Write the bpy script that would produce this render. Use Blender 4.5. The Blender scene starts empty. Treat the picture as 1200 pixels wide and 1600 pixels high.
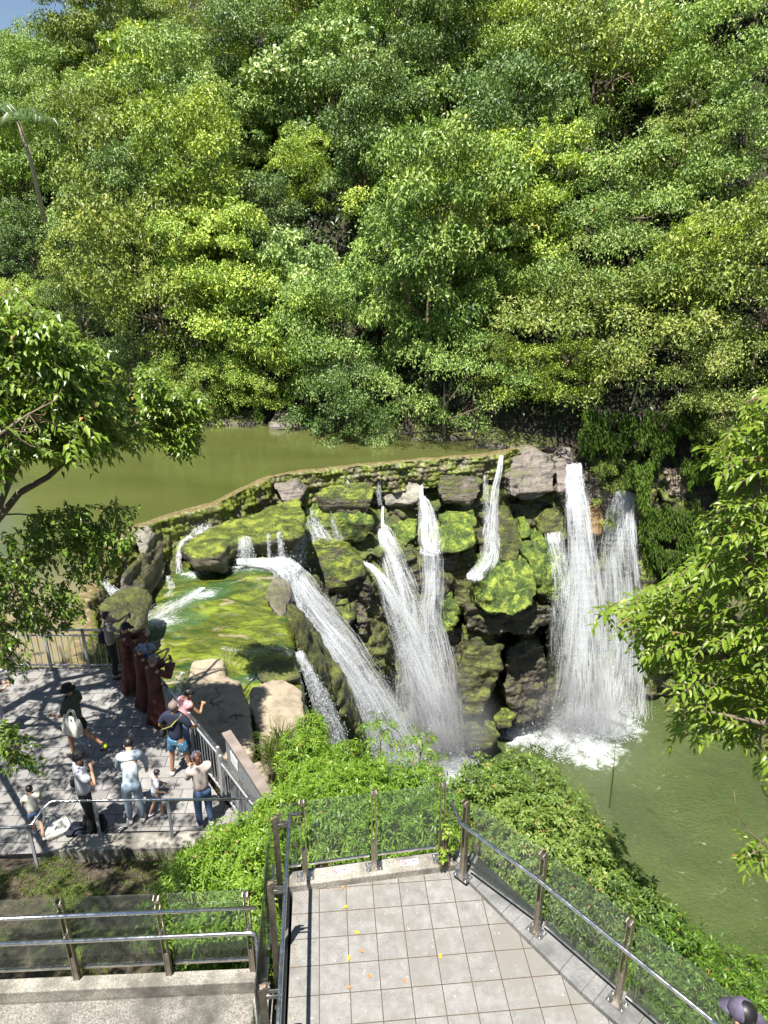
import bpy, bmesh, math, random
import numpy as np
from mathutils import Vector, Matrix

# ---------------------------------------------------------------- camera, world, sun, exposure
scene = bpy.context.scene
COL = scene.collection
FPX = 1110.0
TILT = math.radians(21.6)
cT, sT = math.cos(TILT), math.sin(TILT)
cam_data = bpy.data.cameras.new("camera")
cam = bpy.data.objects.new("camera", cam_data)
COL.objects.link(cam)
cam.location = (0, 0, 0)
cam.rotation_euler = (math.radians(90) - TILT, 0, 0)
cam_data.sensor_fit = 'VERTICAL'
cam_data.sensor_height = 24.0
cam_data.sensor_width = 18.0
cam_data.lens = 24.0 * FPX / 1600.0
cam_data.clip_start = 0.05
cam_data.clip_end = 6000
scene.camera = cam

LIGHT = Vector((0.17, 0.34, -1.0)).normalized()     # the way the sunlight travels
SUN_EL = math.asin(-LIGHT.z)
SUN_AZ = math.atan2(-LIGHT.x, -LIGHT.y)
world = bpy.data.worlds.new("World")
scene.world = world
world.use_nodes = True
wn = world.node_tree
for n in list(wn.nodes): wn.nodes.remove(n)
wo = wn.nodes.new('ShaderNodeOutputWorld')
wb = wn.nodes.new('ShaderNodeBackground')
sk = wn.nodes.new('ShaderNodeTexSky')
sk.sky_type = 'NISHITA'
sk.sun_disc = False
sk.sun_elevation = SUN_EL
sk.sun_rotation = SUN_AZ % (2 * math.pi)
sk.air_density = 1.0
sk.dust_density = 0.6
wb.inputs['Strength'].default_value = 0.055
wn.links.new(sk.outputs[0], wb.inputs['Color'])
wn.links.new(wb.outputs[0], wo.inputs['Surface'])
sun_data = bpy.data.lights.new("sun", 'SUN')
sun_data.energy = 5.0
sun_data.angle = math.radians(0.53)
sun_data.color = (1.0, 0.955, 0.88)
sun = bpy.data.objects.new("sun", sun_data)
sun.rotation_euler = LIGHT.to_track_quat('-Z', 'Y').to_euler()
sun.location = (-10, -5, 60)
COL.objects.link(sun)
scene.view_settings.view_transform = 'Standard'
scene.view_settings.look = 'None'
scene.view_settings.exposure = 1.2
scene.view_settings.gamma = 1.0
scene.view_settings.use_curve_mapping = False
scene.cycles.max_bounces = 7
scene.cycles.diffuse_bounces = 3
scene.cycles.glossy_bounces = 3
scene.cycles.transmission_bounces = 4
scene.cycles.transparent_max_bounces = 24
scene.cycles.caustics_reflective = False
scene.cycles.caustics_refractive = False
scene.cycles.sample_clamp_indirect = 6
scene.cycles.use_adaptive_sampling = True
scene.cycles.use_denoising = True

# ---------------------------------------------------------------- measuring the place from the picture
def ray(u, v):
    a = (u - 600) / FPX; b = (800 - v) / FPX
    return (a, cT + b * sT, -sT + b * cT)
def onz(u, v, z):
    r = ray(u, v); t = z / r[2]
    return Vector((r[0] * t, r[1] * t, z))
def ony(u, v, y):
    r = ray(u, v); t = y / r[1]
    return Vector((r[0] * t, y, r[2] * t))
def proj(p):
    d = p[1] * cT - p[2] * sT
    up = p[1] * sT + p[2] * cT
    return (600 + FPX * p[0] / d, 800 - FPX * up / d, d)

# ---------------------------------------------------------------- numpy noise
_rs = np.random.RandomState(7)
_PERM = np.concatenate([_rs.permutation(256)] * 3)
_GRAD = _rs.normal(size=(256, 3)); _GRAD /= np.linalg.norm(_GRAD, axis=1)[:, None]
def pnoise(P):
    P = np.asarray(P, dtype=np.float64)
    I = np.floor(P).astype(np.int64); Fp = P - I; I &= 255
    w = Fp * Fp * Fp * (Fp * (Fp * 6 - 15) + 10)
    out = np.zeros(len(P))
    for dx in (0, 1):
        for dy in (0, 1):
            for dz in (0, 1):
                h = _PERM[_PERM[_PERM[(I[:, 0] + dx) & 255] + ((I[:, 1] + dy) & 255)] + ((I[:, 2] + dz) & 255)]
                g = _GRAD[h]
                d = g[:, 0] * (Fp[:, 0] - dx) + g[:, 1] * (Fp[:, 1] - dy) + g[:, 2] * (Fp[:, 2] - dz)
                wx = w[:, 0] if dx else 1 - w[:, 0]
                wy = w[:, 1] if dy else 1 - w[:, 1]
                wz = w[:, 2] if dz else 1 - w[:, 2]
                out += d * wx * wy * wz
    return out * 1.6
def fbm(P, s=1.0, o=4, g=0.5):
    P = np.asarray(P) * s; a = 1; t = np.zeros(len(P))
    for i in range(o):
        t += a * pnoise(P + i * 17.3); P = P * 2.03; a *= g
    return t
def unit(v):
    v = np.asarray(v, dtype=float)
    return v / np.maximum(np.linalg.norm(v, axis=-1, keepdims=True), 1e-9)

# ---------------------------------------------------------------- objects
def tag(o, label=None, cat=None, group=None, kind=None):
    if label: o['label'] = label
    if cat: o['category'] = cat
    if group: o['group'] = group
    if kind: o['kind'] = kind
    return o
def link(name, me, mats, parent=None):
    o = bpy.data.objects.new(name, me); COL.objects.link(o)
    for m in (mats if isinstance(mats, (list, tuple)) else [mats]):
        if m and not any(s is m for s in me.materials): me.materials.append(m)
    if parent: o.parent = parent
    return o
def empty(name, loc=(0, 0, 0), rz=0):
    o = bpy.data.objects.new(name, None); COL.objects.link(o)
    o.location = loc; o.rotation_euler = (0, 0, rz); o.empty_display_size = 0.2
    return o
def raw_mesh(name, V, faces, smooth=False, tint=None, midx=None):
    """faces: list of (M,k) arrays"""
    me = bpy.data.meshes.new(name)
    V = np.asarray(V, dtype=np.float32)
    faces = [np.asarray(f, dtype=np.int32) for f in faces if len(f)]
    me.vertices.add(len(V)); me.vertices.foreach_set('co', V.ravel())
    tot = sum(f.size for f in faces); nf = sum(len(f) for f in faces)
    me.loops.add(tot); me.loops.foreach_set('vertex_index', np.concatenate([f.ravel() for f in faces]))
    cnt = np.concatenate([np.full(len(f), f.shape[1], dtype=np.int32) for f in faces])
    st = np.concatenate([[0], np.cumsum(cnt)[:-1]]).astype(np.int32)
    me.polygons.add(nf); me.polygons.foreach_set('loop_start', st)
    try: me.polygons.foreach_set('loop_total', cnt)
    except Exception: pass
    if midx is not None: me.polygons.foreach_set('material_index', np.asarray(midx, dtype=np.int32))
    me.update(calc_edges=True)
    me.polygons.foreach_set('use_smooth', np.full(nf, smooth))
    if tint is not None:
        at = me.attributes.new('tint', 'FLOAT', 'POINT')
        at.data.foreach_set('value', np.asarray(tint, dtype=np.float32))
    me.validate(clean_customdata=False)
    return me
def children(o): return [c for c in bpy.data.objects if c.parent == o]

class MB:
    """collects simple solids and links them as ONE mesh"""
    def __init__(s): s.V = []; s.Fc = []; s.M = []
    def add(s, V, F, mi=0):
        b = len(s.V); s.V += [tuple(v) for v in V]; s.Fc += [tuple(b + i for i in f) for f in F]; s.M += [mi] * len(F)
    def box(s, c, size, ax=None, mi=0):
        hx, hy, hz = [k / 2 for k in size]
        X, Y, Z = ax or (Vector((1, 0, 0)), Vector((0, 1, 0)), Vector((0, 0, 1)))
        c = Vector(c)
        V = [c + X * (i * hx) + Y * (j * hy) + Z * (k * hz) for k in (-1, 1) for j in (-1, 1) for i in (-1, 1)]
        s.add(V, [(0, 2, 3, 1), (4, 5, 7, 6), (0, 1, 5, 4), (2, 6, 7, 3), (0, 4, 6, 2), (1, 3, 7, 5)], mi)
    def bar(s, a, b, w, t, up=Vector((0, 0, 1)), mi=0):
        a = Vector(a); b = Vector(b); Z = (b - a).normalized(); X = up.cross(Z)
        if X.length < 1e-4: X = Vector((1, 0, 0)).cross(Z)
        X.normalize(); Y = Z.cross(X)
        s.box((a + b) / 2, (w, t, (b - a).length), (X, Y, Z), mi)
    def tube(s, pts, r, n=8, mi=0, cap=True):
        pts = [Vector(p) for p in pts]
        rr = r if isinstance(r, (list, tuple)) else [r] * len(pts)
        V = []; prev = None
        for i, p in enumerate(pts):
            d = (pts[min(i + 1, len(pts) - 1)] - pts[max(i - 1, 0)]).normalized()
            if prev is None:
                X = Vector((0, 0, 1)).cross(d)
                if X.length < 0.05: X = Vector((1, 0, 0)).cross(d)
            else: X = prev - d * prev.dot(d)
            X.normalize(); prev = X; Y = d.cross(X)
            q = rr[i] if isinstance(rr[i], (list, tuple)) else (rr[i], rr[i])
            for k in range(n):
                a = 2 * math.pi * k / n
                V.append(p + X * (math.cos(a) * q[0]) + Y * (math.sin(a) * q[1]))
        F = []
        for i in range(len(pts) - 1):
            for k in range(n):
                k2 = (k + 1) % n
                F.append((i * n + k, i * n + k2, (i + 1) * n + k2, (i + 1) * n + k))
        if cap:
            F.append(tuple(range(n))[::-1]); F.append(tuple((len(pts) - 1) * n + k for k in range(n)))
        s.add(V, F, mi)
    def prism(s, poly, z0, z1, mi=0):
        """poly: xy list anticlockwise"""
        n = len(poly)
        V = [(p[0], p[1], z0) for p in poly] + [(p[0], p[1], z1) for p in poly]
        F = [tuple(range(n))[::-1], tuple(range(n, 2 * n))] + [(i, (i + 1) % n, n + (i + 1) % n, n + i) for i in range(n)]
        s.add(V, F, mi)
    def ball(s, c, r, n=8, mi=0, ax=None):
        r = r if isinstance(r, (list, tuple)) else (r, r, r); c = Vector(c); V = []; F = []
        X, Y, Z = ax or (Vector((1, 0, 0)), Vector((0, 1, 0)), Vector((0, 0, 1)))
        m = n
        for i in range(1, n):
            th = math.pi * i / n
            for k in range(m):
                a = 2 * math.pi * k / m
                V.append(c + X * (r[0] * math.sin(th) * math.cos(a)) + Y * (r[1] * math.sin(th) * math.sin(a)) + Z * (r[2] * math.cos(th)))
        V.append(c + Z * r[2]); V.append(c - Z * r[2]); T = len(V) - 2; Bm = T + 1
        for k in range(m):
            k2 = (k + 1) % m
            F.append((T, k, k2)); F.append((Bm, (n - 2) * m + k2, (n - 2) * m + k))
            for i in range(n - 2): F.append((i * m + k, (i + 1) * m + k, (i + 1) * m + k2, i * m + k2))
        s.add(V, F, mi)
    def build(s, name, mats, parent=None, smooth=False, bevel=0):
        me = bpy.data.meshes.new(name); me.from_pydata(s.V, [], s.Fc); me.update()
        me.polygons.foreach_set('use_smooth', [smooth] * len(me.polygons))
        for m in (mats if isinstance(mats, (list, tuple)) else [mats]): me.materials.append(m)
        if any(s.M): me.polygons.foreach_set('material_index', s.M)
        o = bpy.data.objects.new(name, me); COL.objects.link(o)
        if parent: o.parent = parent
        if bevel:
            b = o.modifiers.new('bevel', 'BEVEL'); b.width = bevel; b.segments = 2; b.limit_method = 'ANGLE'
        return o

# ---------------------------------------------------------------- materials
class NT:
    def __init__(s, name):
        s.m = bpy.data.materials.new(name); s.m.use_nodes = True; s.t = s.m.node_tree
        for n in list(s.t.nodes): s.t.nodes.remove(n)
        s.out = s.n('ShaderNodeOutputMaterial')
    def n(s, typ, **kw):
        nd = s.t.nodes.new(typ)
        for k, v in kw.items(): setattr(nd, k, v)
        return nd
    def l(s, a, b): s.t.links.new(a, b)
    def set(s, nd, inp, v):
        if hasattr(v, 'is_linked') or isinstance(v, bpy.types.NodeSocket): s.l(v, nd.inputs[inp])
        else: nd.inputs[inp].default_value = v
    def coord(s, kind='Object'):
        return s.n('ShaderNodeTexCoord').outputs[kind]
    def pos(s): return s.n('ShaderNodeNewGeometry').outputs['Position']
    def mapv(s, vec, scale=(1, 1, 1), rot=(0, 0, 0), loc=(0, 0, 0)):
        m = s.n('ShaderNodeMapping'); s.l(vec, m.inputs[0])
        m.inputs['Scale'].default_value = scale; m.inputs['Rotation'].default_value = rot; m.inputs['Location'].default_value = loc
        return m.outputs[0]
    def noise(s, vec, scale=1, detail=4, rough=.5, dist=0):
        n = s.n('ShaderNodeTexNoise'); s.l(vec, n.inputs['Vector'])
        n.inputs['Scale'].default_value = scale; n.inputs['Detail'].default_value = detail
        n.inputs['Roughness'].default_value = rough; n.inputs['Distortion'].default_value = dist
        return n.outputs[0]
    def vor(s, vec, scale=1, feat='F1', out=0):
        n = s.n('ShaderNodeTexVoronoi', feature=feat); s.l(vec, n.inputs['Vector']); n.inputs['Scale'].default_value = scale
        return n.outputs[out]
    def math(s, op, a, b=0.0, clamp=False):
        n = s.n('ShaderNodeMath', operation=op, use_clamp=clamp); s.set(n, 0, a); s.set(n, 1, b); return n.outputs[0]
    def ramp(s, f, stops, interp='LINEAR'):
        r = s.n('ShaderNodeValToRGB'); s.l(f, r.inputs[0]); e = r.color_ramp.elements; r.color_ramp.interpolation = interp
        while len(e) < len(stops): e.new(0.5)
        for k, (p, c) in enumerate(stops):
            e[k].position = p; e[k].color = (c, c, c, 1) if not isinstance(c, tuple) else (*c[:3], 1)
        return r.outputs[0]
    def step(s, f, a, b):
        n = s.n('ShaderNodeMapRange'); s.l(f, n.inputs[0]); n.inputs[1].default_value = a; n.inputs[2].default_value = b
        n.interpolation_type = 'SMOOTHSTEP'
        return n.outputs[0]
    def mix(s, f, a, b, blend='MIX'):
        n = s.n('ShaderNodeMix', data_type='RGBA', blend_type=blend)
        s.set(n, 0, f)
        for i, v in ((6, a), (7, b)):
            if isinstance(v, tuple): n.inputs[i].default_value = (*v[:3], 1)
            else: s.l(v, n.inputs[i])
        return n.outputs[2]
    def bump(s, h, strength=.5, dist=.05, normal=None):
        b = s.n('ShaderNodeBump'); s.l(h, b.inputs['Height']); b.inputs['Strength'].default_value = strength
        b.inputs['Distance'].default_value = dist
        if normal is not None: s.l(normal, b.inputs['Normal'])
        return b.outputs[0]
    def bsdf(s, color=(.5, .5, .5), rough=.6, normal=None, **kw):
        b = s.n('ShaderNodeBsdfPrincipled')
        if isinstance(color, tuple): b.inputs['Base Color'].default_value = (*color[:3], 1)
        else: s.l(color, b.inputs['Base Color'])
        s.set(b, 'Roughness', rough)
        if normal is not None: s.l(normal, b.inputs['Normal'])
        for k, v in kw.items(): s.set(b, k.replace('_', ' '), v)
        return b.outputs[0]
    def done(s, sh, disp=None):
        s.l(sh, s.out.inputs['Surface']); return s.m

def simple(name, color, rough=.6, var=.12, scale=9, bump=0, **kw):
    t = NT(name); c = t.coord(); n = t.noise(c, scale, 5, .6)
    dark = tuple(k * (1 - var) for k in color); lite = tuple(min(1, k * (1 + var)) for k in color)
    col = t.ramp(n, [(.3, dark), (.7, lite)])
    nm = t.bump(t.noise(c, scale * 6, 3), bump, .01) if bump else None
    return t.done(t.bsdf(col, rough, nm, **kw))

def leaf_mat(name, stops, rough=.45, trans=.35, objcol=False, spec=.4):
    t = NT(name)
    a = t.n('ShaderNodeAttribute', attribute_name='tint').outputs['Fac']
    col = t.ramp(a, stops)
    if objcol:
        oi = t.n('ShaderNodeObjectInfo')
        col = t.mix(1.0, col, oi.outputs['Color'], 'MULTIPLY')
    p = t.n('ShaderNodeBsdfPrincipled'); t.l(col, p.inputs['Base Color']); p.inputs['Roughness'].default_value = rough
    p.inputs['Specular IOR Level'].default_value = spec
    tr = t.n('ShaderNodeBsdfTranslucent')
    c2 = t.mix(1.0, col, (1.25, 1.25, .55), 'MULTIPLY'); t.l(c2, tr.inputs[0])
    mx = t.n('ShaderNodeMixShader'); mx.inputs[0].default_value = trans
    t.l(p.outputs[0], mx.inputs[1]); t.l(tr.outputs[0], mx.inputs[2])
    return t.done(mx.outputs[0])

def moss_rock(name, base, amount, wet=.35, moss=((.07, .11, .012), (.22, .30, .03), (.33, .38, .06)), strata=True, scale=1.0, slope=(.1, .75), mscale=(1, 1, 2.0)):
    t = NT(name); c = t.pos()
    big = t.noise(c, .55 * scale, 5, .55, .4); fine = t.noise(c, 5 * scale, 8, .65)
    lay = t.noise(t.mapv(c, (.6, .6, 5)), 1.2 * scale, 5, .6, .5)
    dk = tuple(k * .35 for k in base); lt = tuple(min(1, k * 1.45) for k in base)
    col = t.ramp(t.math('ADD', t.math('MULTIPLY', lay, .5), t.math('MULTIPLY', fine, .5)), [(.34, dk), (.5, base), (.66, lt)])
    wob = t.n('ShaderNodeTexNoise'); t.l(c, wob.inputs['Vector']); wob.inputs['Scale'].default_value = 1.3; wob.inputs['Detail'].default_value = 5
    wv = t.n('ShaderNodeVectorMath', operation='SCALE'); t.l(wob.outputs['Color'], wv.inputs[0]); wv.inputs['Scale'].default_value = 1.6
    wc = t.n('ShaderNodeVectorMath', operation='ADD'); t.l(t.mapv(c, (.8, .8, 1.7)), wc.inputs[0]); t.l(wv.outputs[0], wc.inputs[1])
    crack = t.vor(wc.outputs[0], .62 * scale, 'DISTANCE_TO_EDGE')
    gate = t.step(t.noise(c, 1.1, 3), .42, .58)
    crack = t.math('ADD', crack, t.math('MULTIPLY', t.math('SUBTRACT', 1.0, gate), .1))
    col = t.mix(t.step(crack, .022, 0), col, tuple(k * .3 for k in base))
    geo = t.n('ShaderNodeNewGeometry'); sep = t.n('ShaderNodeSeparateXYZ'); t.l(geo.outputs['Normal'], sep.inputs[0])
    up = t.math('ADD', sep.outputs[2], t.math('MULTIPLY', t.math('SUBTRACT', big, .5), 2.2))
    up = t.math('ADD', up, t.math('MULTIPLY', t.math('SUBTRACT', fine, .5), .9))
    mask = t.math('MULTIPLY', t.step(up, slope[0], slope[1]), amount, clamp=True)
    mc = t.ramp(t.math('ADD', t.math('MULTIPLY', t.noise(t.mapv(c, mscale), 1.6 * scale, 10, .68, .6), .7), t.math('MULTIPLY', t.noise(c, 11 * scale, 5, .7), .3)), [(.40, moss[0]), (.5, moss[1]), (.59, moss[2])])
    col = t.mix(mask, col, mc)
    h = t.math('ADD', t.math('MULTIPLY', lay, .6), t.math('MULTIPLY', fine, .5))
    h = t.math('ADD', h, t.math('MULTIPLY', t.step(crack, 0, .03), .12))
    h = t.math('ADD', h, t.math('MULTIPLY', t.math('MULTIPLY', mask, t.noise(c, 16 * scale, 5, .7)), .5))
    nm = t.bump(h, .95, .16)
    ro = t.ramp(fine, [(.35, wet), (.65, min(1, wet + .35))])
    return t.done(t.bsdf(col, ro, nm, Specular_IOR_Level=.5))
# ---------------------------------------------------------------- leaves
def leaf_geo(P, D, N, L, W, kind='near', fold=.25, droop=.25):
    """P base, D axis, N rough normal (all (n,3)); L, W (n,)"""
    n = len(P); D = unit(D); S = unit(np.cross(D, N)); U = np.cross(S, D)
    L = np.broadcast_to(np.asarray(L, float), (n,))[:, None]; W = np.broadcast_to(np.asarray(W, float), (n,))[:, None]
    down = np.array([0, 0, -1.0])
    if kind == 'far':
        V = np.stack([P, P + D * L * .5 + S * W * .5 + U * W * fold, P + D * L + down * L * droop * .6, P + D * L * .5 - S * W * .5 + U * W * fold], 1)
        F = [np.array([[0, 1, 2, 3]])]; k = 4
    elif kind == 'mid':
        m = P + D * L * .45
        V = np.stack([P, m + S * W * .5 + U * W * fold, P + D * L + down * L * droop, m - S * W * .5 + U * W * fold, m + U * L * .04], 1)
        F = [np.array([[0, 1, 2, 4], [0, 4, 2, 3]])]; k = 5
    else:
        m1 = P + D * L * .3 - down * L * .03; m2 = P + D * L * .66 + down * L * droop * .3
        V = np.stack([P, m1 + S * W * .46 + U * W * fold, m1, m1 - S * W * .46 + U * W * fold,
                      m2 + S * W * .4 + U * W * fold, m2, m2 - S * W * .4 + U * W * fold, P + D * L + down * L * droop], 1)
        F = [np.array([[1, 4, 5, 2], [2, 5, 6, 3]]), np.array([[0, 1, 2], [0, 2, 3], [4, 7, 5], [5, 7, 6]])]; k = 8
    V = V.reshape(-1, 3)
    off = (np.arange(n) * k)[:, None, None]
    F = [(f[None] + off).reshape(-1, f.shape[1]) for f in F]
    return V, F, k

_dead = np.random.RandomState(99)
class Leaves:
    def __init__(s): s.V = []; s.F = {}; s.T = []; s.n = 0
    def add(s, P, D, N, L, W, tint, kind='near', fold=.25, droop=.25):
        if len(P) == 0: return
        V, F, k = leaf_geo(np.asarray(P, float), np.asarray(D, float), np.asarray(N, float), L, W, kind, fold, droop)
        for f in F: s.F.setdefault(f.shape[1], []).append(f + s.n)
        s.V.append(V); tv_ = np.minimum(np.broadcast_to(tint, (len(P),)), .95).copy(); tv_[_dead.rand(len(P)) < (.0008 if kind == 'far' else .010)] = 1.0
        s.T.append(np.repeat(tv_, k)); s.n += len(V)
    def mesh(s, name, smooth=False):
        return raw_mesh(name, np.concatenate(s.V), [np.concatenate(v) for v in s.F.values()], smooth, np.concatenate(s.T))

def crown_leaves(rng, R, H, ncl, per, L, asp=.5, flat=.75, hollow=.55, kind='far', clump=(.28, .48)):
    """a crown made of many leafy clumps; returns Leaves and clump centres; origin at the crown's base centre"""
    lv = Leaves(); cs = []
    tries = 0
    while len(cs) < ncl and tries < ncl * 30:
        tries += 1
        d = unit(rng.normal(size=3)); d[2] = d[2] * .9 + .12
        k = rng.uniform(hollow, 1.0)
        lob = 1 + .28 * math.sin(2.3 * math.atan2(d[1], d[0]) + R * 5) + .15 * math.sin(5 * d[2] + R * 9)
        c = np.array([d[0] * R * k * lob, d[1] * R * k * lob, H * .5 + d[2] * H * .5 * k])
        r = R * rng.uniform(*clump)
        if any(np.linalg.norm(c - q[0]) < .74 * (r + q[1]) for q in cs): continue
        cs.append((c, r))
    for c, r in cs:
        n = int(per * (r / (R * .35)) ** 2); nt = max(5, n // 26); k = 26
        td = unit(rng.normal(size=(nt, 3)) + np.array([0, 0, .25])); td[:, 2] = np.where(td[:, 2] < -.12, np.abs(td[:, 2]) * .6, td[:, 2])
        tc = c + td * np.array([1, 1, flat * .85]) * (r * rng.uniform(.5, 1.12, nt))[:, None]
        tr = r * rng.uniform(.24, .44, nt)
        up = unit(td * .7 + np.array([0, 0, .75]) + rng.normal(size=(nt, 3)) * .3)
        d = unit(rng.normal(size=(nt, k, 3)) * .8 + up[:, None] * .75)
        P = tc[:, None] + d * (tr[:, None] * rng.uniform(.55, 1.05, (nt, k)))[..., None] * np.array([1, 1, .8])
        ax = unit(d * .6 + rng.normal(size=d.shape) * .7 + np.array([0, 0, -.2]))
        nr = unit(d * .7 + up[:, None] * .8 + rng.normal(size=d.shape) * .4)
        base = rng.uniform(-.12, .12)
        tint = np.clip(.5 + base + rng.normal(size=(nt, 1)) * .11 + rng.normal(size=(nt, k)) * .12, 0, 1)
        LL = L * rng.uniform(.65, 1.3, nt * k)
        lv.add(P.reshape(-1, 3), ax.reshape(-1, 3), nr.reshape(-1, 3), LL, LL * asp, tint.ravel(), kind, .15, .2)
    return lv, cs

def limb_mesh(name, rng, cs, H, r0, base=(0, 0, -1.5), nmax=9, top=.55):
    mb = MB(); b = Vector(base)
    fork = Vector((rng.uniform(-.2, .2), rng.uniform(-.2, .2), H * .18))
    topp = Vector((rng.uniform(-.5, .5), rng.uniform(-.5, .5), H * top))
    mid = (b + fork) / 2 + Vector((rng.uniform(-.12, .12), rng.uniform(-.12, .12), 0))
    mb.tube([b, mid, fork, topp], [r0 * 1.35, r0, r0 * .85, r0 * .3], 7)
    for c, r in cs[:nmax]:
        c = Vector(c); s = fork.lerp(topp, rng.uniform(0, .7)); m = s.lerp(c, .5) + Vector((0, 0, -.08 * (c - s).length))
        mb.tube([s, m, c], [r0 * .45, r0 * .28, r0 * .1], 5)
    return mb

# sprays: a twig carrying alternate leaves, returned as arrays for many at once
def sprays(rng, lv, twig, P, D, n_leaf, Lt, L, asp, tint0, kind='near', droop=.3, sag=.25, tv=.12, fold=.22, pairsp=.9):
    P = np.asarray(P, float); D = unit(D); m = len(P)
    side = unit(np.cross(D, np.array([0, 0, 1.0]) + rng.normal(size=(m, 3)) * .25))
    upv = np.cross(side, D)
    for i in range(n_leaf):
        t = (i + .6) / n_leaf
        q = P + D * (Lt * t)[:, None] + np.array([0, 0, -1.0]) * (Lt * sag * t * t)[:, None]
        sg = 1 if i % 2 else -1
        sp = pairsp * (1 - .6 * (t > .93))
        ax = unit(D * (.55 + .5 * t) + side * sg * sp + rng.normal(size=(m, 3)) * .28 + np.array([0, 0, -.22]))
        nr = unit(upv + rng.normal(size=(m, 3)) * .35 + np.array([0, 0, .4]))
        LL = L * rng.uniform(.72, 1.15, m) * (1 - .25 * abs(t - .55))
        tint = np.clip(tint0 + rng.normal(size=m) * tv + .1 * (t - .5), 0, 1)
        lv.add(q, ax, nr, LL, LL * asp, tint, kind, fold, droop)
    if twig is not None:
        for k in range(m):
            p = Vector(P[k]); d = Vector(D[k]); l = float(Lt[k])
            twig.tube([p, p + d * l * .5 + Vector((0, 0, -l * sag * .25)), p + d * l + Vector((0, 0, -l * sag))], [.006, .004, .002], 3, cap=False)

def in_poly(u, v, poly):
    inside = np.zeros(len(u), bool); j = len(poly) - 1
    for i in range(len(poly)):
        xi, yi = poly[i]; xj, yj = poly[j]
        if yi != yj:
            c = ((yi > v) != (yj > v)) & (u < (xj - xi) * (v - yi) / (yj - yi) + xi)
            inside ^= c
        j = i
    return inside
def seg_dist(P, poly, closed=True):
    """unsigned distance of xy points to polyline"""
    d = np.full(len(P), 1e9); n = len(poly)
    for i in range(n if closed else n - 1):
        a = np.array(poly[i], float); b = np.array(poly[(i + 1) % n], float); ab = b - a
        t = np.clip(((P - a) @ ab) / (ab @ ab), 0, 1)
        d = np.minimum(d, np.linalg.norm(P - a - t[:, None] * ab, axis=1))
    return d
def sdist(P, poly):
    d = seg_dist(P, poly)
    return np.where(in_poly(P[:, 0], P[:, 1], poly), -d, d)

M_FAR = leaf_mat('forest_leaves', [(.05, (.028, .060, .014)), (.42, (.15, .25, .05)), (.72, (.285, .395, .09)), (.965, (.47, .54, .19)), (1, (.34, .20, .06))], .45, .15, True, .5)
M_GLOSSY = leaf_mat('glossy_leaves', [(.1, (.045, .09, .012)), (.5, (.10, .175, .02)), (.8, (.18, .28, .03)), (.965, (.30, .40, .05)), (1, (.34, .20, .06))], .32, .25, False, .5)
M_LANCE = leaf_mat('lance_leaves', [(.05, (.06, .12, .014)), (.45, (.13, .24, .024)), (.8, (.2, .33, .03)), (.965, (.3, .42, .06)), (1, (.34, .20, .06))], .42, .35, False, .4)
M_MYRTLE = leaf_mat('crape_leaves', [(.05, (.05, .1, .012)), (.45, (.13, .22, .022)), (.8, (.22, .32, .03)), (.965, (.36, .42, .07)), (1, (.34, .20, .06))], .38, .4, False, .45)
M_SHRUB = leaf_mat('shrub_leaves', [(.05, (.04, .075, .016)), (.45, (.1, .17, .028)), (.8, (.17, .25, .045)), (.965, (.26, .33, .08)), (1, (.34, .20, .06))], .42, .3, False, .45)
M_FERN = leaf_mat('fern_leaves', [(.05, (.05, .09, .012)), (.5, (.10, .18, .02)), (1, (.2, .3, .04))], .5, .35, True, .3)
M_PALM = leaf_mat('palm_leaves', [(.05, (.04, .08, .02)), (.5, (.09, .16, .04)), (1, (.2, .26, .09))], .35, .3, False, .5)
M_GRASS = leaf_mat('grass_blades', [(.05, (.08, .12, .02)), (.5, (.14, .2, .03)), (1, (.28, .3, .1))], .6, .3, False, .3)
M_BARK = simple('bark', (.16, .125, .09), .85, .35, 7, .6)
M_BARKPALE = simple('pale_bark', (.34, .29, .22), .8, .3, 6, .5)
M_TWIG = simple('twig', (.14, .10, .06), .8, .25, 12)
# ---------------------------------------------------------------- terrain
SHORE = [(-200, 95), (-60, 66), (-36, 57), (-21.6, 52.5), (-14, 45), (-10.5, 42.4), (-6.5, 41.3), (-1.8, 39.5), (1.8, 38.1), (6.5, 36.8), (9.5, 36.2), (14, 36.0), (17, 34.6), (22, 31), (28, 25), (34, 14), (44, 0), (60, -20), (200, -60)]
def shore_y(x): return np.interp(x, [p[0] for p in SHORE], [p[1] for p in SHORE])
GORGE = [(-2.1, 16.2), (-2.9, 19.5), (-3.6, 22.5), (-3.6, 26), (-3.0, 28.6), (-.5, 30.0), (3, 31), (6.4, 32.2), (8.2, 33.0), (10, 34.2), (14.6, 34.2), (18, 32.6), (23, 28), (29, 20), (34, 8), (36, -10), (8, -10), (6.2, 2), (5.2, 6.5), (4.6, 8.6), (4.2, 10.4), (2.6, 12), (1, 13), (0, 14.2)]
WEIR = [(-8.0, 15.4), (-8.35, 17.4), (-9.05, 19.2), (-9.35, 21.2), (-9.5, 23.2), (-9.3, 24.9), (-8.3, 26.2), (-7.0, 27.3), (-6.0, 29.2), (-5.2, 30.7), (-4.2, 31.35), (-2.9, 31.9), (-1.2, 32.5), (1.57, 33.3), (4.5, 34.1), (6.25, 34.8)]
POND = [(-60, 14.6), (-8.0, 14.6)] + [(x, y) for x, y in WEIR] + [(7.4, 36.9), (6.5, 37.4), (1.8, 38.8), (-1.8, 40.2), (-6.5, 42), (-10.5, 43.2), (-21.6, 53.5), (-60, 67), (-200, 97), (-200, 14.6)]
def smooth(t): t = np.clip(t, 0, 1); return t * t * (3 - 2 * t)
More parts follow.
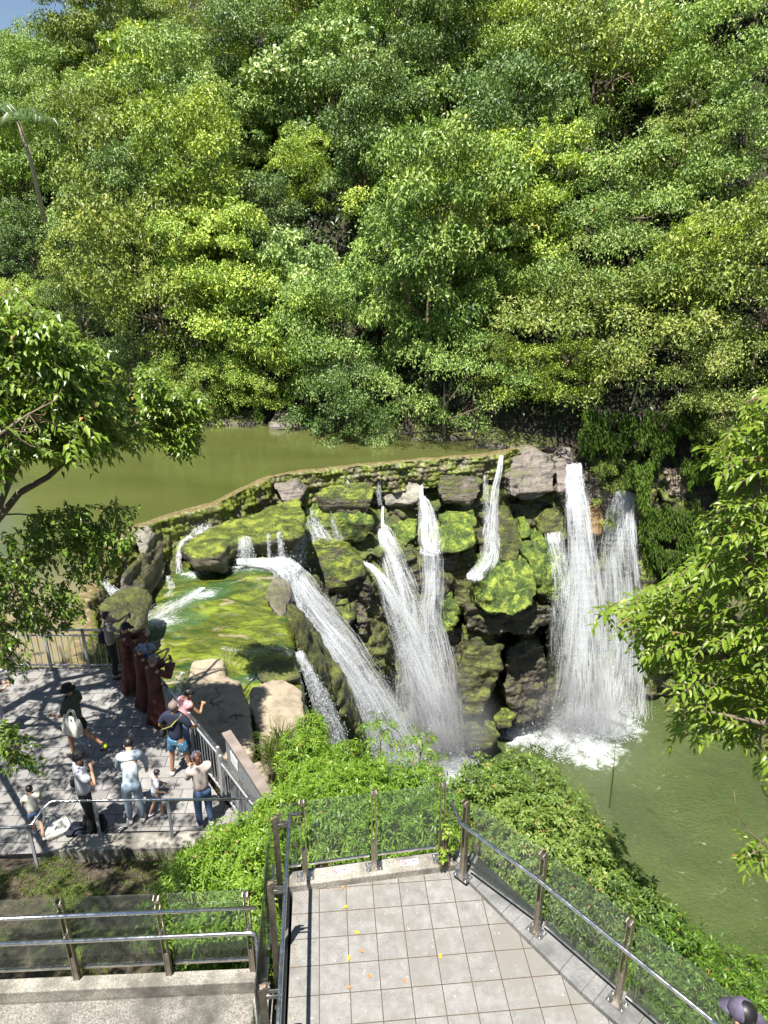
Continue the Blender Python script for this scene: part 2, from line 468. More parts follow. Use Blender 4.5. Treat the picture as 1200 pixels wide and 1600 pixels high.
def terrain_h(X, Y):
    P = np.stack([X, Y], 1); P3 = np.stack([X, Y, X * 0], 1)
    h = np.interp(Y, [-20, 4.6, 5.6, 7.6, 8.8, 9.2, 12, 15], [-7.0, -8.7, -8.9, -9.5, -9.58, -10.0, -10.2, -10.6])
    h = h - 2.6 * smooth((Y - 14.2) / 1.2)                       # lower shelf beyond the plaza
    e = (X + 6.2) * .78 + (Y - 14.2) * .62                      # outside the plaza's slanting edge
    h = np.where(Y > 8.2, h - 1.9 * smooth((e - .1) / .9) * smooth((15.5 - Y) / 1.2) * smooth((Y - 8.2) / 1.2), h)
    h = np.where((X > 1.2) & (Y < 12), h - 3.4 * smooth((X - 1.4) / 2.4), h)
    h = h + .18 * fbm(P3, .5, 3) * np.where((Y > 8) & (Y < 9.3), .3, 1)
    # behind and beside the camera the bank rises
    h = h + 6 * smooth((-Y + 1) / 10) * smooth((-X + 40) / 50)
    pond = sdist(P, POND)
    h = np.where(pond < 0, np.minimum(h, -10.9 - 1.6 * smooth(-pond / 3.5)), h)
    h = np.where((pond >= 0) & (pond < .7) & (Y > 15), np.minimum(h, -11.6), h)
    g = sdist(P, GORGE)
    gd = -26.3 + .7 * fbm(P3, .3, 3)
    off = 2.2 * smooth((Y - 15) / 3)
    k = smooth((off - g) / 1.4)
    h = np.where(g < off, h * (1 - k) + gd * k, h)
    s = Y - shore_y(X)
    hr = np.interp(X, [-90, -46, -35, -27, -18, 60, 120], [2, 4, 8, 26, 34, 46, 20])
    hill = -11.3 + 1.9 * smooth(s / 2.2) + np.clip(s, 0, None) * .86 + 1.6 * fbm(P3, .09, 4) * smooth(s / 6)
    hill = np.where(hill > hr, hr + (hill - hr) * .12, hill)
    h = np.where(s > 0, np.maximum(h * 0 - 30, hill), h)
    return h
def grid_axis(lo, hi, step, far, k=1.25):
    a = list(np.arange(lo, hi + 1e-6, step)); d = step
    L = []; x = lo
    while x > -far: d *= k; x -= d; L.append(x)
    R = []; x = hi; d = step
    while x < far: d *= k; x += d; R.append(x)
    return np.array(L[::-1] + a + R)
gx = grid_axis(-34, 34, .5, 1500); gy = grid_axis(3, 84, .5, 1500)
GX, GY = np.meshgrid(gx, gy)
GZ = terrain_h(GX.ravel(), GY.ravel())
nx, ny = len(gx), len(gy)
idx = np.arange(nx * ny).reshape(ny, nx)
q = np.stack([idx[:-1, :-1], idx[:-1, 1:], idx[1:, 1:], idx[1:, :-1]], -1).reshape(-1, 4)
t = NT('ground'); c = t.pos()
n1 = t.noise(c, 1.3, 7, .65); n2 = t.noise(c, 9, 6, .7)
soil = t.ramp(n2, [(.3, (.026, .019, .012)), (.5, (.075, .057, .036)), (.7, (.16, .125, .085))])
gr = t.ramp(n2, [(.3, (.03, .05, .01)), (.6, (.10, .14, .025)), (.8, (.17, .2, .05))])
col = t.mix(t.step(n1, .47, .58), soil, gr)
geo = t.n('ShaderNodeNewGeometry'); sp = t.n('ShaderNodeSeparateXYZ'); t.l(geo.outputs['Normal'], sp.inputs[0])
rockc = t.ramp(t.noise(t.mapv(c, (1, 1, 3.5)), 1.4, 7, .65), [(.3, (.035, .03, .022)), (.5, (.12, .10, .075)), (.7, (.26, .22, .17))])
col = t.mix(t.step(sp.outputs[2], .72, .5), col, rockc)
sy = t.n('ShaderNodeSeparateXYZ'); t.l(c, sy.inputs[0])
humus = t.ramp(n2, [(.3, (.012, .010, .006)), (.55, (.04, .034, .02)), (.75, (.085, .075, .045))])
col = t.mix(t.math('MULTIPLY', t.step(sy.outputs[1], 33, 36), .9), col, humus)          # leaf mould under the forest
M_GROUND = t.done(t.bsdf(col, .9, t.bump(t.math('ADD', n1, n2), .8, .15)))
ground = link('ground', raw_mesh('ground', np.stack([GX.ravel(), GY.ravel(), GZ], 1), [q], True), M_GROUND)
tag(ground, kind='structure')

# ---------------------------------------------------------------- upper pond and lower pool
def water_sheet(name, poly, z, mat):
    bm = bmesh.new(); vs = [bm.verts.new((x, y, z)) for x, y in poly]
    f = bm.faces.new(vs); f.normal_update()
    if f.normal.z < 0: f.normal_flip()
    bmesh.ops.triangulate(bm, faces=[f])
    me = bpy.data.meshes.new(name); bm.to_mesh(me); bm.free()
    return tag(link(name, me, mat), kind='structure')
t = NT('pond_water'); c = t.pos()
rip = t.noise(t.mapv(c, (1, 2.4, 1)), 1.6, 4, .55, .3); rip2 = t.noise(t.mapv(c, (1, 2.0, 1)), 7, 3, .5)
big = t.noise(t.mapv(c, (.35, 1, 1)), .22, 4, .5, .6)
base = t.ramp(big, [(.3, (.056, .068, .017)), (.7, (.088, .098, .030))])
# silt on the shallow side along the weir's left end
sep = t.n('ShaderNodeSeparateXYZ'); t.l(c, sep.inputs[0])
dx = t.math('ADD', sep.outputs[0], 10.5); dy = t.math('SUBTRACT', sep.outputs[1], 17.0)
dd = t.math('SQRT', t.math('ADD', t.math('MULTIPLY', t.math('MULTIPLY', dx, dx), .30), t.math('MULTIPLY', t.math('MULTIPLY', dy, dy), .55)))
dd = t.math('ADD', dd, t.math('MULTIPLY', t.math('SUBTRACT', big, .5), 2.2))
base = t.mix(t.step(dd, 4.6, 1.0), base, (.20, .165, .085))
M_POND = t.done(t.bsdf(base, .045, t.bump(t.math('ADD', rip, t.math('MULTIPLY', rip2, .30)), .16, .06), Specular_IOR_Level=1.0))
water_sheet('pond', [(-200, 14.2)] + [(-8.2, 14.2)] + [(x + .1, y) for x, y in WEIR] + [(9.2, 36.6), (9.2, 38.5), (2, 41), (-6, 44), (-18, 54), (-60, 70), (-200, 100)], -10.72, M_POND)

FOAMS = [(9.6, 30.8, 2.6), (12.2, 31.8, 2.4), (7.2, 30.9, 1.6), (1.4, 29.0, 3.4), (3.4, 28.6, 2.8), (10.8, 29.9, 2.4)]
t = NT('pool_water'); c = t.pos()
rip = t.noise(t.mapv(c, (1, 1, 1), (0, 0, .5)), 1.5, 5, .6, .5); rip2 = t.noise(t.mapv(c, (1, 1.7, 1), (0, 0, .6)), 5, 6, .65, .4)
big = t.noise(c, .25, 4, .5, .8)
base = t.ramp(big, [(.3, (.038, .060, .012)), (.7, (.064, .090, .022))])
sep = t.n('ShaderNodeSeparateXYZ'); t.l(c, sep.inputs[0])
foam = None
for fx, fy, fr in FOAMS:
    dx = t.math('SUBTRACT', sep.outputs[0], fx); dy = t.math('SUBTRACT', sep.outputs[1], fy)
    d = t.math('SQRT', t.math('ADD', t.math('MULTIPLY', dx, dx), t.math('MULTIPLY', dy, dy)))
    f = t.math('SUBTRACT', 1.0, t.math('DIVIDE', d, fr), clamp=True)
    foam = f if foam is None else t.math('MAXIMUM', foam, f)
fn = t.noise(c, 1.5, 8, .72, .6)
fm = t.step(t.math('ADD', foam, t.math('MULTIPLY', t.math('SUBTRACT', fn, .5), 2.1)), .22, 1.0)
base = t.mix(fm, base, (.82, .86, .88))
M_POOL = t.done(t.bsdf(base, t.math('ADD', .1, t.math('MULTIPLY', fm, .6)), t.bump(t.math('ADD', rip, t.math('MULTIPLY', rip2, .7)), .95, .2), Specular_IOR_Level=.6))
water_sheet('pool', [(-4, 12), (-4.5, 29), (-1, 36), (30, 38), (120, -20), (20, -30), (5, 5)], -25.0, M_POOL)
# ---------------------------------------------------------------- the wooded hillside
rng = np.random.RandomState(11)
FORMS = []       # (form word, crown mesh, trunk mesh, R, H)
def far_form(seed, form, R, H, ncl, per, L, asp, flat, hollow=.5, clump=(.26, .46), pale=False):
    r = np.random.RandomState(seed)
    lv, cs = crown_leaves(r, R, H, ncl, per, L, asp, flat, hollow, 'far', clump)
    me = lv.mesh('crown'); me.materials.append(M_FAR)
    mb = limb_mesh('trunk', r, cs, H, .16)
    tm = bpy.data.meshes.new('trunk'); tm.from_pydata(mb.V, [], mb.Fc); tm.update(); tm.materials.append(M_BARKPALE if pale else M_BARK)
    FORMS.append((form, me, tm, R, H))
far_form(1, 'broad leafy tree', 3.6, 6.2, 34, 713, 0.179, .5, .7)
far_form(2, 'rounded dense tree', 3.2, 6.6, 32, 778, 0.158, .55, .8)
far_form(3, 'tall narrow tree', 2.6, 8.2, 34, 713, 0.172, .5, .85)
far_form(4, 'spreading layered tree', 4.2, 5.4, 37, 713, 0.172, .45, .45, .6)
far_form(5, 'loose feathery tree', 3.3, 6.4, 32, 562, 0.206, .32, .65, .5, (.22, .4), True)
far_form(6, 'vine draped tree', 3.0, 8.6, 44, 648, 0.165, .6, 1.1, .6, (.2, .36))
far_form(7, 'large leaved tree', 3.4, 6.6, 29, 496, 0.260, .6, .7, .5, (.25, .42))
far_form(8, 'low bushy tree', 3.2, 4.4, 26, 736, 0.151, .5, .75)
TONES = [('bright yellow green', (1.50, 1.36, .9), .22), ('fresh mid green', (1.1, 1.1, 1.0), .34), ('deep green', (.66, .70, .78), .16),
         ('pale grey green', (1.42, 1.32, 1.7), .14), ('olive green', (1.1, .95, .8), .14)]
ROWS = ['the waterline row', 'the second row', 'the third row', 'the fourth row', 'the fifth row',
        'the sixth row', 'the seventh row', 'the eighth row', 'the ninth row', 'the tenth row', 'top row on the hillside']
ORD = ['leftmost', 'second from the left', 'third from the left', 'fourth from the left', 'fifth from the left', 'sixth from the left', 'seventh from the left',
       'eighth from the left', 'ninth from the left', 'tenth from the left', 'eleventh from the left', 'twelfth from the left', 'thirteenth from the left', 'fourteenth from the left', 'fifteenth from the left', 'sixteenth from the left', 'seventeenth from the left', 'eighteenth from the left', 'nineteenth from the left', 'twentieth from the left', 'rightmost']
def terr(x, y): return float(terrain_h(np.array([x]), np.array([y]))[0])
for k in range(9):
    s = [-.3, 2.0, 5.0, 8.4, 12.2, 16.2, 20.4, 24.8, 29.4][k]
    rowt = []
    ymid = 39 + s
    x = -.60 * ymid - 3 + rng.uniform(0, 3)
    while x < .60 * ymid + 3:
        y = float(shore_y(x)) + s + rng.uniform(-.9, .9)
        if k < 2 and 4.0 < x < 9.5: y += 1.6 + (k == 0) * .6
        if abs(x) < .57 * (y * .93 + 6) + 3: rowt.append((x, y))
        x += rng.uniform(2.3, 3.6) if k == 0 else (rng.uniform(3.4, 5.0) if k == 1 else rng.uniform(4.6, 6.4))
    rowt = [(x, y) for x, y in rowt if -40 < proj((x, y, terr(x, y) + 3))[0] < 1240 and proj((x, y, terr(x, y) + 6))[1] > -130]
    rowt.sort(key=lambda q: proj((q[0], q[1], terr(*q)))[0])
    shift = 0
    for i, (x, y) in enumerate(rowt):
        z = terr(x, y)
        if k == 0: fi = [7, 1, 3, 7, 0, 4, 7][rng.randint(7)]
        elif z > 20 or (x < -26 and k > 4): fi = [2, 1, 2, 0][rng.randint(4)]
        else: fi = rng.choice(8, p=[.16, .15, .13, .11, .13, .15, .11, .06])
        form, cm, tm, R, H = FORMS[fi]
        tone, tc, _ = TONES[rng.choice(5, p=[p[2] for p in TONES])]
        sc = rng.uniform(.68, 1.32) * (.62 if k == 0 else 1)
        root = empty('hillside_tree', (x, y, z - (-.2, 1.2, 1.0, .8)[min(k, 3)] + (rng.uniform(-1.0, 1.2) + .4 if k else 0)), rng.uniform(0, 6.28))
        root.scale = (sc, sc, sc * rng.uniform(1.05, 1.4))
        root.rotation_euler = (rng.uniform(-.05, .2) if k == 0 else rng.uniform(-.12, .12), rng.uniform(-.12, .12), rng.uniform(0, 6.28))
        c = bpy.data.objects.new('crown', cm); COL.objects.link(c); c.parent = root
        j = rng.uniform(.86, 1.16); c.color = (tc[0] * j, tc[1] * j, tc[2] * j * rng.uniform(.85, 1.15), 1)
        tr = bpy.data.objects.new('trunk', tm); COL.objects.link(tr); tr.parent = root
        tag(root, f"{tone} {form}, {ORD[min(i, 20)]} {'in ' + ROWS[k] + ' up' if k else 'along the far waterline'}", 'tree', 'trees on the wooded hillside')

# undergrowth between the trees
n = 150000
X = rng.uniform(-52, 48, n); Y = shore_y(X) + rng.uniform(.7, 38, n)
keep = np.abs(X) < .6 * (Y * .93 + 6) + 4; X, Y = X[keep], Y[keep]
dens = fbm(np.stack([X, Y, X * 0], 1), .35, 3); keep = dens > -.35; X, Y = X[keep], Y[keep]
Z = terrain_h(X, Y) + np.abs(rng.normal(size=len(X))) * .55 + .1
lv = Leaves(); n = len(X)
lv.add(np.stack([X, Y, Z], 1), rng.normal(size=(n, 3)) + np.array([0, -.4, -.2]), rng.normal(size=(n, 3)) * .5 + np.array([0, -.4, 1]), rng.uniform(.22, .5, n), .16, np.clip(.3 + rng.normal(size=n) * .13, 0, 1), 'far', .15, .3)
o = link('undergrowth', lv.mesh('undergrowth'), M_FAR); o.color = (.3, .32, .3, 1)  # leaf colour darkened so the gaps between crowns look deeply shaded
tag(o, 'dense green undergrowth covering the hillside between the trees', 'undergrowth', kind='stuff')

# palms on the hillside
def frond(mb_l, lv, base, az, elev, Lf, sag, rr, nl=26, wl=.55):
    pts = []
    for i in range(9):
        t_ = i / 8; d = Lf * t_
        pts.append(Vector(base) + Vector((math.cos(az) * d * math.cos(elev), math.sin(az) * d * math.cos(elev), d * math.sin(elev) - sag * t_ * t_ * Lf)))
    mb_l.tube(pts, [.035 * (1 - .8 * i / 8) for i in range(9)], 4, cap=False)
    tt = np.linspace(.12, .99, nl); seg = np.minimum((tt * 8).astype(int), 7)
    A = np.array([list(p) for p in pts]); P = A[seg] + (A[seg + 1] - A[seg]) * (tt * 8 - seg)[:, None]
    T = unit(A[seg + 1] - A[seg]); S = unit(np.cross(T, [0, 0, 1.0])); Uv = np.cross(S, T)
    for sg in (-1, 1):
        D = unit(T * .55 + S * sg + np.array([0, 0, -.28]) + rr.normal(size=(nl, 3)) * .07)
        L = wl * np.sin(np.clip(tt * .92 + .1, 0, 1) * math.pi) ** .6 + .12
        lv.add(P, D, Uv + rr.normal(size=(nl, 3)) * .15, L, .055, np.clip(.55 + rr.normal(size=nl) * .12, 0, 1), 'mid', .25, .35)
def palm(name, label, base, height, nf, Lf, rr, sag=.55, lean=(0, 0), wl=.55, cat='palm tree', elev=(.1, 1.1)):
    root = empty(name, base)
    mb = MB(); top = Vector((lean[0], lean[1], height))
    mb.tube([(0, 0, -1), top * .5 + Vector((-lean[0] * .15, 0, 0)), top], [.14, .11, .09], 8); mb.build('trunk', M_BARKPALE, root, True)
    st = MB(); lv = Leaves()
    for i in range(nf):
        frond(st, lv, top, i * 2.4 + rr.uniform(-.2, .2), rr.uniform(*elev), Lf * rr.uniform(.85, 1.1), sag * rr.uniform(.7, 1.2), rr, 34, wl)
    link('fronds', lv.mesh('fronds'), M_PALM, root)
    st.build('frond_stalks', M_GRASS, root)
    tag(root, label, cat)
rr = np.random.RandomState(5)
def hillpoint(u, v):
    for yy in np.arange(36, 90, .25):
        p = ony(u, v, yy)
        if p.z < terr(p.x, p.y) : return p
    return p
p = ony(60, 285, 42); palm('palm_tree', 'tall slender palm with drooping fronds and pale trunk near the left edge', (p.x, p.y, p.z - 1), 3.9, 11, 2.7, rr, .6, (-.5, -.1), .7)
for u, v, yy, lab, nf in [
                          (655, 55, 56, 'wide palm with glossy fronds high on the slope at top centre', 10), (905, 20, 56, 'dark palm crown at the top edge right of centre', 9), (830, 190, 48, 'short palm below the bare shrub on the right slope', 8),]:
    p = ony(u, v + 25, yy); palm('understory_palm', lab, (p.x, p.y - 1.2, p.z - 2.1), .5, nf + 6, 2.3, rr, .75, (0, -.3), .62, elev=(.35, 1.35))

# a half bare shrub high on the right
def bare_tree(name, label, base, H, rr, n=60, mat=M_BARKPALE):
    root = empty(name, base); mb = MB()
    def grow(p, d, L, r, lev):
        q = p + d * L; m = (p + q) / 2 + Vector(rr.normal(size=3) * L * .06)
        mb.tube([p, m, q], [r, r * .8, r * .55], 4, cap=False)
        if lev < 5:
            for k in range(3 if lev < 3 else 2):
                nd = (d + Vector(rr.normal(size=3) * .55) + Vector((0, 0, .05))).normalized(); grow(q if k else m, nd, L * .68, r * .55, lev + 1)
    grow(Vector((0, 0, -.5)), Vector((.1, -.1, 1)).normalized(), H * .36, .09, 0)
    mb.build('branches', mat, root); tag(root, label, 'tree')
    return root
p = ony(955, 120, 53); bare_tree('bare_tree', 'brown leafless tree with fine twigs near the top right', (p.x, p.y, p.z - 1.5), 6, rr, mat=simple('dry_twig', (.36, .27, .17), .85))
p = ony(885, 250, 47); bare_tree('bare_tree', 'thin leafless tree standing below the brown one on the right', (p.x, p.y, p.z - 1.5), 4, rr)
# ---------------------------------------------------------------- rock making
def remesh(mb_or_bm, vox):
    if isinstance(mb_or_bm, MB):
        me = bpy.data.meshes.new('tmp'); me.from_pydata(mb_or_bm.V, [], mb_or_bm.Fc); me.update()
    else:
        me = bpy.data.meshes.new('tmp'); mb_or_bm.to_mesh(me); mb_or_bm.free()
    o = bpy.data.objects.new('tmp', me); COL.objects.link(o)
    m = o.modifiers.new('r', 'REMESH'); m.mode = 'VOXEL'; m.voxel_size = vox; m.adaptivity = 0
    dg = bpy.context.evaluated_depsgraph_get(); dg.update()
    e = o.evaluated_get(dg); em = e.to_mesh()
    V = np.zeros(len(em.vertices) * 3, dtype=np.float32); em.vertices.foreach_get('co', V)
    N = np.zeros_like(V); em.vertices.foreach_get('normal', N)
    fs = {}
    lt = np.zeros(len(em.polygons), np.int32); em.polygons.foreach_get('loop_total', lt)
    ls = np.zeros(len(em.polygons), np.int32); em.polygons.foreach_get('loop_start', ls)
    vi = np.zeros(len(em.loops), np.int32); em.loops.foreach_get('vertex_index', vi)
    for k in np.unique(lt):
        st = ls[lt == k]; fs[k] = vi[st[:, None] + np.arange(k)[None]]
    e.to_mesh_clear(); bpy.data.objects.remove(o); bpy.data.meshes.remove(me)
    return V.reshape(-1, 3).astype(float), N.reshape(-1, 3).astype(float), list(fs.values())
def smooth_verts(V, F, it):
    for _ in range(it):
        acc = np.zeros_like(V); cnt = np.zeros(len(V))
        for f in F:
            k = f.shape[1]
            for i in range(k):
                np.add.at(acc, f[:, i], V[f[:, (i + 1) % k]]); np.add.at(cnt, f[:, i], 1)
        V = V * .4 + .6 * acc / np.maximum(cnt, 1)[:, None]
    return V
def finish_rock(name, V, N, F, mat, amp, sc, strata, seed, it=1):
    V = smooth_verts(V, F, it)
    off = seed * 3.7
    d = amp * fbm(V + off, sc, 5, .52) + amp * .42 * np.abs(fbm(V + off + 4, sc * 3.2, 4, .6)) - amp * .1
    d += amp * .5 * (1 - np.abs(fbm(V + off + 9, sc * .7, 3)) * 2) - amp * .3
    lay = fbm(V * np.array([.35, .35, 3.0]) + off, .8, 3)
    side = 1 - np.abs(N[:, 2])
    d += strata * lay * side
    V = V + N * d[:, None]
    return link(name, raw_mesh(name, V, F, True), mat)
_seed = [0]
def rock(label, pts, mat, back=1.6, drop=.8, amp=.14, vox=.10, sc=.8, strata=.16, group=None, name='boulder', world=None):
    """convex rock from outline points (u, v, y); the outline is repeated behind and below it"""
    _seed[0] += 1
    bm = bmesh.new(); P = world or [ony(*p) for p in pts]
    c = sum(P, Vector()) / len(P)
    for p in P:
        bm.verts.new(p); q = c + (p - c) * .85
        bm.verts.new(q + Vector((0, back, -back * .05))); bm.verts.new(q + Vector((0, back * .5, -drop)))
    bmesh.ops.convex_hull(bm, input=bm.verts)
    bmesh.ops.delete(bm, geom=[v for v in bm.verts if not v.link_faces], context='VERTS')
    V, N, F = remesh(bm, min(vox, .085))
    o = finish_rock(name, V, N, F, mat, amp, sc, strata, _seed[0])
    return tag(o, label, 'rock', group)
def slab(label, poly, z, thick, mat, amp=.1, vox=.14, sc=.7, strata=.1, tilt=None, group=None, name='rock_ledge', under=.25, world=False, it=2):
    """ledge with a visible top: outline in picture points at height z"""
    _seed[0] += 1
    P = [Vector((p[0], p[1], p[2] if len(p) > 2 else z)) for p in poly] if world else [onz(p[0], p[1], p[2] if len(p) > 2 else z) for p in poly]
    mb = MB(); n = len(P); c = sum(P, Vector()) / n
    low = [c + (p - c) * (1 - under) for p in P]
    V = [(p.x, p.y, p.z) for p in P] + [(p.x, p.y, p.z - thick * .45) for p in P] + [(p.x, p.y, min(q.z for q in P) - thick) for p in low]
    bm = bmesh.new(); vs = [bm.verts.new(v) for v in V]
    for a in (0, n):
        for i in range(n):
            j = (i + 1) % n; bm.faces.new((vs[a + i], vs[a + j], vs[a + n + j], vs[a + n + i]))
    bm.faces.new(vs[:n][::-1]); bm.faces.new(vs[2 * n:])
    bmesh.ops.recalc_face_normals(bm, faces=bm.faces)
    Vv, N, F = remesh(bm, vox)
    o = finish_rock(name, Vv, N, F, mat, amp, sc, strata, _seed[0], it)
    return tag(o, label, 'rock', group)

BR = ((.020, .028, .007), (.085, .115, .014), (.25, .285, .037))
OL = ((.022, .028, .008), (.065, .078, .014), (.14, .16, .025))
M_MOSSY = moss_rock('mossy_rock', (.12, .10, .075), 1.0, .3, BR, slope=(-.15, .45))
M_HALF = moss_rock('half_mossy_rock', (.15, .125, .10), .9, .35, OL, slope=(.15, .8))
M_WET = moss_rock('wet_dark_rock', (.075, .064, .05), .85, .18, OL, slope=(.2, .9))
M_SMOOTHGREEN = moss_rock('algae_rock', (.10, .09, .05), 1.0, .22, ((.018, .034, .008), (.075, .125, .014), (.28, .34, .045)), slope=(-.6, .3), mscale=(1.6, 1.6, .8))
M_OLIVE = moss_rock('olive_rock', (.10, .085, .05), .95, .22, ((.014, .017, .006), (.06, .07, .014), (.16, .18, .028)), slope=(-.6, .6))
M_TAN = moss_rock('tan_boulder_rock', (.31, .255, .185), .18, .75, OL, slope=(.8, 1.4), scale=.8)
M_GREY = moss_rock('grey_rock', (.20, .172, .148), .6, .5, OL, slope=(.5, 1.1))
M_PALE = moss_rock('pale_wet_rock', (.30, .275, .23), .6, .3, OL, slope=(.3, 1.0))

# ---------------------------------------------------------------- the gorge wall
PATH = [(-1.5, 13.2), (-2.2, 16), (-2.9, 19), (-3.5, 22), (-3.8, 25), (-4.1, 28), (-3.9, 30.2), (-2.6, 31.6), (0, 32.4), (3, 33.2), (5.5, 34), (7.2, 34.9), (8.5, 35.7), (10.5, 36.2), (13, 36.4), (15, 36), (17, 35), (19, 33.4), (21.5, 31), (24, 28), (27, 24), (31, 17), (36, 6)]
PATH = PATH
def resample(P, step):
    P = np.array(P, float); d = np.r_[0, np.cumsum(np.linalg.norm(np.diff(P, axis=0), axis=1))]
    s = np.arange(0, d[-1], step); Q = np.stack([np.interp(s, d, P[:, k]) for k in range(P.shape[1])], 1)
    for _ in range(6):
        Q[1:-1] = .25 * Q[:-2] + .5 * Q[1:-1] + .25 * Q[2:]
    return Q
Q = resample(PATH, .11); T = unit(np.gradient(Q, axis=0)); Nn = np.stack([T[:, 1], -T[:, 0]], 1)   # points into the gorge
zt = np.interp(np.arange(len(Q)) * .11, [0, 12, 17, 24, 32, 36, 46, 60, 80], [-12.6, -12.7, -12.7, -11.6, -11.4, -10.0, -8.6, -7.6, -8.5])
nz = 150; rows = []
for j in range(nz + 1):
    f = j / nz; z = zt + (-26.6 - zt) * f
    base = np.interp(f, [0, .08, .3, .6, 1], [-.9, .1, .7, 1.5, 2.4]) + np.interp(np.arange(len(Q)) * .11, [0, 3, 12, 15, 18, 24, 26, 29, 31], [0, -1.5, -1.5, -.2, .75, .65, -.4, -.3, 0]) * min(1, f * 6)
    rows.append(np.stack([Q[:, 0] + Nn[:, 0] * base, Q[:, 1] + Nn[:, 1] * base, z], 1))
A = np.array(rows); sh = A.shape; P3 = A.reshape(-1, 3)
nrm = np.tile(np.c_[Nn, np.zeros(len(Nn))], (nz + 1, 1))
st = P3[:, 2] / 1.9 + 1.1 * fbm(P3 * np.array([1, 1, .3]), .3, 2)
ledge = .55 * ((st - np.floor(st)) ** 2)
d = .8 * fbm(P3, .28, 5, .55) + .34 * fbm(P3 + 31, 1.2, 5, .6) + .3 * np.abs(fbm(P3 * np.array([1, 1, .6]) + 5, .8, 4)) - ledge
P3 = P3 + nrm * d[:, None]; P3[:, 2] += .25 * fbm(P3 + 77, .5, 3)
idx = np.arange(sh[0] * sh[1]).reshape(sh[:2]); q = np.stack([idx[:-1, :-1], idx[1:, :-1], idx[1:, 1:], idx[:-1, 1:]], -1).reshape(-1, 4)
M_CLIFF = moss_rock('cliff_rock', (.12, .10, .07), .9, .25, ((.025, .034, .008), (.08, .11, .014), (.17, .20, .028)), slope=(-.2, .6))
tag(link('cliff', raw_mesh('cliff', P3, [q], True), M_CLIFF), kind='structure')

# ---------------------------------------------------------------- the weir
W = resample(WEIR + [(6.9, 35.4)], .055); T = unit(np.gradient(W, axis=0)); Nw = np.stack([T[:, 1], -T[:, 0]], 1)
sl = np.arange(len(W)) * .055
hgt = np.interp(sl, [0, 6, 9, 14, 18, 24, 34], [1.9, 1.9, 1.8, 1.6, 1.5, 1.3, 1.2])
prof = []
m = 30
prof.append((-.42, .0, -.6)); prof.append((-.40, .0, -.05)); prof.append((-.30, .0, 0)); prof.append((-.1, 0, .01)); prof.append((.05, 0, .0))
rows = []; kinds = []
for a, _, zz in prof: rows.append(np.stack([W[:, 0] + Nw[:, 0] * a, W[:, 1] + Nw[:, 1] * a, np.full(len(W), -10.47 + zz)], 1)); kinds.append(0)
for j in range(m + 1):
    f = j / m; z = -10.5 - f * hgt
    r_ = z / .23; row = np.floor(r_); fr = r_ - row; ph = sl / .27 + .35 * np.sin(sl * 2.1 + row * 1.7) + .5 * (row % 2) + .25 * np.sin(row * 3.1 + sl * .4); fs = ph - np.floor(ph)
    rr_ = np.sqrt(((fs - .5) * 2) ** 2 + ((fr - .5) * 2) ** 2); bump = (.085 + .05 * np.sin(sl * 1.7 + row * 2.3)) * np.sqrt(np.clip(1 - rr_ ** 2 * .8, 0, 1)) * (1 if f > .03 else 0)
    off = .1 + .22 * f + bump + .20 * fbm(np.stack([W[:, 0], W[:, 1], z], 1), 1.1, 4, .6)
    rows.append(np.stack([W[:, 0] + Nw[:, 0] * off, W[:, 1] + Nw[:, 1] * off, z], 1))
A = np.array(rows); idx = np.arange(A.shape[0] * A.shape[1]).reshape(A.shape[:2])
q = np.stack([idx[:-1, :-1], idx[1:, :-1], idx[1:, 1:], idx[:-1, 1:]], -1).reshape(-1, 4)
P3 = A.reshape(-1, 3); P3[:, 2] += .035 * fbm(P3, 1.5, 3)
t = NT('weir_stone'); c = t.pos(); nn = t.noise(c, 1.1, 6, .6); n2 = t.noise(c, 8, 5, .65)
col = t.ramp(n2, [(.3, (.022, .02, .012)), (.5, (.08, .07, .035)), (.68, (.22, .20, .12))])
col = t.mix(t.step(nn, .38, .56), col, t.ramp(n2, [(.35, (.05, .065, .012)), (.65, (.2, .24, .03))]))
geo = t.n('ShaderNodeNewGeometry'); sp = t.n('ShaderNodeSeparateXYZ'); t.l(geo.outputs['Normal'], sp.inputs[0])
topc = t.ramp(n2, [(.3, (.08, .06, .02)), (.55, (.17, .135, .06)), (.7, (.30, .26, .17))])
col = t.mix(t.step(sp.outputs[2], .75, .95), col, topc)
M_WEIR = t.done(t.bsdf(col, .5, t.bump(n2, .6, .04)))
tag(link('weir', raw_mesh('weir', P3, [q], True), M_WEIR), 'long curved stone weir with knobbly cobbled face holding back the green pond', 'weir')

# ---------------------------------------------------------------- the flat algae shelf
t = NT('algae_shelf'); c = t.pos()
wv = t.mapv(c, (.55, 1.25, 1), (0, 0, .35))
n1 = t.noise(wv, .75, 9, .62, 1.1); n2 = t.noise(wv, 3.4, 8, .68, .8); n3 = t.noise(c, 9, 5, .6)
f = t.math('ADD', t.math('MULTIPLY', n1, .62), t.math('MULTIPLY', n2, .38))
col = t.ramp(f, [(.36, (.014, .034, .008)), (.45, (.035, .065, .010)), (.50, (.075, .085, .015)), (.54, (.10, .125, .014)), (.58, (.155, .20, .022)), (.66, (.215, .26, .04))])
brown = t.step(t.noise(wv, 1.1, 5, .6, .8), .60, .66)
col = t.mix(t.math('MULTIPLY', brown, .8), col, (.27, .22, .16))
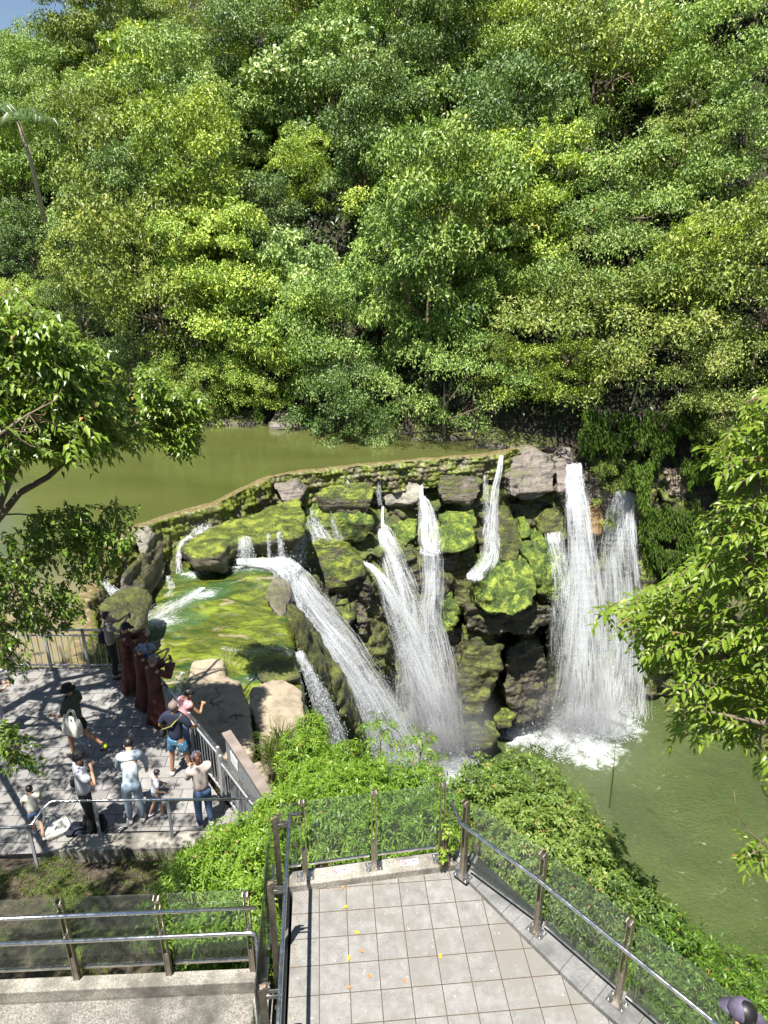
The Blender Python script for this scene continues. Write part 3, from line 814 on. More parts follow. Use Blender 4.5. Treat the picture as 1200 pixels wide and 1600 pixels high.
# white water runs where the streams cross the shelf
sep = t.n('ShaderNodeSeparateXYZ'); t.l(c, sep.inputs[0])
def blob(cx, cy, rx, ry, rot):
    m = t.mapv(c, (1, 1, 0), loc=(-cx, -cy, 0)); m2 = t.mapv(m, (1 / rx, 1 / ry, 1), rot=(0, 0, -rot)) if False else None
    v = t.n('ShaderNodeVectorRotate', rotation_type='Z_AXIS'); t.l(m, v.inputs['Vector']); v.inputs['Angle'].default_value = -rot
    m3 = t.mapv(v.outputs[0], (1 / rx, 1 / ry, 1)); ln = t.n('ShaderNodeVectorMath', operation='LENGTH'); t.l(m3, ln.inputs[0])
    return t.math('SUBTRACT', 1.0, ln.outputs['Value'], clamp=True)
run = None
for b in [(-7.6, 20.9, 1.9, .75, .35), (-6.6, 23.0, 1.6, .8, .9), (-4.9, 25.0, 1.9, .45, -.05), (-7.4, 24.6, .8, .7, 0), (-3.5, 17.9, 1.5, .35, .25), (-5.7, 16.9, .8, .3, -.5)]:
    k_ = blob(*b); run = k_ if run is None else t.math('MAXIMUM', run, k_)
fo = t.noise(t.mapv(c, (1, 2.6, 1), (0, 0, .4)), 4.2, 12, .78, 1.0)
wm = t.step(t.math('ADD', t.math('MULTIPLY', run, 1.0), t.math('MULTIPLY', t.math('SUBTRACT', fo, .5), 2.4)), .52, 1.0)
col = t.mix(t.math('MULTIPLY', t.step(run, 0, .25), .6), col, (.045, .10, .035))
col = t.mix(t.math('MULTIPLY', wm, .75), col, (.7, .76, .74))
M_SHELF = t.done(t.bsdf(col, t.ramp(n3, [(.3, .08), (.7, .35)]), t.bump(t.math('ADD', n2, t.math('ADD', t.math('MULTIPLY', n3, .4), t.math('MULTIPLY', wm, .3))), .55, .12), Specular_IOR_Level=.5))
slab('broad flat rock shelf coated in bright algae with shallow water running over it',
     [(-9.2, 14.9), (-9.6, 22), (-9.4, 25.2), (-7.3, 27.4), (-5, 27.2), (-3.9, 25.6), (-3.75, 23.6), (-3.2, 21.6), (-2.9, 19.6), (-2.35, 17.6), (-2.0, 16.2), (-2.6, 14.9), (-4.5, 14.0), (-7, 14.0)],
     -12.35, 3.2, M_SHELF, amp=.16, vox=.16, sc=.5, strata=.2, name='rock_shelf', under=.03, world=True, it=1)

# ---------------------------------------------------------------- individual rocks
slab('mossy ledge under the weir with a grey overhanging nose', [(283, 853), (300, 838), (345, 815), (400, 802), (432, 786), (466, 780), (474, 800), (470, 828), (440, 834), (395, 836), (355, 850), (340, 868), (300, 868)], -11.25, 1.0, M_MOSSY, .1, .1, .8, .14, under=.2)
rock('grey snout of rock below the left end of the mossy ledge', [(284, 858, 25.2), (300, 848, 25.3), (340, 848, 25.2), (350, 866, 25), (330, 882, 24.9), (298, 880, 24.9)], M_GREY, 1.5, .4, .08, .09)
rock('mossy boulder between the weir and the grey snout', [(252, 845, 25.8), (268, 833, 26.2), (290, 835, 26.2), (290, 862, 25.6), (272, 874, 25.4), (253, 868, 25.5)], M_MOSSY, 1.2, .5, .08, .09)
rock('small grey boulder at the left edge of the shelf pool', [(236, 880, 24.8), (250, 874, 25), (260, 890, 24.8), (252, 908, 24.4), (238, 902, 24.5)], M_GREY, .9, .4, .05, .07)
rock('brown boulder beside the small grey boulder', [(256, 880, 24.9), (276, 870, 25.2), (280, 890, 24.9), (272, 908, 24.4), (256, 900, 24.5)], M_HALF, .9, .4, .06, .07)
rock('long slanting mossy block below the weir at left', [(184, 925, 20.9), (192, 893, 21.3), (232, 862, 23.6), (242, 868, 23.8), (238, 900, 23.2), (212, 935, 21.3), (196, 944, 20.9)], M_HALF, 1.6, 1.0, .12, .1)
rock('square mossy block beside the plaza railing', [(154, 950, 18.6), (160, 936, 19.4), (205, 934, 19.7), (217, 942, 19.6), (213, 975, 18.7), (196, 992, 18.2), (158, 992, 18.0)], M_HALF, 1.0, 1.4, .1, .09)
rock('pale wet rock face under the left bend of the weir', [(208, 835, 24.2), (222, 826, 24.6), (234, 850, 24.2), (230, 872, 23.8), (214, 866, 23.8)], M_PALE, .9, .8, .08, .08)
rock('dark blocky rock at the foot of the weir bend', [(428, 758, 30.5), (462, 752, 30.8), (474, 770, 30.6), (470, 786, 30.3), (440, 786, 30)], M_GREY, 1.2, .6, .12, .1)
slab('upper mossy step below the middle of the weir', [(495, 772, -11.4), (505, 757, -11.2), (560, 752, -11.1), (584, 762, -11.2), (584, 780, -11.6), (540, 782, -11.7), (505, 782, -11.7)], -11.4, .9, M_MOSSY, .1, .1)
slab('bright sloping moss ledge left of the central falls', [(462, 796, -12.2), (490, 776, -11.7), (540, 784, -11.9), (586, 802, -12.3), (584, 818, -12.7), (540, 812, -12.6), (500, 808, -12.5), (470, 812, -12.5)], -12, 1.0, M_SMOOTHGREEN, .1, .1)
rock('big round headed rock streaked white at the weir', [(597, 760, 32.9), (602, 746, 33.2), (650, 742, 33.4), (659, 752, 33.2), (657, 778, 32.6), (640, 790, 32.3), (602, 788, 32.3)], M_PALE, 1.5, .6, .12, .1)
rock('layered mossy block under the right part of the weir', [(686, 742, 33.3), (700, 732, 33.8), (750, 730, 34), (753, 755, 33.6), (748, 776, 33), (735, 788, 32.7), (690, 782, 32.6)], M_HALF, 1.5, .5, .14, .1, strata=.25)
slab('shelf of bright moss just under the layered block', [(684, 800, -13.0), (700, 793, -12.8), (742, 792, -12.8), (746, 806, -13.0), (740, 822, -13.6), (690, 820, -13.5)], -13, .8, M_SMOOTHGREEN, .1, .1)
rock('rounded green ledge beside the central cascade', [(652, 838, 31.6), (690, 832, 31.8), (735, 812, 32.4), (745, 822, 32.2), (742, 850, 31.3), (715, 864, 31), (660, 860, 31)], M_SMOOTHGREEN, 2.2, .7, .14, .1)
rock('green boulder on the left of the central cascade', [(608, 818, 32.2), (625, 808, 32.6), (652, 812, 32.6), (650, 838, 31.9), (632, 854, 31.5), (612, 846, 31.6)], M_SMOOTHGREEN, 1.6, .6, .1, .1)
rock('small dark rock under the green boulder', [(612, 852, 31.6), (645, 850, 31.6), (650, 872, 31.2), (630, 884, 31), (614, 872, 31.2)], M_WET, 1.6, .6, .1, .1)
rock('flat mossy step below the sloping ledge', [(512, 830, 31.4), (535, 820, 31.8), (582, 822, 31.8), (584, 840, 31.2), (550, 848, 30.9), (516, 846, 31)], M_MOSSY, 1.8, .5, .12, .1)
rock('mossy green slope of rock beside the left cascade', [(520, 850, 31.0), (570, 846, 31.3), (582, 870, 30.9), (570, 884, 30.6), (530, 872, 30.5)], M_OLIVE, 1.5, .8, .12, .1)
rock('large moss capped boulder at the head of the left gorge', [(471, 862, 29.4), (478, 850, 29.8), (505, 846, 30.0), (545, 858, 30), (570, 882, 29.8), (566, 896, 29.3), (540, 912, 29), (500, 925, 28.9), (476, 905, 29)], M_MOSSY, 2.2, 1.6, .12, .1)
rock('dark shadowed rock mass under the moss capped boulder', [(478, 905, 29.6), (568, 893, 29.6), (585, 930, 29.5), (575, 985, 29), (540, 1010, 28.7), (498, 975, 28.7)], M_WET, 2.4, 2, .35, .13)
rock('small yellow green boulder in the left gorge', [(508, 962, 28.6), (522, 942, 28.8), (545, 940, 28.9), (552, 965, 28.6), (538, 990, 28.2), (514, 985, 28.2)], M_MOSSY, 1.2, .6, .14, .09)
rock('tall dark green rock between the two left falls', [(545, 1000, 29.2), (560, 955, 29.8), (590, 950, 30), (602, 1010, 29.2), (606, 1075, 28.7), (575, 1090, 28.4), (550, 1050, 28.6)], M_OLIVE, 2.0, 2, .3, .12)
rock('ragged brown rock behind the thin central veil', [(636, 872, 31.6), (668, 864, 31.8), (712, 868, 31.8), (716, 905, 31.2), (690, 928, 30.9), (648, 918, 31)], M_WET, 2.0, 1.4, .35, .12)
rock('green boulder behind the central veil', [(688, 930, 30.9), (708, 924, 31), (718, 950, 30.6), (710, 985, 30.2), (690, 990, 30.1)], M_SMOOTHGREEN, 2.0, 1.0, .15, .1)
rock('dull green boulder left of the central veil', [(640, 932, 30.9), (672, 925, 31), (684, 960, 30.5), (665, 985, 30.3), (640, 975, 30.4)], M_OLIVE, 2.0, 1.0, .15, .1)
rock('upright green rib of rock right of the thin fall', [(778, 800, 32.8), (790, 794, 33), (808, 822, 32.4), (818, 850, 31.8), (806, 882, 31.3), (782, 876, 31.5)], M_OLIVE, 1.8, .8, .12, .1)
rock('short green knob beside the upright rib', [(812, 818, 32.6), (828, 816, 32.7), (830, 836, 32.2), (816, 842, 32)], M_SMOOTHGREEN, 1.2, .5, .06, .08)
rock('smooth bright green hump of rock in the middle of the falls', [(742, 902, 30.3), (775, 880, 31), (828, 872, 31.4), (838, 915, 30.4), (832, 945, 29.7), (800, 962, 29.3), (762, 958, 29.3), (736, 945, 29.6)], M_SMOOTHGREEN, 2.6, 1.0, .2, .1)
rock('bright green shoulder of rock beside the tall right fall', [(812, 850, 32), (848, 838, 32.4), (876, 868, 32.2), (886, 910, 31.5), (872, 944, 30.9), (846, 930, 30.8), (830, 895, 31)], M_SMOOTHGREEN, 2.0, 1.2, .2, .1)
rock('jagged overhanging brown lip below the green hump', [(722, 962, 29.9), (738, 945, 30), (800, 955, 30), (862, 945, 31), (866, 975, 30.8), (820, 988, 30.2), (735, 990, 29.8)], M_WET, 2.4, .6, .3, .11)
rock('leaf shaped olive rock low in the middle of the gorge', [(716, 1040, 29.6), (724, 995, 30.2), (758, 985, 30.4), (785, 1010, 30), (780, 1060, 29.4), (752, 1110, 28.9), (722, 1120, 28.9)], M_OLIVE, 2.4, 1.6, .22, .12)
rock('brown rock buttress with pale streak under the overhang', [(790, 1020, 31.0), (812, 1000, 31.3), (852, 1010, 31.4), (862, 1070, 31), (850, 1120, 30.7), (806, 1130, 30.4), (788, 1085, 30.5)], M_WET, 2.0, 1, .3, .12)
rock('green boulder at the foot of the central rocks', [(722, 1140, 28.9), (740, 1118, 29.2), (765, 1125, 29.3), (778, 1150, 29), (760, 1172, 28.6), (730, 1172, 28.6)], M_MOSSY, 1.5, .8, .15, .1)
rock('small mossy rock at the pool edge', [(770, 1122, 29.9), (785, 1112, 30.1), (806, 1116, 30.2), (800, 1134, 29.9), (778, 1138, 29.8)], M_MOSSY, 1.0, .5, .1, .08)
rock('small brown rock low in the left gorge', [(560, 1090, 28.6), (585, 1082, 28.8), (598, 1110, 28.5), (580, 1130, 28.2), (560, 1120, 28.2)], M_WET, 1.5, 1, .12, .1)
rock('big grey brown rock crowning the right end of the weir', [(788, 745, 34.0), (793, 714, 34.9), (828, 699, 35.9), (864, 708, 35.9), (872, 732, 35.2), (862, 768, 34.2), (835, 780, 33.9), (800, 776, 33.8)], M_GREY, 1.6, .6, .2, .1, strata=.22)
rock('tilted grey slab at the lip of the tall right fall', [(866, 720, 35.2), (872, 701, 35.7), (893, 700, 35.8), (897, 722, 35.3), (888, 762, 34.5), (872, 770, 34.3)], M_GREY, 1.4, .8, .1, .09)
rock('wet mossy knob behind the thin trickles', [(842, 820, 33.6), (852, 800, 34), (872, 796, 34), (884, 815, 33.8), (880, 845, 33.2), (852, 848, 33.1)], M_OLIVE, 1.6, 1.0, .15, .09)
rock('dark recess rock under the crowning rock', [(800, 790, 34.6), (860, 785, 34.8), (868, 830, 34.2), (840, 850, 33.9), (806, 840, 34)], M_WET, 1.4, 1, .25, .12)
rock('large black wet rock between the two tall falls', [(908, 745, 35.6), (930, 728, 36.2), (975, 735, 36.4), (984, 765, 35.8), (965, 800, 35.2), (925, 805, 35)], M_WET, 1.6, 1, .3, .12)
rock('rust brown rock under the black wet rock', [(914, 795, 34.9), (935, 788, 35.1), (947, 810, 34.9), (938, 835, 34.5), (918, 832, 34.4)], moss_rock('rusty_rock', (.28, .16, .07), .5, .3, OL, slope=(.1, .8)), 1.4, .8, .12, .09)
rock('mossy rock column at the lip of the far right fall', [(984, 745, 35.4), (1000, 722, 36), (1022, 725, 36.1), (1028, 765, 35.4), (1014, 805, 34.7), (992, 800, 34.7)], M_OLIVE, 1.6, 1, .2, .1)
rock('cream brown rock on the bank right of the falls', [(1040, 735, 35.4), (1062, 728, 35.8), (1078, 745, 35.5), (1070, 775, 35), (1048, 775, 35)], M_TAN, 1.2, .8, .25, .1)
rock('yellow green rock foot beside the far right fall', [(1000, 880, 34), (1012, 850, 34.4), (1026, 895, 34), (1030, 930, 33.5), (1004, 930, 33.4)], M_MOSSY, 1.2, 1, .12, .1)
for lab_, m_, pts_ in [('dull green rock behind the top of the arching waterfall', M_OLIVE, [(582, 880, 31.4), (610, 862, 31.9), (642, 872, 31.9), (648, 925, 31.1), (610, 945, 30.9), (584, 925, 31)]),
    ('mossy rock between the central veil and the green hump', M_OLIVE, [(706, 862, 32.2), (742, 860, 32.4), (748, 900, 31.8), (742, 950, 31.2), (712, 950, 31.2), (704, 905, 31.6)]),
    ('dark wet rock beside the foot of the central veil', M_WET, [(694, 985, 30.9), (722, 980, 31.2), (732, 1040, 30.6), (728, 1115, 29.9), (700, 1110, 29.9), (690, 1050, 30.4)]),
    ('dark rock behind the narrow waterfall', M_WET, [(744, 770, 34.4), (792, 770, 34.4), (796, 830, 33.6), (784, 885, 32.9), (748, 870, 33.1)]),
    ('olive rock behind the fanning waterfall', M_OLIVE, [(596, 945, 31.2), (634, 935, 31.4), (648, 985, 30.9), (644, 1070, 30.4), (606, 1070, 30.4), (592, 1000, 30.8)]),
    ('tall wet rock edge left of the tallest waterfall', M_OLIVE, [(858, 940, 32.8), (884, 930, 33.1), (892, 1010, 32.7), (886, 1115, 32.1), (860, 1120, 31.8), (852, 1030, 32.3)]),
    ('mossy rock step between the sloping ledge and the central veil', M_MOSSY, [(584, 812, 32.2), (610, 802, 32.6), (618, 850, 31.8), (606, 880, 31.4), (584, 872, 31.4)])]:
    rock(lab_, pts_, m_, 2.0, 1.2, .22, .1)
# the long smooth slab in the left gorge
rock('long smooth green slab slanting down into the left gorge', None, M_OLIVE, 1.2, 2.2, .14, .13,
     world=[ony(444, 940, 22.6), ony(468, 985, 22.4), ony(515, 1045, 22.5), ony(556, 1108, 22.7), ony(566, 1155, 22.3), ony(520, 1112, 21.0), ony(476, 1032, 19.6), ony(455, 985, 20.2)], name='rock_slab')
rock('grey rock rim on the right edge of the shelf', [(410, 930, 22.5), (435, 905, 24), (446, 915, 23.8), (450, 950, 22), (440, 975, 20.9)], M_GREY, 1.2, .8, .07, .1)
rock('flat brown rock awash near the right edge of the shelf', [(400, 1050, 17.7), (425, 1037, 18), (455, 1040, 18), (468, 1056, 17.5), (440, 1066, 17.2), (405, 1064, 17.2)], M_HALF, .4, .4, .05, .08)
# dry boulders in front
slab('large cream boulder with flat top beside the plaza railing', [(288, 1080), (300, 1030), (350, 1026), (353, 1058), (378, 1066), (392, 1110), (402, 1175), (352, 1185), (318, 1160), (290, 1120)], -10.75, 1.8, M_TAN, .07, .09, .8, .08, name='boulder', under=.1)
slab('rounded tan boulder above the green shrubs', [(390, 1105), (393, 1072), (440, 1057), (472, 1078), (479, 1125), (440, 1150), (415, 1168), (402, 1150)], -10.8, 1.7, M_TAN, .07, .09, .8, .08, name='boulder', under=.1)
slab('low tan rock behind the wooden capped barrier', [(372, 1188), (412, 1180), (420, 1215), (400, 1240), (376, 1225)], -10.9, 1.2, M_TAN, .08, .09, .8, .08, name='boulder', under=.1)
slab('dark broken rock beside the wooden capped barrier', [(345, 1195), (372, 1195), (402, 1250), (420, 1290), (380, 1290), (350, 1240)], -11.2, 1.2, M_GREY, .2, .1, 1, .1, name='boulder', under=.1)
# far bank
for i, (u0, u1, v, lab) in enumerate([(420, 520, 661, 'long low brown rock at the far waterline below the forest'), (535, 640, 668, 'dark flat rock at the far waterline in the centre'), (640, 760, 678, 'shaded rock ledge at the far waterline near the weir'),
                                      (300, 410, 655, 'small rock bank at the far waterline on the left'), (745, 870, 690, 'low dark ledge where the far bank meets the weir')]):
    a = onz(u0, v + 4, -10.5); b = onz(u1, v + 5, -10.5)
    slab(lab, [(a.x, a.y, -10.45), (b.x, b.y, -10.5), (b.x + .3, b.y + 1.6, -10.1), (a.x + .2, a.y + 1.8, -9.9)], -10.4, .9, M_GREY if i < 2 else M_HALF, .16, .13, .8, .15, name='bank_rock', under=.05, world=True)
# ---------------------------------------------------------------- falling water
t = NT('white_water')
p = t.n('ShaderNodeBsdfPrincipled'); p.inputs['Base Color'].default_value = (.92, .94, .97, 1); p.inputs['Roughness'].default_value = .3
tr = t.n('ShaderNodeBsdfTranslucent'); tr.inputs[0].default_value = (.92, .94, .97, 1)
mx = t.n('ShaderNodeMixShader'); mx.inputs[0].default_value = .5; t.l(p.outputs[0], mx.inputs[1]); t.l(tr.outputs[0], mx.inputs[2])
M_WHITE = t.done(mx.outputs[0])
t = NT('water_veil')
tc = t.coord('UV'); nz_ = t.noise(t.mapv(tc, (1, .10, 1)), 9, 8, .75, .2); n2_ = t.noise(t.mapv(tc, (1, .35, 1)), 26, 5, .7)
a_ = t.step(t.math('ADD', t.math('MULTIPLY', nz_, .55), t.math('ADD', t.math('MULTIPLY', n2_, .3), t.math('MULTIPLY', t.noise(t.mapv(tc, (1, .5, 1)), 2.2, 4, .6), .15))), .44, .60)
sepuv = t.n('ShaderNodeSeparateXYZ'); t.l(tc, sepuv.inputs[0])
dens = t.n('ShaderNodeAttribute', attribute_name='tint').outputs['Fac']
a_ = t.math('MULTIPLY', a_, dens, clamp=True)
p = t.n('ShaderNodeBsdfPrincipled'); p.inputs['Base Color'].default_value = (.91, .94, .97, 1); p.inputs['Roughness'].default_value = .3
tr = t.n('ShaderNodeBsdfTranslucent'); tr.inputs[0].default_value = (.91, .94, .97, 1)
mx = t.n('ShaderNodeMixShader'); mx.inputs[0].default_value = .5; t.l(p.outputs[0], mx.inputs[1]); t.l(tr.outputs[0], mx.inputs[2])
tp = t.n('ShaderNodeBsdfTransparent'); m2 = t.n('ShaderNodeMixShader'); t.l(a_, m2.inputs[0]); t.l(tp.outputs[0], m2.inputs[1]); t.l(mx.outputs[0], m2.inputs[2])
M_VEIL = t.done(m2.outputs[0])

t = NT('streaking_water')
p = t.n('ShaderNodeBsdfPrincipled'); p.inputs['Base Color'].default_value = (.92, .94, .97, 1); p.inputs['Roughness'].default_value = .35
tr = t.n('ShaderNodeBsdfTranslucent'); tr.inputs[0].default_value = (.92, .94, .97, 1)
mx = t.n('ShaderNodeMixShader'); mx.inputs[0].default_value = .5; t.l(p.outputs[0], mx.inputs[1]); t.l(tr.outputs[0], mx.inputs[2])
tp = t.n('ShaderNodeBsdfTransparent'); m2 = t.n('ShaderNodeMixShader'); m2.inputs[0].default_value = .29; t.l(tp.outputs[0], m2.inputs[1]); t.l(mx.outputs[0], m2.inputs[2])
M_STREAK = t.done(m2.outputs[0])
frng = np.random.RandomState(3)
OCT = np.array([[1, 0, 0], [-1, 0, 0], [0, 1, 0], [0, -1, 0], [0, 0, 1], [0, 0, -1]], float)
OCF = np.array([[0, 2, 4], [2, 1, 4], [1, 3, 4], [3, 0, 4], [2, 0, 5], [1, 2, 5], [3, 1, 5], [0, 3, 5]])
def drops_mesh(name, P, r, parent, stretch=1.0):
    n = len(P); V = (P[:, None] + OCT[None] * r[:, None, None] * np.array([1, 1, stretch])).reshape(-1, 3)
    F = (OCF[None] + (np.arange(n) * 6)[:, None, None]).reshape(-1, 3)
    return link(name, raw_mesh(name, V, [F], True), M_WHITE, parent)
def catmull(K, n):
    K = np.array(K, float); K = np.vstack([2 * K[0] - K[1], K, 2 * K[-1] - K[-2]]); m = len(K) - 3; out = []
    for s in np.linspace(0, m - 1e-6, n):
        i = int(s); f = s - i; a, b, c_, d_ = K[i:i + 4]
        out.append(.5 * ((2 * b) + (c_ - a) * f + (2 * a - 5 * b + 4 * c_ - d_) * f * f + (3 * b - a - 3 * c_ + d_) * f ** 3))
    return np.array(out)
def fall(label, path, dens=1.0, drop=1.0, veil=.9, thick=.25, spread=1.0, lie=False):
    K = []
    for u, v, y, w in path:
        p_ = ony(u, v, y); dd = proj(p_)[2]; K.append((p_.x, p_.y, p_.z, w * dd / FPX))
    C = catmull(K, 60); X = C[:, :3]; Wd = np.maximum(C[:, 3], .05)
    T = unit(np.gradient(X, axis=0)); view = unit(X); S = unit(np.cross(T, np.array([0, 0, 1.0])) if lie else np.cross(T, view)); S[S[:, 0] < 0] *= -1
    O = unit(np.cross(S, T)); O *= np.where((O * view).sum(1) > 0, -1.0, 1.0)[:, None]
    seg = np.linalg.norm(np.diff(X, axis=0), axis=1); Ls = np.r_[0, np.cumsum(seg)]; LT = Ls[-1]
    area = float(np.sum(seg * Wd[:-1]))
    root = empty('waterfall', tuple(X[0])); root_inv = X[0]
    # ribbons
    n = int(max(26, area * 82 * dens)); m = 10
    t0 = frng.uniform(0, .93, n); t0[: n // 5] = 0; ln = frng.uniform(.03, .14, n) * (1 + .0 * t0); ln[: n // 5] = frng.uniform(.03, .13, n // 5); t1 = np.minimum(t0 + ln, 1)
    lat = np.clip(frng.normal(size=n) * .42, -1.05, 1.05) if True else 0
    cl = frng.uniform(-.9, .9, 9); g = frng.rand(n) < .3; lat[g] = cl[frng.randint(0, 9, g.sum())] + frng.normal(size=g.sum()) * .07
    kp = fbm(np.stack([lat * 2.6 + X[0, 0], (t0 + t1) * LT * .32, lat * 0 + X[0, 2]], 1), 1.0, 3) > frng.uniform(-.55, .12, n)
    t0, t1, lat = t0[kp], t1[kp], lat[kp]; n = len(t0)
    s = t0[:, None] + (t1 - t0)[:, None] * np.linspace(0, 1, m)[None]
    ii = np.clip((s * 59), 0, 58.999); i0 = ii.astype(int); fr = (ii - i0)[..., None]
    def at(A): return A[i0] * (1 - fr) + A[i0 + 1] * fr if A.ndim > 1 else A[i0] * (1 - fr[..., 0]) + A[i0 + 1] * fr[..., 0]
    Xc, Sc, Oc, Wc = at(X), at(S), at(O), at(Wd)
    wig = .05 * np.sin(s * frng.uniform(8, 40, (n, 1)) + frng.uniform(0, 6, (n, 1)))
    outw = (thick * frng.uniform(-.4, 1, (n, 1)) * (.3 + s))[..., None]
    hw = frng.uniform(.006, .032, (n, 1)) * np.sin(np.clip(np.linspace(.06, .97, m), 0, 1) * math.pi)[None] ** .5
    tw = frng.uniform(-.6, .6, (n, 1))[..., None]
    cen = Xc + Sc * ((lat[:, None] + wig) * Wc * .5)[..., None] + Oc * outw
    cen += frng.normal(size=cen.shape) * .008
    side = Sc + Oc * tw
    V = np.stack([cen - side * hw[..., None], cen + side * hw[..., None]], 2).reshape(-1, 3) - root_inv
    b = (np.arange(n) * m * 2)[:, None] + (np.arange(m - 1) * 2)[None]; b = b.ravel()
    F = np.stack([b, b + 1, b + 3, b + 2], 1)
    link('water_streams', raw_mesh('water_streams', V, [F], True), M_STREAK, root)['kind'] = 'stuff'
    # veil
    k = 14; la = np.linspace(-1, 1, k); V = []
    fade = 1 - np.abs(la) ** 3
    for j in range(2):
        A = X[:, None] + S[:, None] * (la[None] * Wd[:, None] * .5)[..., None] - O[:, None] * (.04 + j * .12 - .2 * (1 - np.abs(la))[None] * .5)[..., None]
        V.append(A)
    V = np.array(V); me_n = 2 * 60 * k
    idx = np.arange(me_n).reshape(2, 60, k); q_ = np.stack([idx[:, :-1, :-1], idx[:, 1:, :-1], idx[:, 1:, 1:], idx[:, :-1, 1:]], -1).reshape(-1, 4)
    tint = np.broadcast_to(veil * .72 * fade[None, None] * (np.clip(np.linspace(1.1, .75, 60), 0, 1) * np.clip(np.linspace(.0, 12, 60), 0, 1))[None, :, None], (2, 60, k)).ravel()
    me = raw_mesh('water_sheet', V.reshape(-1, 3) - root_inv, [q_], True, tint)
    uv = me.uv_layers.new(name='UVMap'); vi = np.zeros(len(me.loops), np.int32); me.loops.foreach_get('vertex_index', vi)
    UV = np.stack([np.broadcast_to(la[None, None] * Wd[None, :, None] * .5 + np.array([0, 3.7])[:, None, None], (2, 60, k)).ravel(), np.broadcast_to(Ls[None, :, None], (2, 60, k)).ravel()], 1)
    uv.data.foreach_set('uv', UV[vi].astype(np.float32).ravel())
    link('water_sheet', me, M_VEIL, root)
    # droplets
    n = int(area * 190 * drop) + 30; s1 = frng.beta(1.5, 1.0, n); ii = np.clip(s1 * 59, 0, 58.99).astype(int)
    lat = frng.normal(size=n) * .52 * spread
    P = X[ii] + S[ii] * (lat * Wd[ii] * .5)[:, None] + O[ii] * (thick * 1.5 * frng.uniform(-.3, 1, n) * (s1 + .2))[:, None] + frng.normal(size=(n, 3)) * .05
    drops_mesh('water_drops', P - root_inv, frng.uniform(.004, .013, n), root, 1.8)['kind'] = 'stuff'
    tag(root, label, 'waterfall')
    return root
fall('tallest straight waterfall on the right, plunging white into the pool', [(897, 726, 34.9, 20), (898, 738, 34.6, 24), (897, 755, 34.4, 28), (902, 790, 33.9, 38), (908, 850, 33.3, 44), (912, 930, 32.8, 60), (910, 1020, 32.3, 84), (907, 1100, 31.8, 104), (905, 1152, 31.2, 112)], 1.5, 1.6, 1.0, .4)
fall('rightmost broad waterfall beside the mossy cliff', [(978, 768, 35.2, 26), (974, 782, 35, 36), (972, 800, 34.9, 44), (966, 850, 34.4, 62), (968, 930, 34, 78), (970, 1020, 33.6, 84), (966, 1090, 33.2, 90), (962, 1135, 32.6, 100)], .9, 1.4, .7, .4)
fall('thin trickles crossing the green shoulder of rock', [(866, 832, 32.4, 30), (872, 870, 31.6, 30), (878, 910, 30.9, 28), (880, 960, 30.5, 44), (884, 1040, 30.4, 54)], .45, 1.0, .4)
fall('narrow waterfall dropping from the right end of the weir', [(783, 712, 34.4, 6), (780, 735, 33.5, 9), (773, 770, 33.0, 14), (768, 830, 32.2, 26), (766, 868, 31.3, 28), (752, 890, 30.4, 26), (735, 904, 29.9, 20)], 1.1, .8, .9)
fall('second thin stream beside the narrow waterfall', [(758, 742, 33.4, 8), (760, 790, 32.9, 12), (762, 840, 32.2, 18)], .6, .5, .6)
fall('central waterfall spilling over the rounded green ledge', [(658, 756, 33.2, 4), (659, 776, 32.6, 6), (663, 788, 32.3, 20), (668, 815, 31.9, 32), (671, 845, 31.3, 36), (674, 862, 30.9, 36), (675, 920, 30.3, 34), (672, 965, 30.1, 42), (684, 1030, 29.8, 50), (694, 1110, 29.4, 56), (700, 1175, 28.9, 60)], .9, 1.1, .75)
fall('fanning waterfall left of the central cascade', [(598, 792, 32.4, 3), (598, 818, 31.9, 5), (600, 828, 31.7, 18), (606, 850, 31.2, 30), (620, 890, 30.6, 40), (636, 940, 30.2, 52), (648, 1000, 29.9, 66), (660, 1080, 29.5, 84), (668, 1165, 28.9, 96)], .8, 1.3, .7)
fall('small spill over the weir above the fanning waterfall', [(589, 738, 32.9, 9), (590, 755, 32.5, 12), (594, 790, 32.1, 6)], .8, .5, .8)
fall('arching waterfall springing from behind the moss capped boulder', [(552, 874, 30.3, 3), (582, 888, 29.7, 8), (604, 920, 29.4, 24), (626, 970, 29.2, 44), (650, 1040, 29, 66), (672, 1110, 28.8, 84), (688, 1170, 28.6, 90)], 1.1, 1.6, .8, .4)
fall('small spill over the middle of the weir', [(539, 736, 32.5, 9), (541, 750, 32.1, 12), (544, 778, 31.3, 14)], .8, .6, .7)
fall('cascade over the sloping ledge left of centre', [(483, 788, 31.5, 12), (487, 805, 31, 22), (492, 828, 30.6, 32), (505, 850, 30, 38)], 1.2, 1.2, 1.0)
fall('thin veil right of the sloping ledge cascade', [(518, 786, 31.4, 6), (520, 815, 30.9, 9), (530, 845, 30.3, 18)], .7, .8, .6)
fall('wide slide of white water pouring off the shelf into the left gorge', [(372, 878, 25.2, 9), (415, 881, 24.9, 16), (442, 887, 24.6, 34), (458, 915, 24.3, 58), (478, 955, 24.1, 74), (512, 1000, 24.0, 76), (552, 1055, 24.0, 74), (585, 1115, 24.1, 86), (610, 1180, 24.3, 100), (630, 1270, 24.5, 110)], 1.6, 2.4, 1.2, .4)
fall('narrow fall slipping between the slab and the tan boulder', [(466, 1018, 17.5, 10), (482, 1050, 17.4, 20), (500, 1092, 17.4, 30), (518, 1130, 17.5, 34), (538, 1190, 17.7, 36)], 2.0, 2.4, 1.2, .15)
fall('short broad fall from the weir onto the mossy ledge', [(308, 797, 27.2, 40), (309, 815, 26.8, 44), (312, 836, 26.3, 48)], 2.0, 1.4, 1.0, .1)
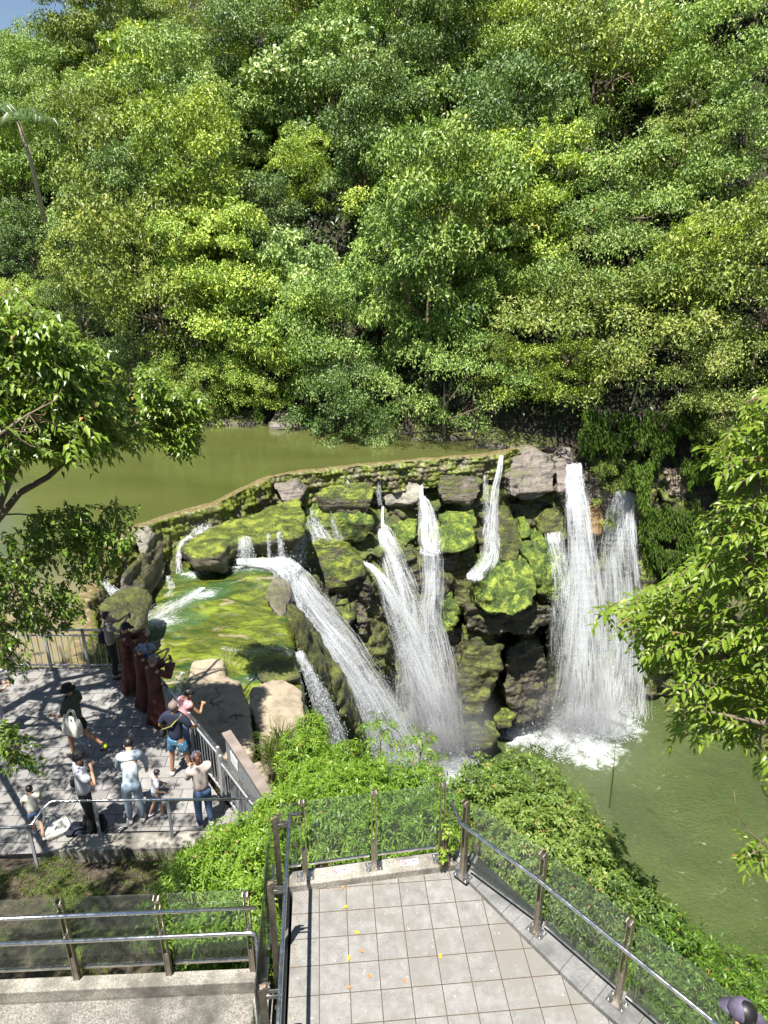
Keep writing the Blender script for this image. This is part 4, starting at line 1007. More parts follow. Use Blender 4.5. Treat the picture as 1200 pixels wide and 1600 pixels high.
fall('narrow channel curling round the grey snout of rock', [(300, 838, 26.1, 12), (284, 850, 25.7, 9), (279, 868, 25.2, 9), (281, 896, 24.6, 14)], 3, 1.5, 1.0, .08)
fall('small fall over the front of the mossy ledge', [(383, 838, 25.3, 22), (384, 858, 25.0, 26), (386, 882, 24.9, 30)], 1.8, 1.5, .9, .1)
fall('threadlike fall beside the small ledge fall', [(419, 832, 25.4, 5), (420, 855, 25.1, 6), (421, 882, 24.9, 8)], 2, 1.5, .9, .08)
fall('pair of threads near the shelf slide', [(436, 830, 25.6, 8), (439, 855, 25.3, 10), (442, 884, 25.0, 14)], 2, 1.5, .9, .08)
fall('dim veil in the recess behind the shelf slide', [(466, 818, 29.5, 26), (464, 848, 28.6, 34), (462, 880, 27.6, 38)], 1.2, 1, .8, .2)
fall('tiny fall behind the small grey boulder', [(244, 857, 25.4, 6), (244, 868, 25.2, 8), (243, 880, 24.9, 14)], 3, 2, 1, .06)
fall('tiny fall in front of the brown boulder', [(250, 895, 24.4, 5), (250, 905, 24.2, 7), (250, 916, 23.8, 14)], 3, 2, 1, .06)
fall('slanting jet through the left wall of the weir', [(160, 905, 20.6, 9), (170, 918, 20.3, 12), (184, 936, 19.9, 12)], 3, 1.5, 1, .06)
fall('second slanting jet beside the mossy block', [(176, 917, 20.6, 7), (186, 927, 20.3, 9), (202, 944, 19.8, 10)], 3, 1.5, 1, .06)

rock('long rock chute carrying the wide slide of white water', None, M_WET, 1.2, 2.5, .12, .14, name='rock_slab',
     world=[ony(440, 905, 25.1), ony(482, 895, 25.3), ony(512, 960, 25.0), ony(562, 1020, 25.0), ony(600, 1090, 25.1), ony(635, 1175, 25.3), ony(575, 1175, 25.2), ony(530, 1080, 24.9), ony(470, 1000, 24.9)])
# spray thrown up where the falls land
def splash(label, cx, cy, r, h, n, z=-25.0):
    root = empty('splash', (cx, cy, z)); a = frng.uniform(0, 6.28, n); d = r * np.sqrt(frng.rand(n)); 
    zz = h * frng.exponential(.33, n) * (1 - .6 * d / r)
    P = np.stack([np.cos(a) * d, np.sin(a) * d, zz], 1)
    drops_mesh('water_drops', P, frng.uniform(.010, .032, n), root, 1.0)['kind'] = 'stuff'; tag(root, label, 'spray')
splash('white spray at the foot of the tallest right waterfall', 9.4, 30.9, 2.3, 2.2, 3600)
splash('white spray at the foot of the rightmost waterfall', 12.0, 32.0, 2.0, 1.6, 2200)
splash('white spray at the foot of the central falls', 2.6, 28.7, 2.4, 3.0, 3600)
splash('little spray where the central cascade strikes the green ledge', ony(672, 862, 30.7).x, 30.6, .5, .3, 320, ony(672, 862, 30.7).z)
splash('little spray where the narrow fall strikes the green hump', ony(742, 902, 29.9).x, 29.9, .4, .3, 500, ony(742, 902, 29.9).z)
splash('little spray at the head of the shelf slide', ony(450, 890, 24.5).x, 24.5, .5, .35, 600, ony(450, 890, 24.5).z)
splash('spray bursting where the shelf slide strikes the gorge', -2.5, 23.9, .7, .8, 900, -16.4)

def rapid(label, pts, dens=1.0, veil=.5):
    fall(label, [(u, v, onz(u, v, -12.22).y, w) for u, v, w in pts], dens, .5, veil, .03, lie=True)
rapid('white rapid sweeping across the left corner of the shelf', [(318, 918, 16), (290, 936, 30), (262, 950, 46), (236, 966, 60), (216, 980, 50)], 1.3, .6)
rapid('thin white current below the tiny falls on the shelf', [(262, 900, 8), (268, 918, 14), (262, 934, 16)], 1.2, .6)
rapid('white water line running along the back of the shelf', [(282, 898, 6), (330, 890, 7), (380, 886, 9), (424, 888, 12)], 1.0, .5)
rapid('thin riffle crossing the front of the shelf', [(345, 1012, 10), (390, 1018, 14), (430, 1012, 16), (462, 1022, 14)], .7, .35)
rapid('riffle beside the cream boulder', [(285, 1050, 10), (280, 1068, 16), (274, 1088, 18)], .8, .5)
# fine mist hanging where the falls land
def mist(label, c, r, dens):
    mb = MB(); mb.ball((0, 0, 0), r, 16); t = NT('mist'); co = t.coord()
    m = t.mapv(co, (1 / r[0], 1 / r[1], 1 / r[2])); ln = t.n('ShaderNodeVectorMath', operation='LENGTH'); t.l(m, ln.inputs[0])
    f = t.step(ln.outputs['Value'], 1.0, .1); nz = t.noise(co, .7, 3)
    d = t.math('MULTIPLY', t.math('MULTIPLY', f, t.step(nz, .3, .7)), dens)
    v = t.n('ShaderNodeVolumePrincipled'); v.inputs['Color'].default_value = (.95, .97, 1, 1); v.inputs['Anisotropy'].default_value = 0.2; t.l(d, v.inputs['Density']); t.l(v.outputs[0], t.out.inputs['Volume'])
    o = mb.build('mist', t.m, smooth=True); o.location = c; tag(o, label, 'mist', kind='stuff')
mist('fine white mist at the foot of the two right falls', (10.2, 30.6, -23.4), (4.2, 2.6, 3.4), .6)
mist('fine white mist at the foot of the central falls', (2.4, 28.2, -22.6), (3.6, 2.2, 4.4), .8)
# ---------------------------------------------------------------- built foreground
def steel(name, c, r, br=0):
    t = NT(name); k = t.coord(); n = t.noise(t.mapv(k, (3, 3, 3)), 6, 5, .6)
    col = t.ramp(n, [(.3, tuple(x * .75 for x in c)), (.7, c)])
    return t.done(t.bsdf(col, t.ramp(n, [(.3, r * .8), (.7, min(1, r * 1.6))]), None, Metallic=1.0))
M_STEEL = steel('brushed_steel', (.62, .60, .57), .28)
M_STEELDK = steel('brown_reflecting_steel', (.42, .37, .31), .38)  # brown tone stands in for reflections on the stainless posts
M_RAIL = steel('polished_rail', (.78, .78, .78), .2)
M_PAINTGREY = simple('grey_painted_metal', (.30, .31, .33), .45, .2, 14)
t = NT('guard_glass'); c = t.coord(); lw = t.n('ShaderNodeLayerWeight'); lw.inputs[0].default_value = .12
tp = t.n('ShaderNodeBsdfTransparent'); tp.inputs[0].default_value = (.885, .92, .875, 1)
gl = t.n('ShaderNodeBsdfGlossy'); gl.inputs['Roughness'].default_value = .02; gl.inputs[0].default_value = (.9, .9, .9, 1)
df = t.n('ShaderNodeBsdfDiffuse'); df.inputs[0].default_value = (.30, .32, .28, 1)
m1 = t.n('ShaderNodeMixShader'); t.l(t.math('ADD', t.math('MULTIPLY', t.noise(c, 3, 5, .7), .14), .03), m1.inputs[0]); t.l(tp.outputs[0], m1.inputs[1]); t.l(df.outputs[0], m1.inputs[2])
m2 = t.n('ShaderNodeMixShader'); t.l(t.math('MULTIPLY', lw.outputs['Fresnel'], .9), m2.inputs[0]); t.l(m1.outputs[0], m2.inputs[1]); t.l(gl.outputs[0], m2.inputs[2])
M_GLASS = t.done(m2.outputs[0])

def aggregate(name, a, b, scale=110, tone=None, rough=.8):
    t = NT(name); c = t.pos(); v = t.vor(c, scale, 'F1', 'Color'); sx = t.n('ShaderNodeSeparateColor'); t.l(v, sx.inputs[0])
    n = t.noise(c, 2.2, 6, .6); n3 = t.noise(c, 30, 4, .6)
    col = t.mix(sx.outputs[0], a, b); col = t.mix(t.step(n, .38, .7), col, tuple(k * .62 for k in a))
    return t, col, t.bump(t.math('ADD', sx.outputs[0], n3), .5, .006), n
t, col, nm, n = aggregate('washed_aggregate', (.17, .155, .13), (.46, .44, .38)); M_AGG = t.done(t.bsdf(col, .85, nm))
t, col, nm, n = aggregate('ramp_aggregate', (.105, .098, .088), (.29, .272, .245), 80); M_RAMP = t.done(t.bsdf(col, .85, nm))
t, col, nm, n = aggregate('grey_granite_kerb', (.15, .15, .145), (.27, .27, .265), 160)
bk = t.n('ShaderNodeTexBrick', offset=0.0); t.l(t.mapv(t.pos(), rot=(0, 0, .82)), bk.inputs['Vector'])
for k_, v_ in (('Scale', 1), ('Mortar Size', .004), ('Brick Width', .42), ('Row Height', .6), ('Mortar Smooth', .1)): bk.inputs[k_].default_value = v_
col = t.mix(bk.outputs['Fac'], col, (.05, .045, .035)); M_KERB = t.done(t.bsdf(col, .7, nm))
def tiles(name, w, h, rot, off, a, b, stain, grout, scale, offset=0.0, gs=.005, tv=.25):
    t = NT(name); c = t.pos(); m = t.mapv(c, rot=(0, 0, rot), loc=(off[0], off[1], 0))
    bk = t.n('ShaderNodeTexBrick', offset=offset); t.l(m, bk.inputs['Vector'])
    for k_, v_ in (('Scale', 1), ('Mortar Size', gs), ('Brick Width', w), ('Row Height', h), ('Mortar Smooth', .2), ('Bias', 0)): bk.inputs[k_].default_value = v_
    bk.inputs['Color1'].default_value = (1, 1, 1, 1); bk.inputs['Color2'].default_value = (1 - tv, 1 - tv, 1 - tv, 1); bk.inputs['Mortar'].default_value = (1, 1, 1, 1)
    fine = t.noise(c, scale, 6, .75); big = t.noise(c, 1.4, 7, .65, .5); mid = t.noise(c, 7, 6, .7)
    col = t.ramp(t.math('ADD', t.math('MULTIPLY', fine, .6), t.math('MULTIPLY', mid, .4)), [(.36, a), (.64, b)])
    col = t.mix(1.0, col, bk.outputs['Color'], 'MULTIPLY')
    col = t.mix(t.step(big, .48, .66), col, stain); drk = t.noise(t.mapv(c, loc=(7, 3, 0)), .9, 8, .7, .8); col = t.mix(t.math('MULTIPLY', t.step(drk, .52, .7), .45), col, tuple(k * .55 for k in b))
    sp = t.step(t.noise(c, 16, 3, .6), .66, .72); col = t.mix(t.math('MULTIPLY', sp, .5), col, tuple(min(1, k * 1.35) for k in b))
    gcol = t.mix(t.step(mid, .4, .6), grout, tuple(k * .5 for k in grout))
    col = t.mix(bk.outputs['Fac'], col, gcol)
    hgt = t.math('ADD', t.math('MULTIPLY', fine, .3), t.math('MULTIPLY', t.math('SUBTRACT', 1.0, bk.outputs['Fac']), 1.0))
    return t.done(t.bsdf(col, .8, t.bump(hgt, .5, .004)))
M_TILES = tiles('granite_tiles', .318, .318, math.radians(-4.9), (-.08, .09), (.115, .110, .104), (.305, .297, .283), (.175, .165, .148), (.09, .06, .032), 90, tv=.12)
M_PLAZA = tiles('plaza_pavers', .34, .30, math.radians(-1), (0, 0), (.17, .165, .16), (.33, .32, .305), (.22, .21, .195), (.06, .055, .05), 60, .5, .007, .3)

mb = MB()
mb.prism([(-1.10, 6.42), (-.76, 2.2), (4.95, 2.2), (1.08, 6.46), (.95, 6.80)], -8.9, -7.3); tag(mb.build('terrace', M_TILES), kind='structure')
mb = MB(); wa = [(-1.13, 6.17), (.90, 6.49), (.86, 6.71), (-1.16, 6.40)]; mb.prism(wa, -8.2, -7.2)
o = mb.build('low_wall', M_AGG, bevel=.012); tag(o, 'low washed aggregate wall along the far edge of the tiled terrace', 'low wall')
# granite kerb on the right edge, three mitred runs
kin = [(.86, 6.50), (1.44, 5.72), (2.02, 4.95), (4.0, 2.75)]
def offs(p, d): return (p[0] + d * .73, p[1] + d * .68)
mb = MB()
for a, b in zip(kin[:-1], kin[1:]):
    mb.prism([a, b, offs(b, .34), offs(a, .34)], -8.0, -7.235)
tag(mb.build('kerb', M_KERB, bevel=.01), kind='structure')
# dark steel edge beam and strip on the left side
mb = MB(); mb.prism([(-1.17, 6.24), (-.80, 2.2), (-.755, 2.2), (-1.125, 6.24)], -8.6, -7.27)
tag(mb.build('kerb', simple('dark_edge_stone', (.10, .10, .095), .7, .3, 60)), kind='structure')

def fence_post(root, x, y, z0, z1, along, inward, mat=M_STEELDK, arm_z=None, arm_len=.17, plate=True, gap=.05, spacer=.42):
    A = Vector((along[0], along[1], 0)).normalized(); I = Vector((inward[0], inward[1], 0)).normalized(); U = Vector((0, 0, 1))
    mb = MB(); c = Vector((x, y, 0))
    for s in (-1, 1):
        mb.box(c + A * (s * gap / 2) + U * ((z0 + z1) / 2), (.011, .062, z1 - z0), (A, I, U))
        # pointed fin on top
        q = c + A * (s * gap / 2); w = .0055
        V = [q + A * k * w + I * a + U * b for k in (-1, 1) for a, b in ((-.031, z1), (.031, z1), (.031 + .04, z1 + .035), (.02, z1 + .05), (-.031, z1 + .02))]
        mb.add(V, [(0, 1, 2, 3, 4), (9, 8, 7, 6, 5)] + [(i, (i + 1) % 5 + 0, 5 + (i + 1) % 5, 5 + i) for i in range(5)])
    mb.box(c + U * (z0 + spacer / 2), (gap - .013, .05, spacer), (A, I, U)); mb.box(c + U * (z1 - .03), (gap - .013, .05, .05), (A, I, U))
    p = mb.build('post', mat, root)
    if plate:
        mb = MB(); mb.box(c + U * (z0 + .006), (.20, .13, .012), (A, I, U))
        for a in (-.075, .075):
            for b in (-.045, .045): mb.ball(c + A * a + I * b + U * (z0 + .016), .010, 5)
        mb.build('base_plate', M_STEEL, p)
    if arm_z is not None:
        mb = MB()
        for s in (-1, 1): mb.box(c + A * (s * gap / 2) + I * (arm_len / 2) + U * (arm_z - .02), (.009, arm_len, .04), (A, I, U))
        mb.build('bracket_arm', M_STEEL, p)
    return p
def pane(root, a, b, z0, z1, inset=.05):
    A = Vector((b[0] - a[0], b[1] - a[1], 0)); L = A.length; A.normalize(); N = Vector((-A.y, A.x, 0)); c = Vector(((a[0] + b[0]) / 2, (a[1] + b[1]) / 2, (z0 + z1) / 2))
    mb = MB(); mb.box(c, (L - 2 * inset, .011, z1 - z0), (A, N, Vector((0, 0, 1)))); g = mb.build('glass_panel', M_GLASS, root)
    mb = MB(); mb.bar(Vector((a[0], a[1], z0 - .012)) + A * inset, Vector((b[0], b[1], z0 - .012)) - A * inset, .026, .026); mb.build('bottom_rail', M_STEEL, g)

# far fence
F1 = empty('glass_fence', (-.12, 6.52, -7.13)); MI = Matrix.Translation((.12, -6.52, 7.13))
def fence(name, label, posts, z0, z1, inward, hand=None, glass=(.13, 1.08), ends=(), arm=True, **kw):
    root = empty(name, (posts[0][0], posts[0][1], z0))
    for i, (x, y) in enumerate(posts):
        q = posts[min(i + 1, len(posts) - 1)]; p = posts[max(i - 1, 0)]
        fence_post(root, x, y, z0, z1, (q[0] - p[0], q[1] - p[1]), inward, arm_z=(hand[0] if hand and arm else None), **kw)
    allp = ([ends[0]] if len(ends) and ends[0] else []) + list(posts) + ([ends[1]] if len(ends) > 1 and ends[1] else [])
    gi = Vector((inward[0], inward[1])).normalized() * .075
    allp = [(q[0] - gi.x, q[1] - gi.y) for q in allp]
    for a, b in zip(allp[:-1], allp[1:]): pane(root, a, b, z0 + glass[0], z0 + glass[1])
    if hand:
        mb = MB(); mb.tube(hand[1], hand[2] if len(hand) > 2 else .021, 12); mb.build('handrail', M_RAIL, root, True)
    # put children in the root's frame
    loc = root.location.copy()
    for ch in children(root): ch.matrix_parent_inverse = Matrix.Translation(-loc)
    tag(root, label, 'fence')
    return root
bpy.data.objects.remove(F1)
fence('glass_fence', 'glass fence on the low wall at the far end of the tiled terrace', [(-.94, 6.31), (-.12, 6.45), (.70, 6.575)], -7.2, -6.04, (.12, -1), None, ends=((-1.24, 6.26), (.90, 6.44)))
fr = [(.95, 6.35), (1.69, 5.62), (2.35, 4.84), (3.02, 4.05), (3.7, 3.27)]
rail = [(.83, 6.62, -6.33), (.80, 6.55, -6.33), (.83, 6.50, -6.33)] + [(x - .09, y - .09, -6.33) for x, y in [(.97, 6.36)] + fr[1:]]
fence('glass_fence', 'long glass fence slanting down the right side of the terrace above the pool', fr, -7.235, -6.1, (-.73, -.68), (-6.34, rail), glass=(.1, 1.09), arm_len=.12)
lf = [(-1.235, 6.2), (-1.16, 5.33), (-1.07, 4.26), (-.98, 3.2)]
rail = [(-.93, 6.36, -6.27), (-1.08, 6.345, -6.27)] + [(x + .15, y, -6.27) for x, y in [(-1.235, 6.3)] + lf[1:]]
fence('glass_fence', 'glass fence with dark blue grey handrail along the left edge of the terrace', lf, -7.72, -6.2, (1, .08), (-6.25, rail, .022), glass=(.55, 1.45), plate=False, ends=((-1.27, 6.5), None))

# the lower ramp on the left with its fence
mb = MB(); mb.prism([(-9, 2.3), (-.98, 2.3), (-1.22, 5.34), (-9, 4.98)], -9.6, -7.82); tag(mb.build('ramp', M_RAMP), kind='structure')
mb = MB(); mb.prism([(-9, 5.0), (-1.40, 5.35), (-1.40, 5.51), (-9, 5.16)], -9.2, -7.66)
o = mb.build('low_wall', M_AGG, bevel=.012); tag(o, 'low aggregate kerb wall along the far side of the lower left ramp', 'low wall')
mb = MB(); mb.prism([(-1.42, 5.34), (-1.19, 2.3), (-1.05, 2.3), (-1.25, 5.34)], -9.2, -7.70)
o = mb.build('low_wall', M_AGG, bevel=.012); tag(o, 'short aggregate kerb wall between the ramp and the tiled terrace', 'low wall')
rp = [(-6.4, 5.24), (-5.4, 5.29), (-4.38, 5.34), (-3.38, 5.39), (-2.38, 5.44), (-1.46, 5.485)]
root = fence('glass_fence', 'glass fence with two handrails along the far side of the lower left ramp', rp, -7.74, -6.5, (.05, -1), (-6.60, [(-7.5, 5.09, -6.6), (-1.34, 5.40, -6.6)]), glass=(.16, 1.2), plate=False, arm_len=.09)
mb = MB(); mb.tube([(-7.5, 5.07, -6.94), (-1.42, 5.375, -6.94), (-1.365, 5.36, -6.94), (-1.345, 5.30, -6.94), (-1.13, 4.42, -6.96), (-.98, 3.4, -7.0)], .024, 12)
o = mb.build('handrail', M_RAIL, root, True); o.matrix_parent_inverse = Matrix.Translation(-root.location)
mb = MB()
for x, y in rp: mb.box((x + .005, y - .05, -6.96), (.02, .09, .03))
for x, y in ((-1.24, 4.9), (-1.12, 4.3)): mb.box((x + .0, y, -6.99), (.12, .02, .03))
o = mb.build('rail_brackets', M_STEEL, root); o.matrix_parent_inverse = Matrix.Translation(-root.location)

# the two prohibition plates on the wall
def text_mesh(s, size, name, mat, parent, loc, rz, ext=.0006):
    cu = bpy.data.curves.new(name, 'FONT'); cu.body = s; cu.size = size; cu.extrude = ext; cu.align_y = 'CENTER'
    o = bpy.data.objects.new('tmp', cu); COL.objects.link(o); dg = bpy.context.evaluated_depsgraph_get(); dg.update()
    me = bpy.data.meshes.new_from_object(o.evaluated_get(dg)); bpy.data.objects.remove(o)
    t_ = link(name, me, mat, parent); t_.location = loc; t_.rotation_euler = (0, 0, rz); return t_
M_PLATE = simple('plate_metal', (.42, .43, .45), .45, .1, 30); M_RED = simple('sign_red', (.62, .03, .035), .5, .1); M_INK = simple('sign_ink', (.10, .11, .14), .6, .1); M_WHITEP = simple('white_panel', (.75, .75, .74), .5, .05)
for u, v, lab in ((532, 1361, 'small grey plate with red prohibition symbol, left one on the low wall'), (640, 1347, 'small grey plate with red prohibition symbol, right one on the low wall')):
    p = onz(u, v, -7.195); rz = math.radians(9); root = empty('warning_plate', (p.x, p.y, -7.2), rz)
    mb = MB(); mb.box((0, 0, .003), (.225, .085, .005)); mb.build('plate', M_PLATE, root)
    mb = MB(); n = 28; cx = -.068
    V = []; 
    for k in range(n):
        a = 2 * math.pi * k / n; V += [(cx + .034 * math.cos(a), .034 * math.sin(a), .0066), (cx + .0265 * math.cos(a), .0265 * math.sin(a), .0066)]
    mb.add(V, [(2 * k, (2 * k + 2) % (2 * n), (2 * k + 3) % (2 * n), 2 * k + 1) for k in range(n)])
    mb.box((cx, 0, .0070), (.056, .007, .0008), (Vector((.707, -.707, 0)), Vector((.707, .707, 0)), Vector((0, 0, 1))))
    mb.build('symbol', M_RED, root)
    mb = MB(); mb.ball((cx + .003, .014, .0063), (.005, .005, .001), 6); mb.box((cx, .001, .0062), (.008, .018, .0006)); mb.box((cx + .008, .004, .0062), (.014, .004, .0006)); mb.box((cx - .006, -.013, .0062), (.004, .013, .0006)); mb.box((cx + .006, -.012, .0062), (.004, .012, .0006)); mb.build('climbing_figure', M_INK, root)
    text_mesh('請勿攀爬', .031, 'lettering', M_INK, root, (-.026, .011, .0062), 0)
    text_mesh('NO CLIMBING', .0135, 'small_lettering', M_INK, root, (-.026, -.022, .0062), 0)
    tag(root, lab, 'sign')

# ---------------------------------------------------------------- the plaza
mb = MB(); mb.prism([(-18, 8.95), (-5.7, 8.95), (-5.2, 9.22), (-2.3, 9.42), (-3.05, 10.25), (-6.12, 14.42), (-18, 14.42)], -11.6, -9.7); tag(mb.build('plaza_pavement', M_PLAZA), kind='structure')
mb = MB(); mb.prism([(-5.35, 8.80), (-2.1, 8.92), (-2.1, 9.27), (-5.15, 9.15)], -10.3, -9.47); tag(mb.build('kerb', M_AGG, bevel=.015), kind='structure')
M_DECK = simple('deck_wood', (.10, .085, .075), .75, .35, 4)
for i in range(3):
    root = empty('deck_step', (-6.7, 8.75 - i * .42, -9.78 - i * .1)); mb = MB()
    for k in range(4): mb.box((0, .03 - k * .104, 0), (2.6, .094, .04))
    mb.build('boards', M_DECK, root); tag(root, ['dark timber deck step nearest the plaza paving', 'dark timber deck step in the middle of the flight', 'dark timber deck step nearest the grass slope'][i], 'step')

def baluster_run(root, a, b, z0, z1, sp=.115, ends=(True, False), npost=1):
    a = Vector(a); b = Vector(b); A = (b - a).normalized(); L = (b - a).length; N = Vector((-A.y, A.x, 0))
    for k in range(npost + 1):
        if (k == 0 and not ends[0]) or (k == npost and not ends[1]): continue
        p = a + (b - a) * (k / npost); mb = MB(); mb.box((p.x, p.y, (z0 + z1) / 2), (.06, .05, z1 - z0), (A, N, Vector((0, 0, 1)))); mb.ball((p.x, p.y, z1), (.035, .03, .02), 6); mb.build('post', M_PAINTGREY, root)
    mb = MB(); mb.bar((a.x, a.y, z1 - .03), (b.x, b.y, z1 - .03), .05, .035); mb.build('handrail', M_STEEL, root)
    mb = MB(); mb.bar((a.x, a.y, z1 - .17), (b.x, b.y, z1 - .17), .03, .03); mb.build('upper_rail', M_PAINTGREY, root)
    mb = MB(); mb.bar((a.x, a.y, z0 + .12), (b.x, b.y, z0 + .12), .03, .03); mb.build('bottom_rail', M_PAINTGREY, root)
    n = int(L / sp)
    for k in range(1, n):
        p = a + A * (k * L / n)
        if min(abs(k / n - j / npost) for j in range(npost + 1)) * L < .05: continue
        mb = MB(); mb.box((p.x, p.y, (z0 + z1) / 2 - .03), (.014, .014, z1 - z0 - .28), (A, N, Vector((0, 0, 1)))); mb.build('baluster', M_PAINTGREY, root)
r1 = empty('railing', (0, 0, 0)); baluster_run(r1, (-11.5, 14.34, 0), (-6.12, 14.34, 0), -9.7, -8.6, .14, (True, True), 6); tag(r1, 'grey baluster railing along the pond side of the plaza', 'railing')
r2 = empty('railing', (0, 0, 0)); baluster_run(r2, (-6.05, 14.22, 0), (-2.98, 10.28, 0), -9.7, -8.6, .13, (False, True), 4); tag(r2, 'grey baluster railing slanting beside the shelf and boulders where visitors lean', 'railing')
r3 = empty('railing', (0, 0, 0)); baluster_run(r3, (-2.93, 10.2, 0), (-2.05, 9.02, 0), -9.7, -8.72, .12, (True, True), 1); tag(r3, 'short lower railing in front of the wooden capped barrier', 'railing')
bar_ = empty('barrier', (-2.8, 10.3, -9.8)); A = (Vector((-1.78, 8.72, 0)) - Vector((-2.80, 10.32, 0))); L = A.length; A.normalize(); N = Vector((-A.y, A.x, 0))
mb = MB(); c = Vector((-2.80, 10.32, 0)) + A * (L / 2)
mb.box(c + Vector((0, 0, -8.325)), (L + .06, .17, .05), (A, N, Vector((0, 0, 1)))); o = mb.build('wooden_cap', simple('weathered_timber', (.19, .155, .135), .8, .3, 3, .4), bar_, bevel=.008)
mb = MB(); mb.box(c + Vector((0, 0, -9.1)), (L, .03, 1.45), (A, N, Vector((0, 0, 1))))
nn_ = int(L / .085)
for k in range(nn_): mb.box(Vector((-2.80, 10.32, -9.08)) + A * ((k + .5) * L / nn_) - N * .03, (.045, .03, 1.4), (A, N, Vector((0, 0, 1))))
mb.build('slatted_panel', M_PAINTGREY, bar_)
mb = MB(); mb.box(Vector((-2.80, 10.32, -8.62)) + A * .42 - N * .052, (.34, .008, .22), (A, N, Vector((0, 0, 1)))); mb.build('notice', M_WHITEP, bar_)
for ch in children(bar_): ch.matrix_parent_inverse = Matrix.Translation(-bar_.location)
tag(bar_, 'grey slatted barrier with a wooden cap and a white notice beside the shrubs', 'barrier')
hr = empty('handrail', (-5.6, 9.3, -9.7)); mb = MB(); mb.tube([(-2.1, 9.10, -8.66), (-5.40, 9.05, -8.66), (-5.46, 9.02, -8.67), (-5.52, 8.9, -8.70), (-5.60, 8.68, -8.78), (-5.70, 8.65, -8.80), (-7.6, 8.58, -8.86)], .021, 10); mb.build('rail_tube', M_RAIL, hr, True)
for x, y, zt in ((-4.75, 9.06, -8.68), (-3.55, 9.08, -8.68), (-2.4, 9.09, -8.68), (-5.66, 8.66, -8.80), (-7.2, 8.6, -8.86)):
    mb = MB(); mb.box((x, y, (zt - 9.9) / 2), (.045, .03, 9.9 + zt)); mb.build('post', M_PAINTGREY, hr)
for ch in children(hr): ch.matrix_parent_inverse = Matrix.Translation(-hr.location)
tag(hr, 'bright tubular handrail along the front of the plaza bending down to the steps', 'handrail')

# fallen leaves on the terrace
M_YLEAF = simple('yellow_leaf', (.62, .42, .02), .6, .2); M_BLEAF = simple('brown_leaf', (.36, .17, .05), .7, .2)
for u, v, y_, lab in [(545, 1497, 1, 'round bright yellow leaf on the terrace tiles'), (558, 1457, 1, 'bright yellow leaf lying above the round yellow one'), (540, 1417, 1, 'narrow pale yellow leaf near the far wall'),
                      (577, 1525, 0, 'large orange brown leaf on the tiles'), (564, 1486, 0, 'small orange leaf between two yellow leaves'), (688, 1494, 1, 'tiny yellow leaf in the middle of the terrace'), (535, 1388, 0, 'orange leaf close to the low wall'),
                      (632, 1533, 0, 'small rusty leaf right of the orange brown leaf'), (546, 1543, 0, 'dark curled leaf near the handrail shadow')]:
    p = onz(u, v, -7.293); mb = MB(); a = random.Random(u).uniform(0, 6); L = .034 if y_ else .03
    d = Vector((math.cos(a), math.sin(a), 0)); s = Vector((-d.y, d.x, 0))
    V = [p - d * L, p - d * L * .3 + s * L * .55 + Vector((0, 0, .006)), p + d * L * .5 + s * L * .4 + Vector((0, 0, .008)), p + d * L * 1.1 + Vector((0, 0, .012)), p + d * L * .5 - s * L * .4 + Vector((0, 0, .004)), p - d * L * .3 - s * L * .55 + Vector((0, 0, .007))]
    mb.add([v_ - p for v_ in V], [(0, 1, 2, 3), (0, 3, 4, 5)]); o = mb.build('fallen_leaf', M_YLEAF if y_ else M_BLEAF); o.location = p; tag(o, lab, 'leaf')

# fine litter gathered along the terrace edges
lr_ = np.random.RandomState(4); LT_ = Leaves(); PP = []
for i in range(420):
    k_ = lr_.rand()
    if k_ < .45: yy = lr_.uniform(3.6, 6.2); xx = -1.10 + (6.42 - yy) * .08 + abs(lr_.normal()) * .07 + .03
    elif k_ < .75: xx = lr_.uniform(-1.05, .85); yy = 6.17 + (xx + 1.13) * .158 - abs(lr_.normal()) * .05 - .015
    else: xx = lr_.uniform(-.9, 1.6); yy = lr_.uniform(4.2, 6.2)
    PP.append((xx, yy, -7.294))
PP = np.array(PP); n = len(PP)
LT_.add(PP, lr_.normal(size=(n, 3)) * np.array([1, 1, .08]), lr_.normal(size=(n, 3)) * .3 + np.array([0, 0, 1]), lr_.uniform(.008, .028, n), .007, lr_.uniform(.2, .9, n), 'far', .2, 0)
M_LITTER = leaf_mat('dry_litter', [(0, (.10, .06, .03)), (.5, (.28, .17, .07)), (1, (.42, .33, .18))], .8, .05)
tag(link('leaf_litter', LT_.mesh('leaf_litter'), M_LITTER), 'scattered brown leaf bits along the terrace edges', 'leaf litter', kind='stuff')
# ---------------------------------------------------------------- near vegetation
vr = np.random.RandomState(21)
def rosettes(lv, P, D, k, L, asp, tint0, kind='mid', spread=.9, droop=.35, tv=.13, bias=None):
    """tufts of k leaves radiating from each point P around axis D"""
    m = len(P); D = unit(D)
    a = unit(np.cross(D, vr.normal(size=(m, 3)))); b = np.cross(D, a); base = vr.normal(size=m) * .09
    for i in range(k):
        ph = 2 * math.pi * i / k + vr.uniform(-.4, .4, m); sp = spread * vr.uniform(.5, 1.2, m)
        rad = a * np.cos(ph)[:, None] + b * np.sin(ph)[:, None]
        ax = unit(D * .55 + rad * sp[:, None] + np.array([0, 0, -.12]))
        nr = unit(D * .8 - rad * .25 + vr.normal(size=(m, 3)) * .25 + np.array([0, 0, .3]))
        LL = L * vr.uniform(.65, 1.2, m); lv.add(P + ax * LL[:, None] * .08, ax, nr, LL, LL * asp, np.clip(tint0 + base + vr.normal(size=m) * tv, 0, 1), kind, .2, droop)
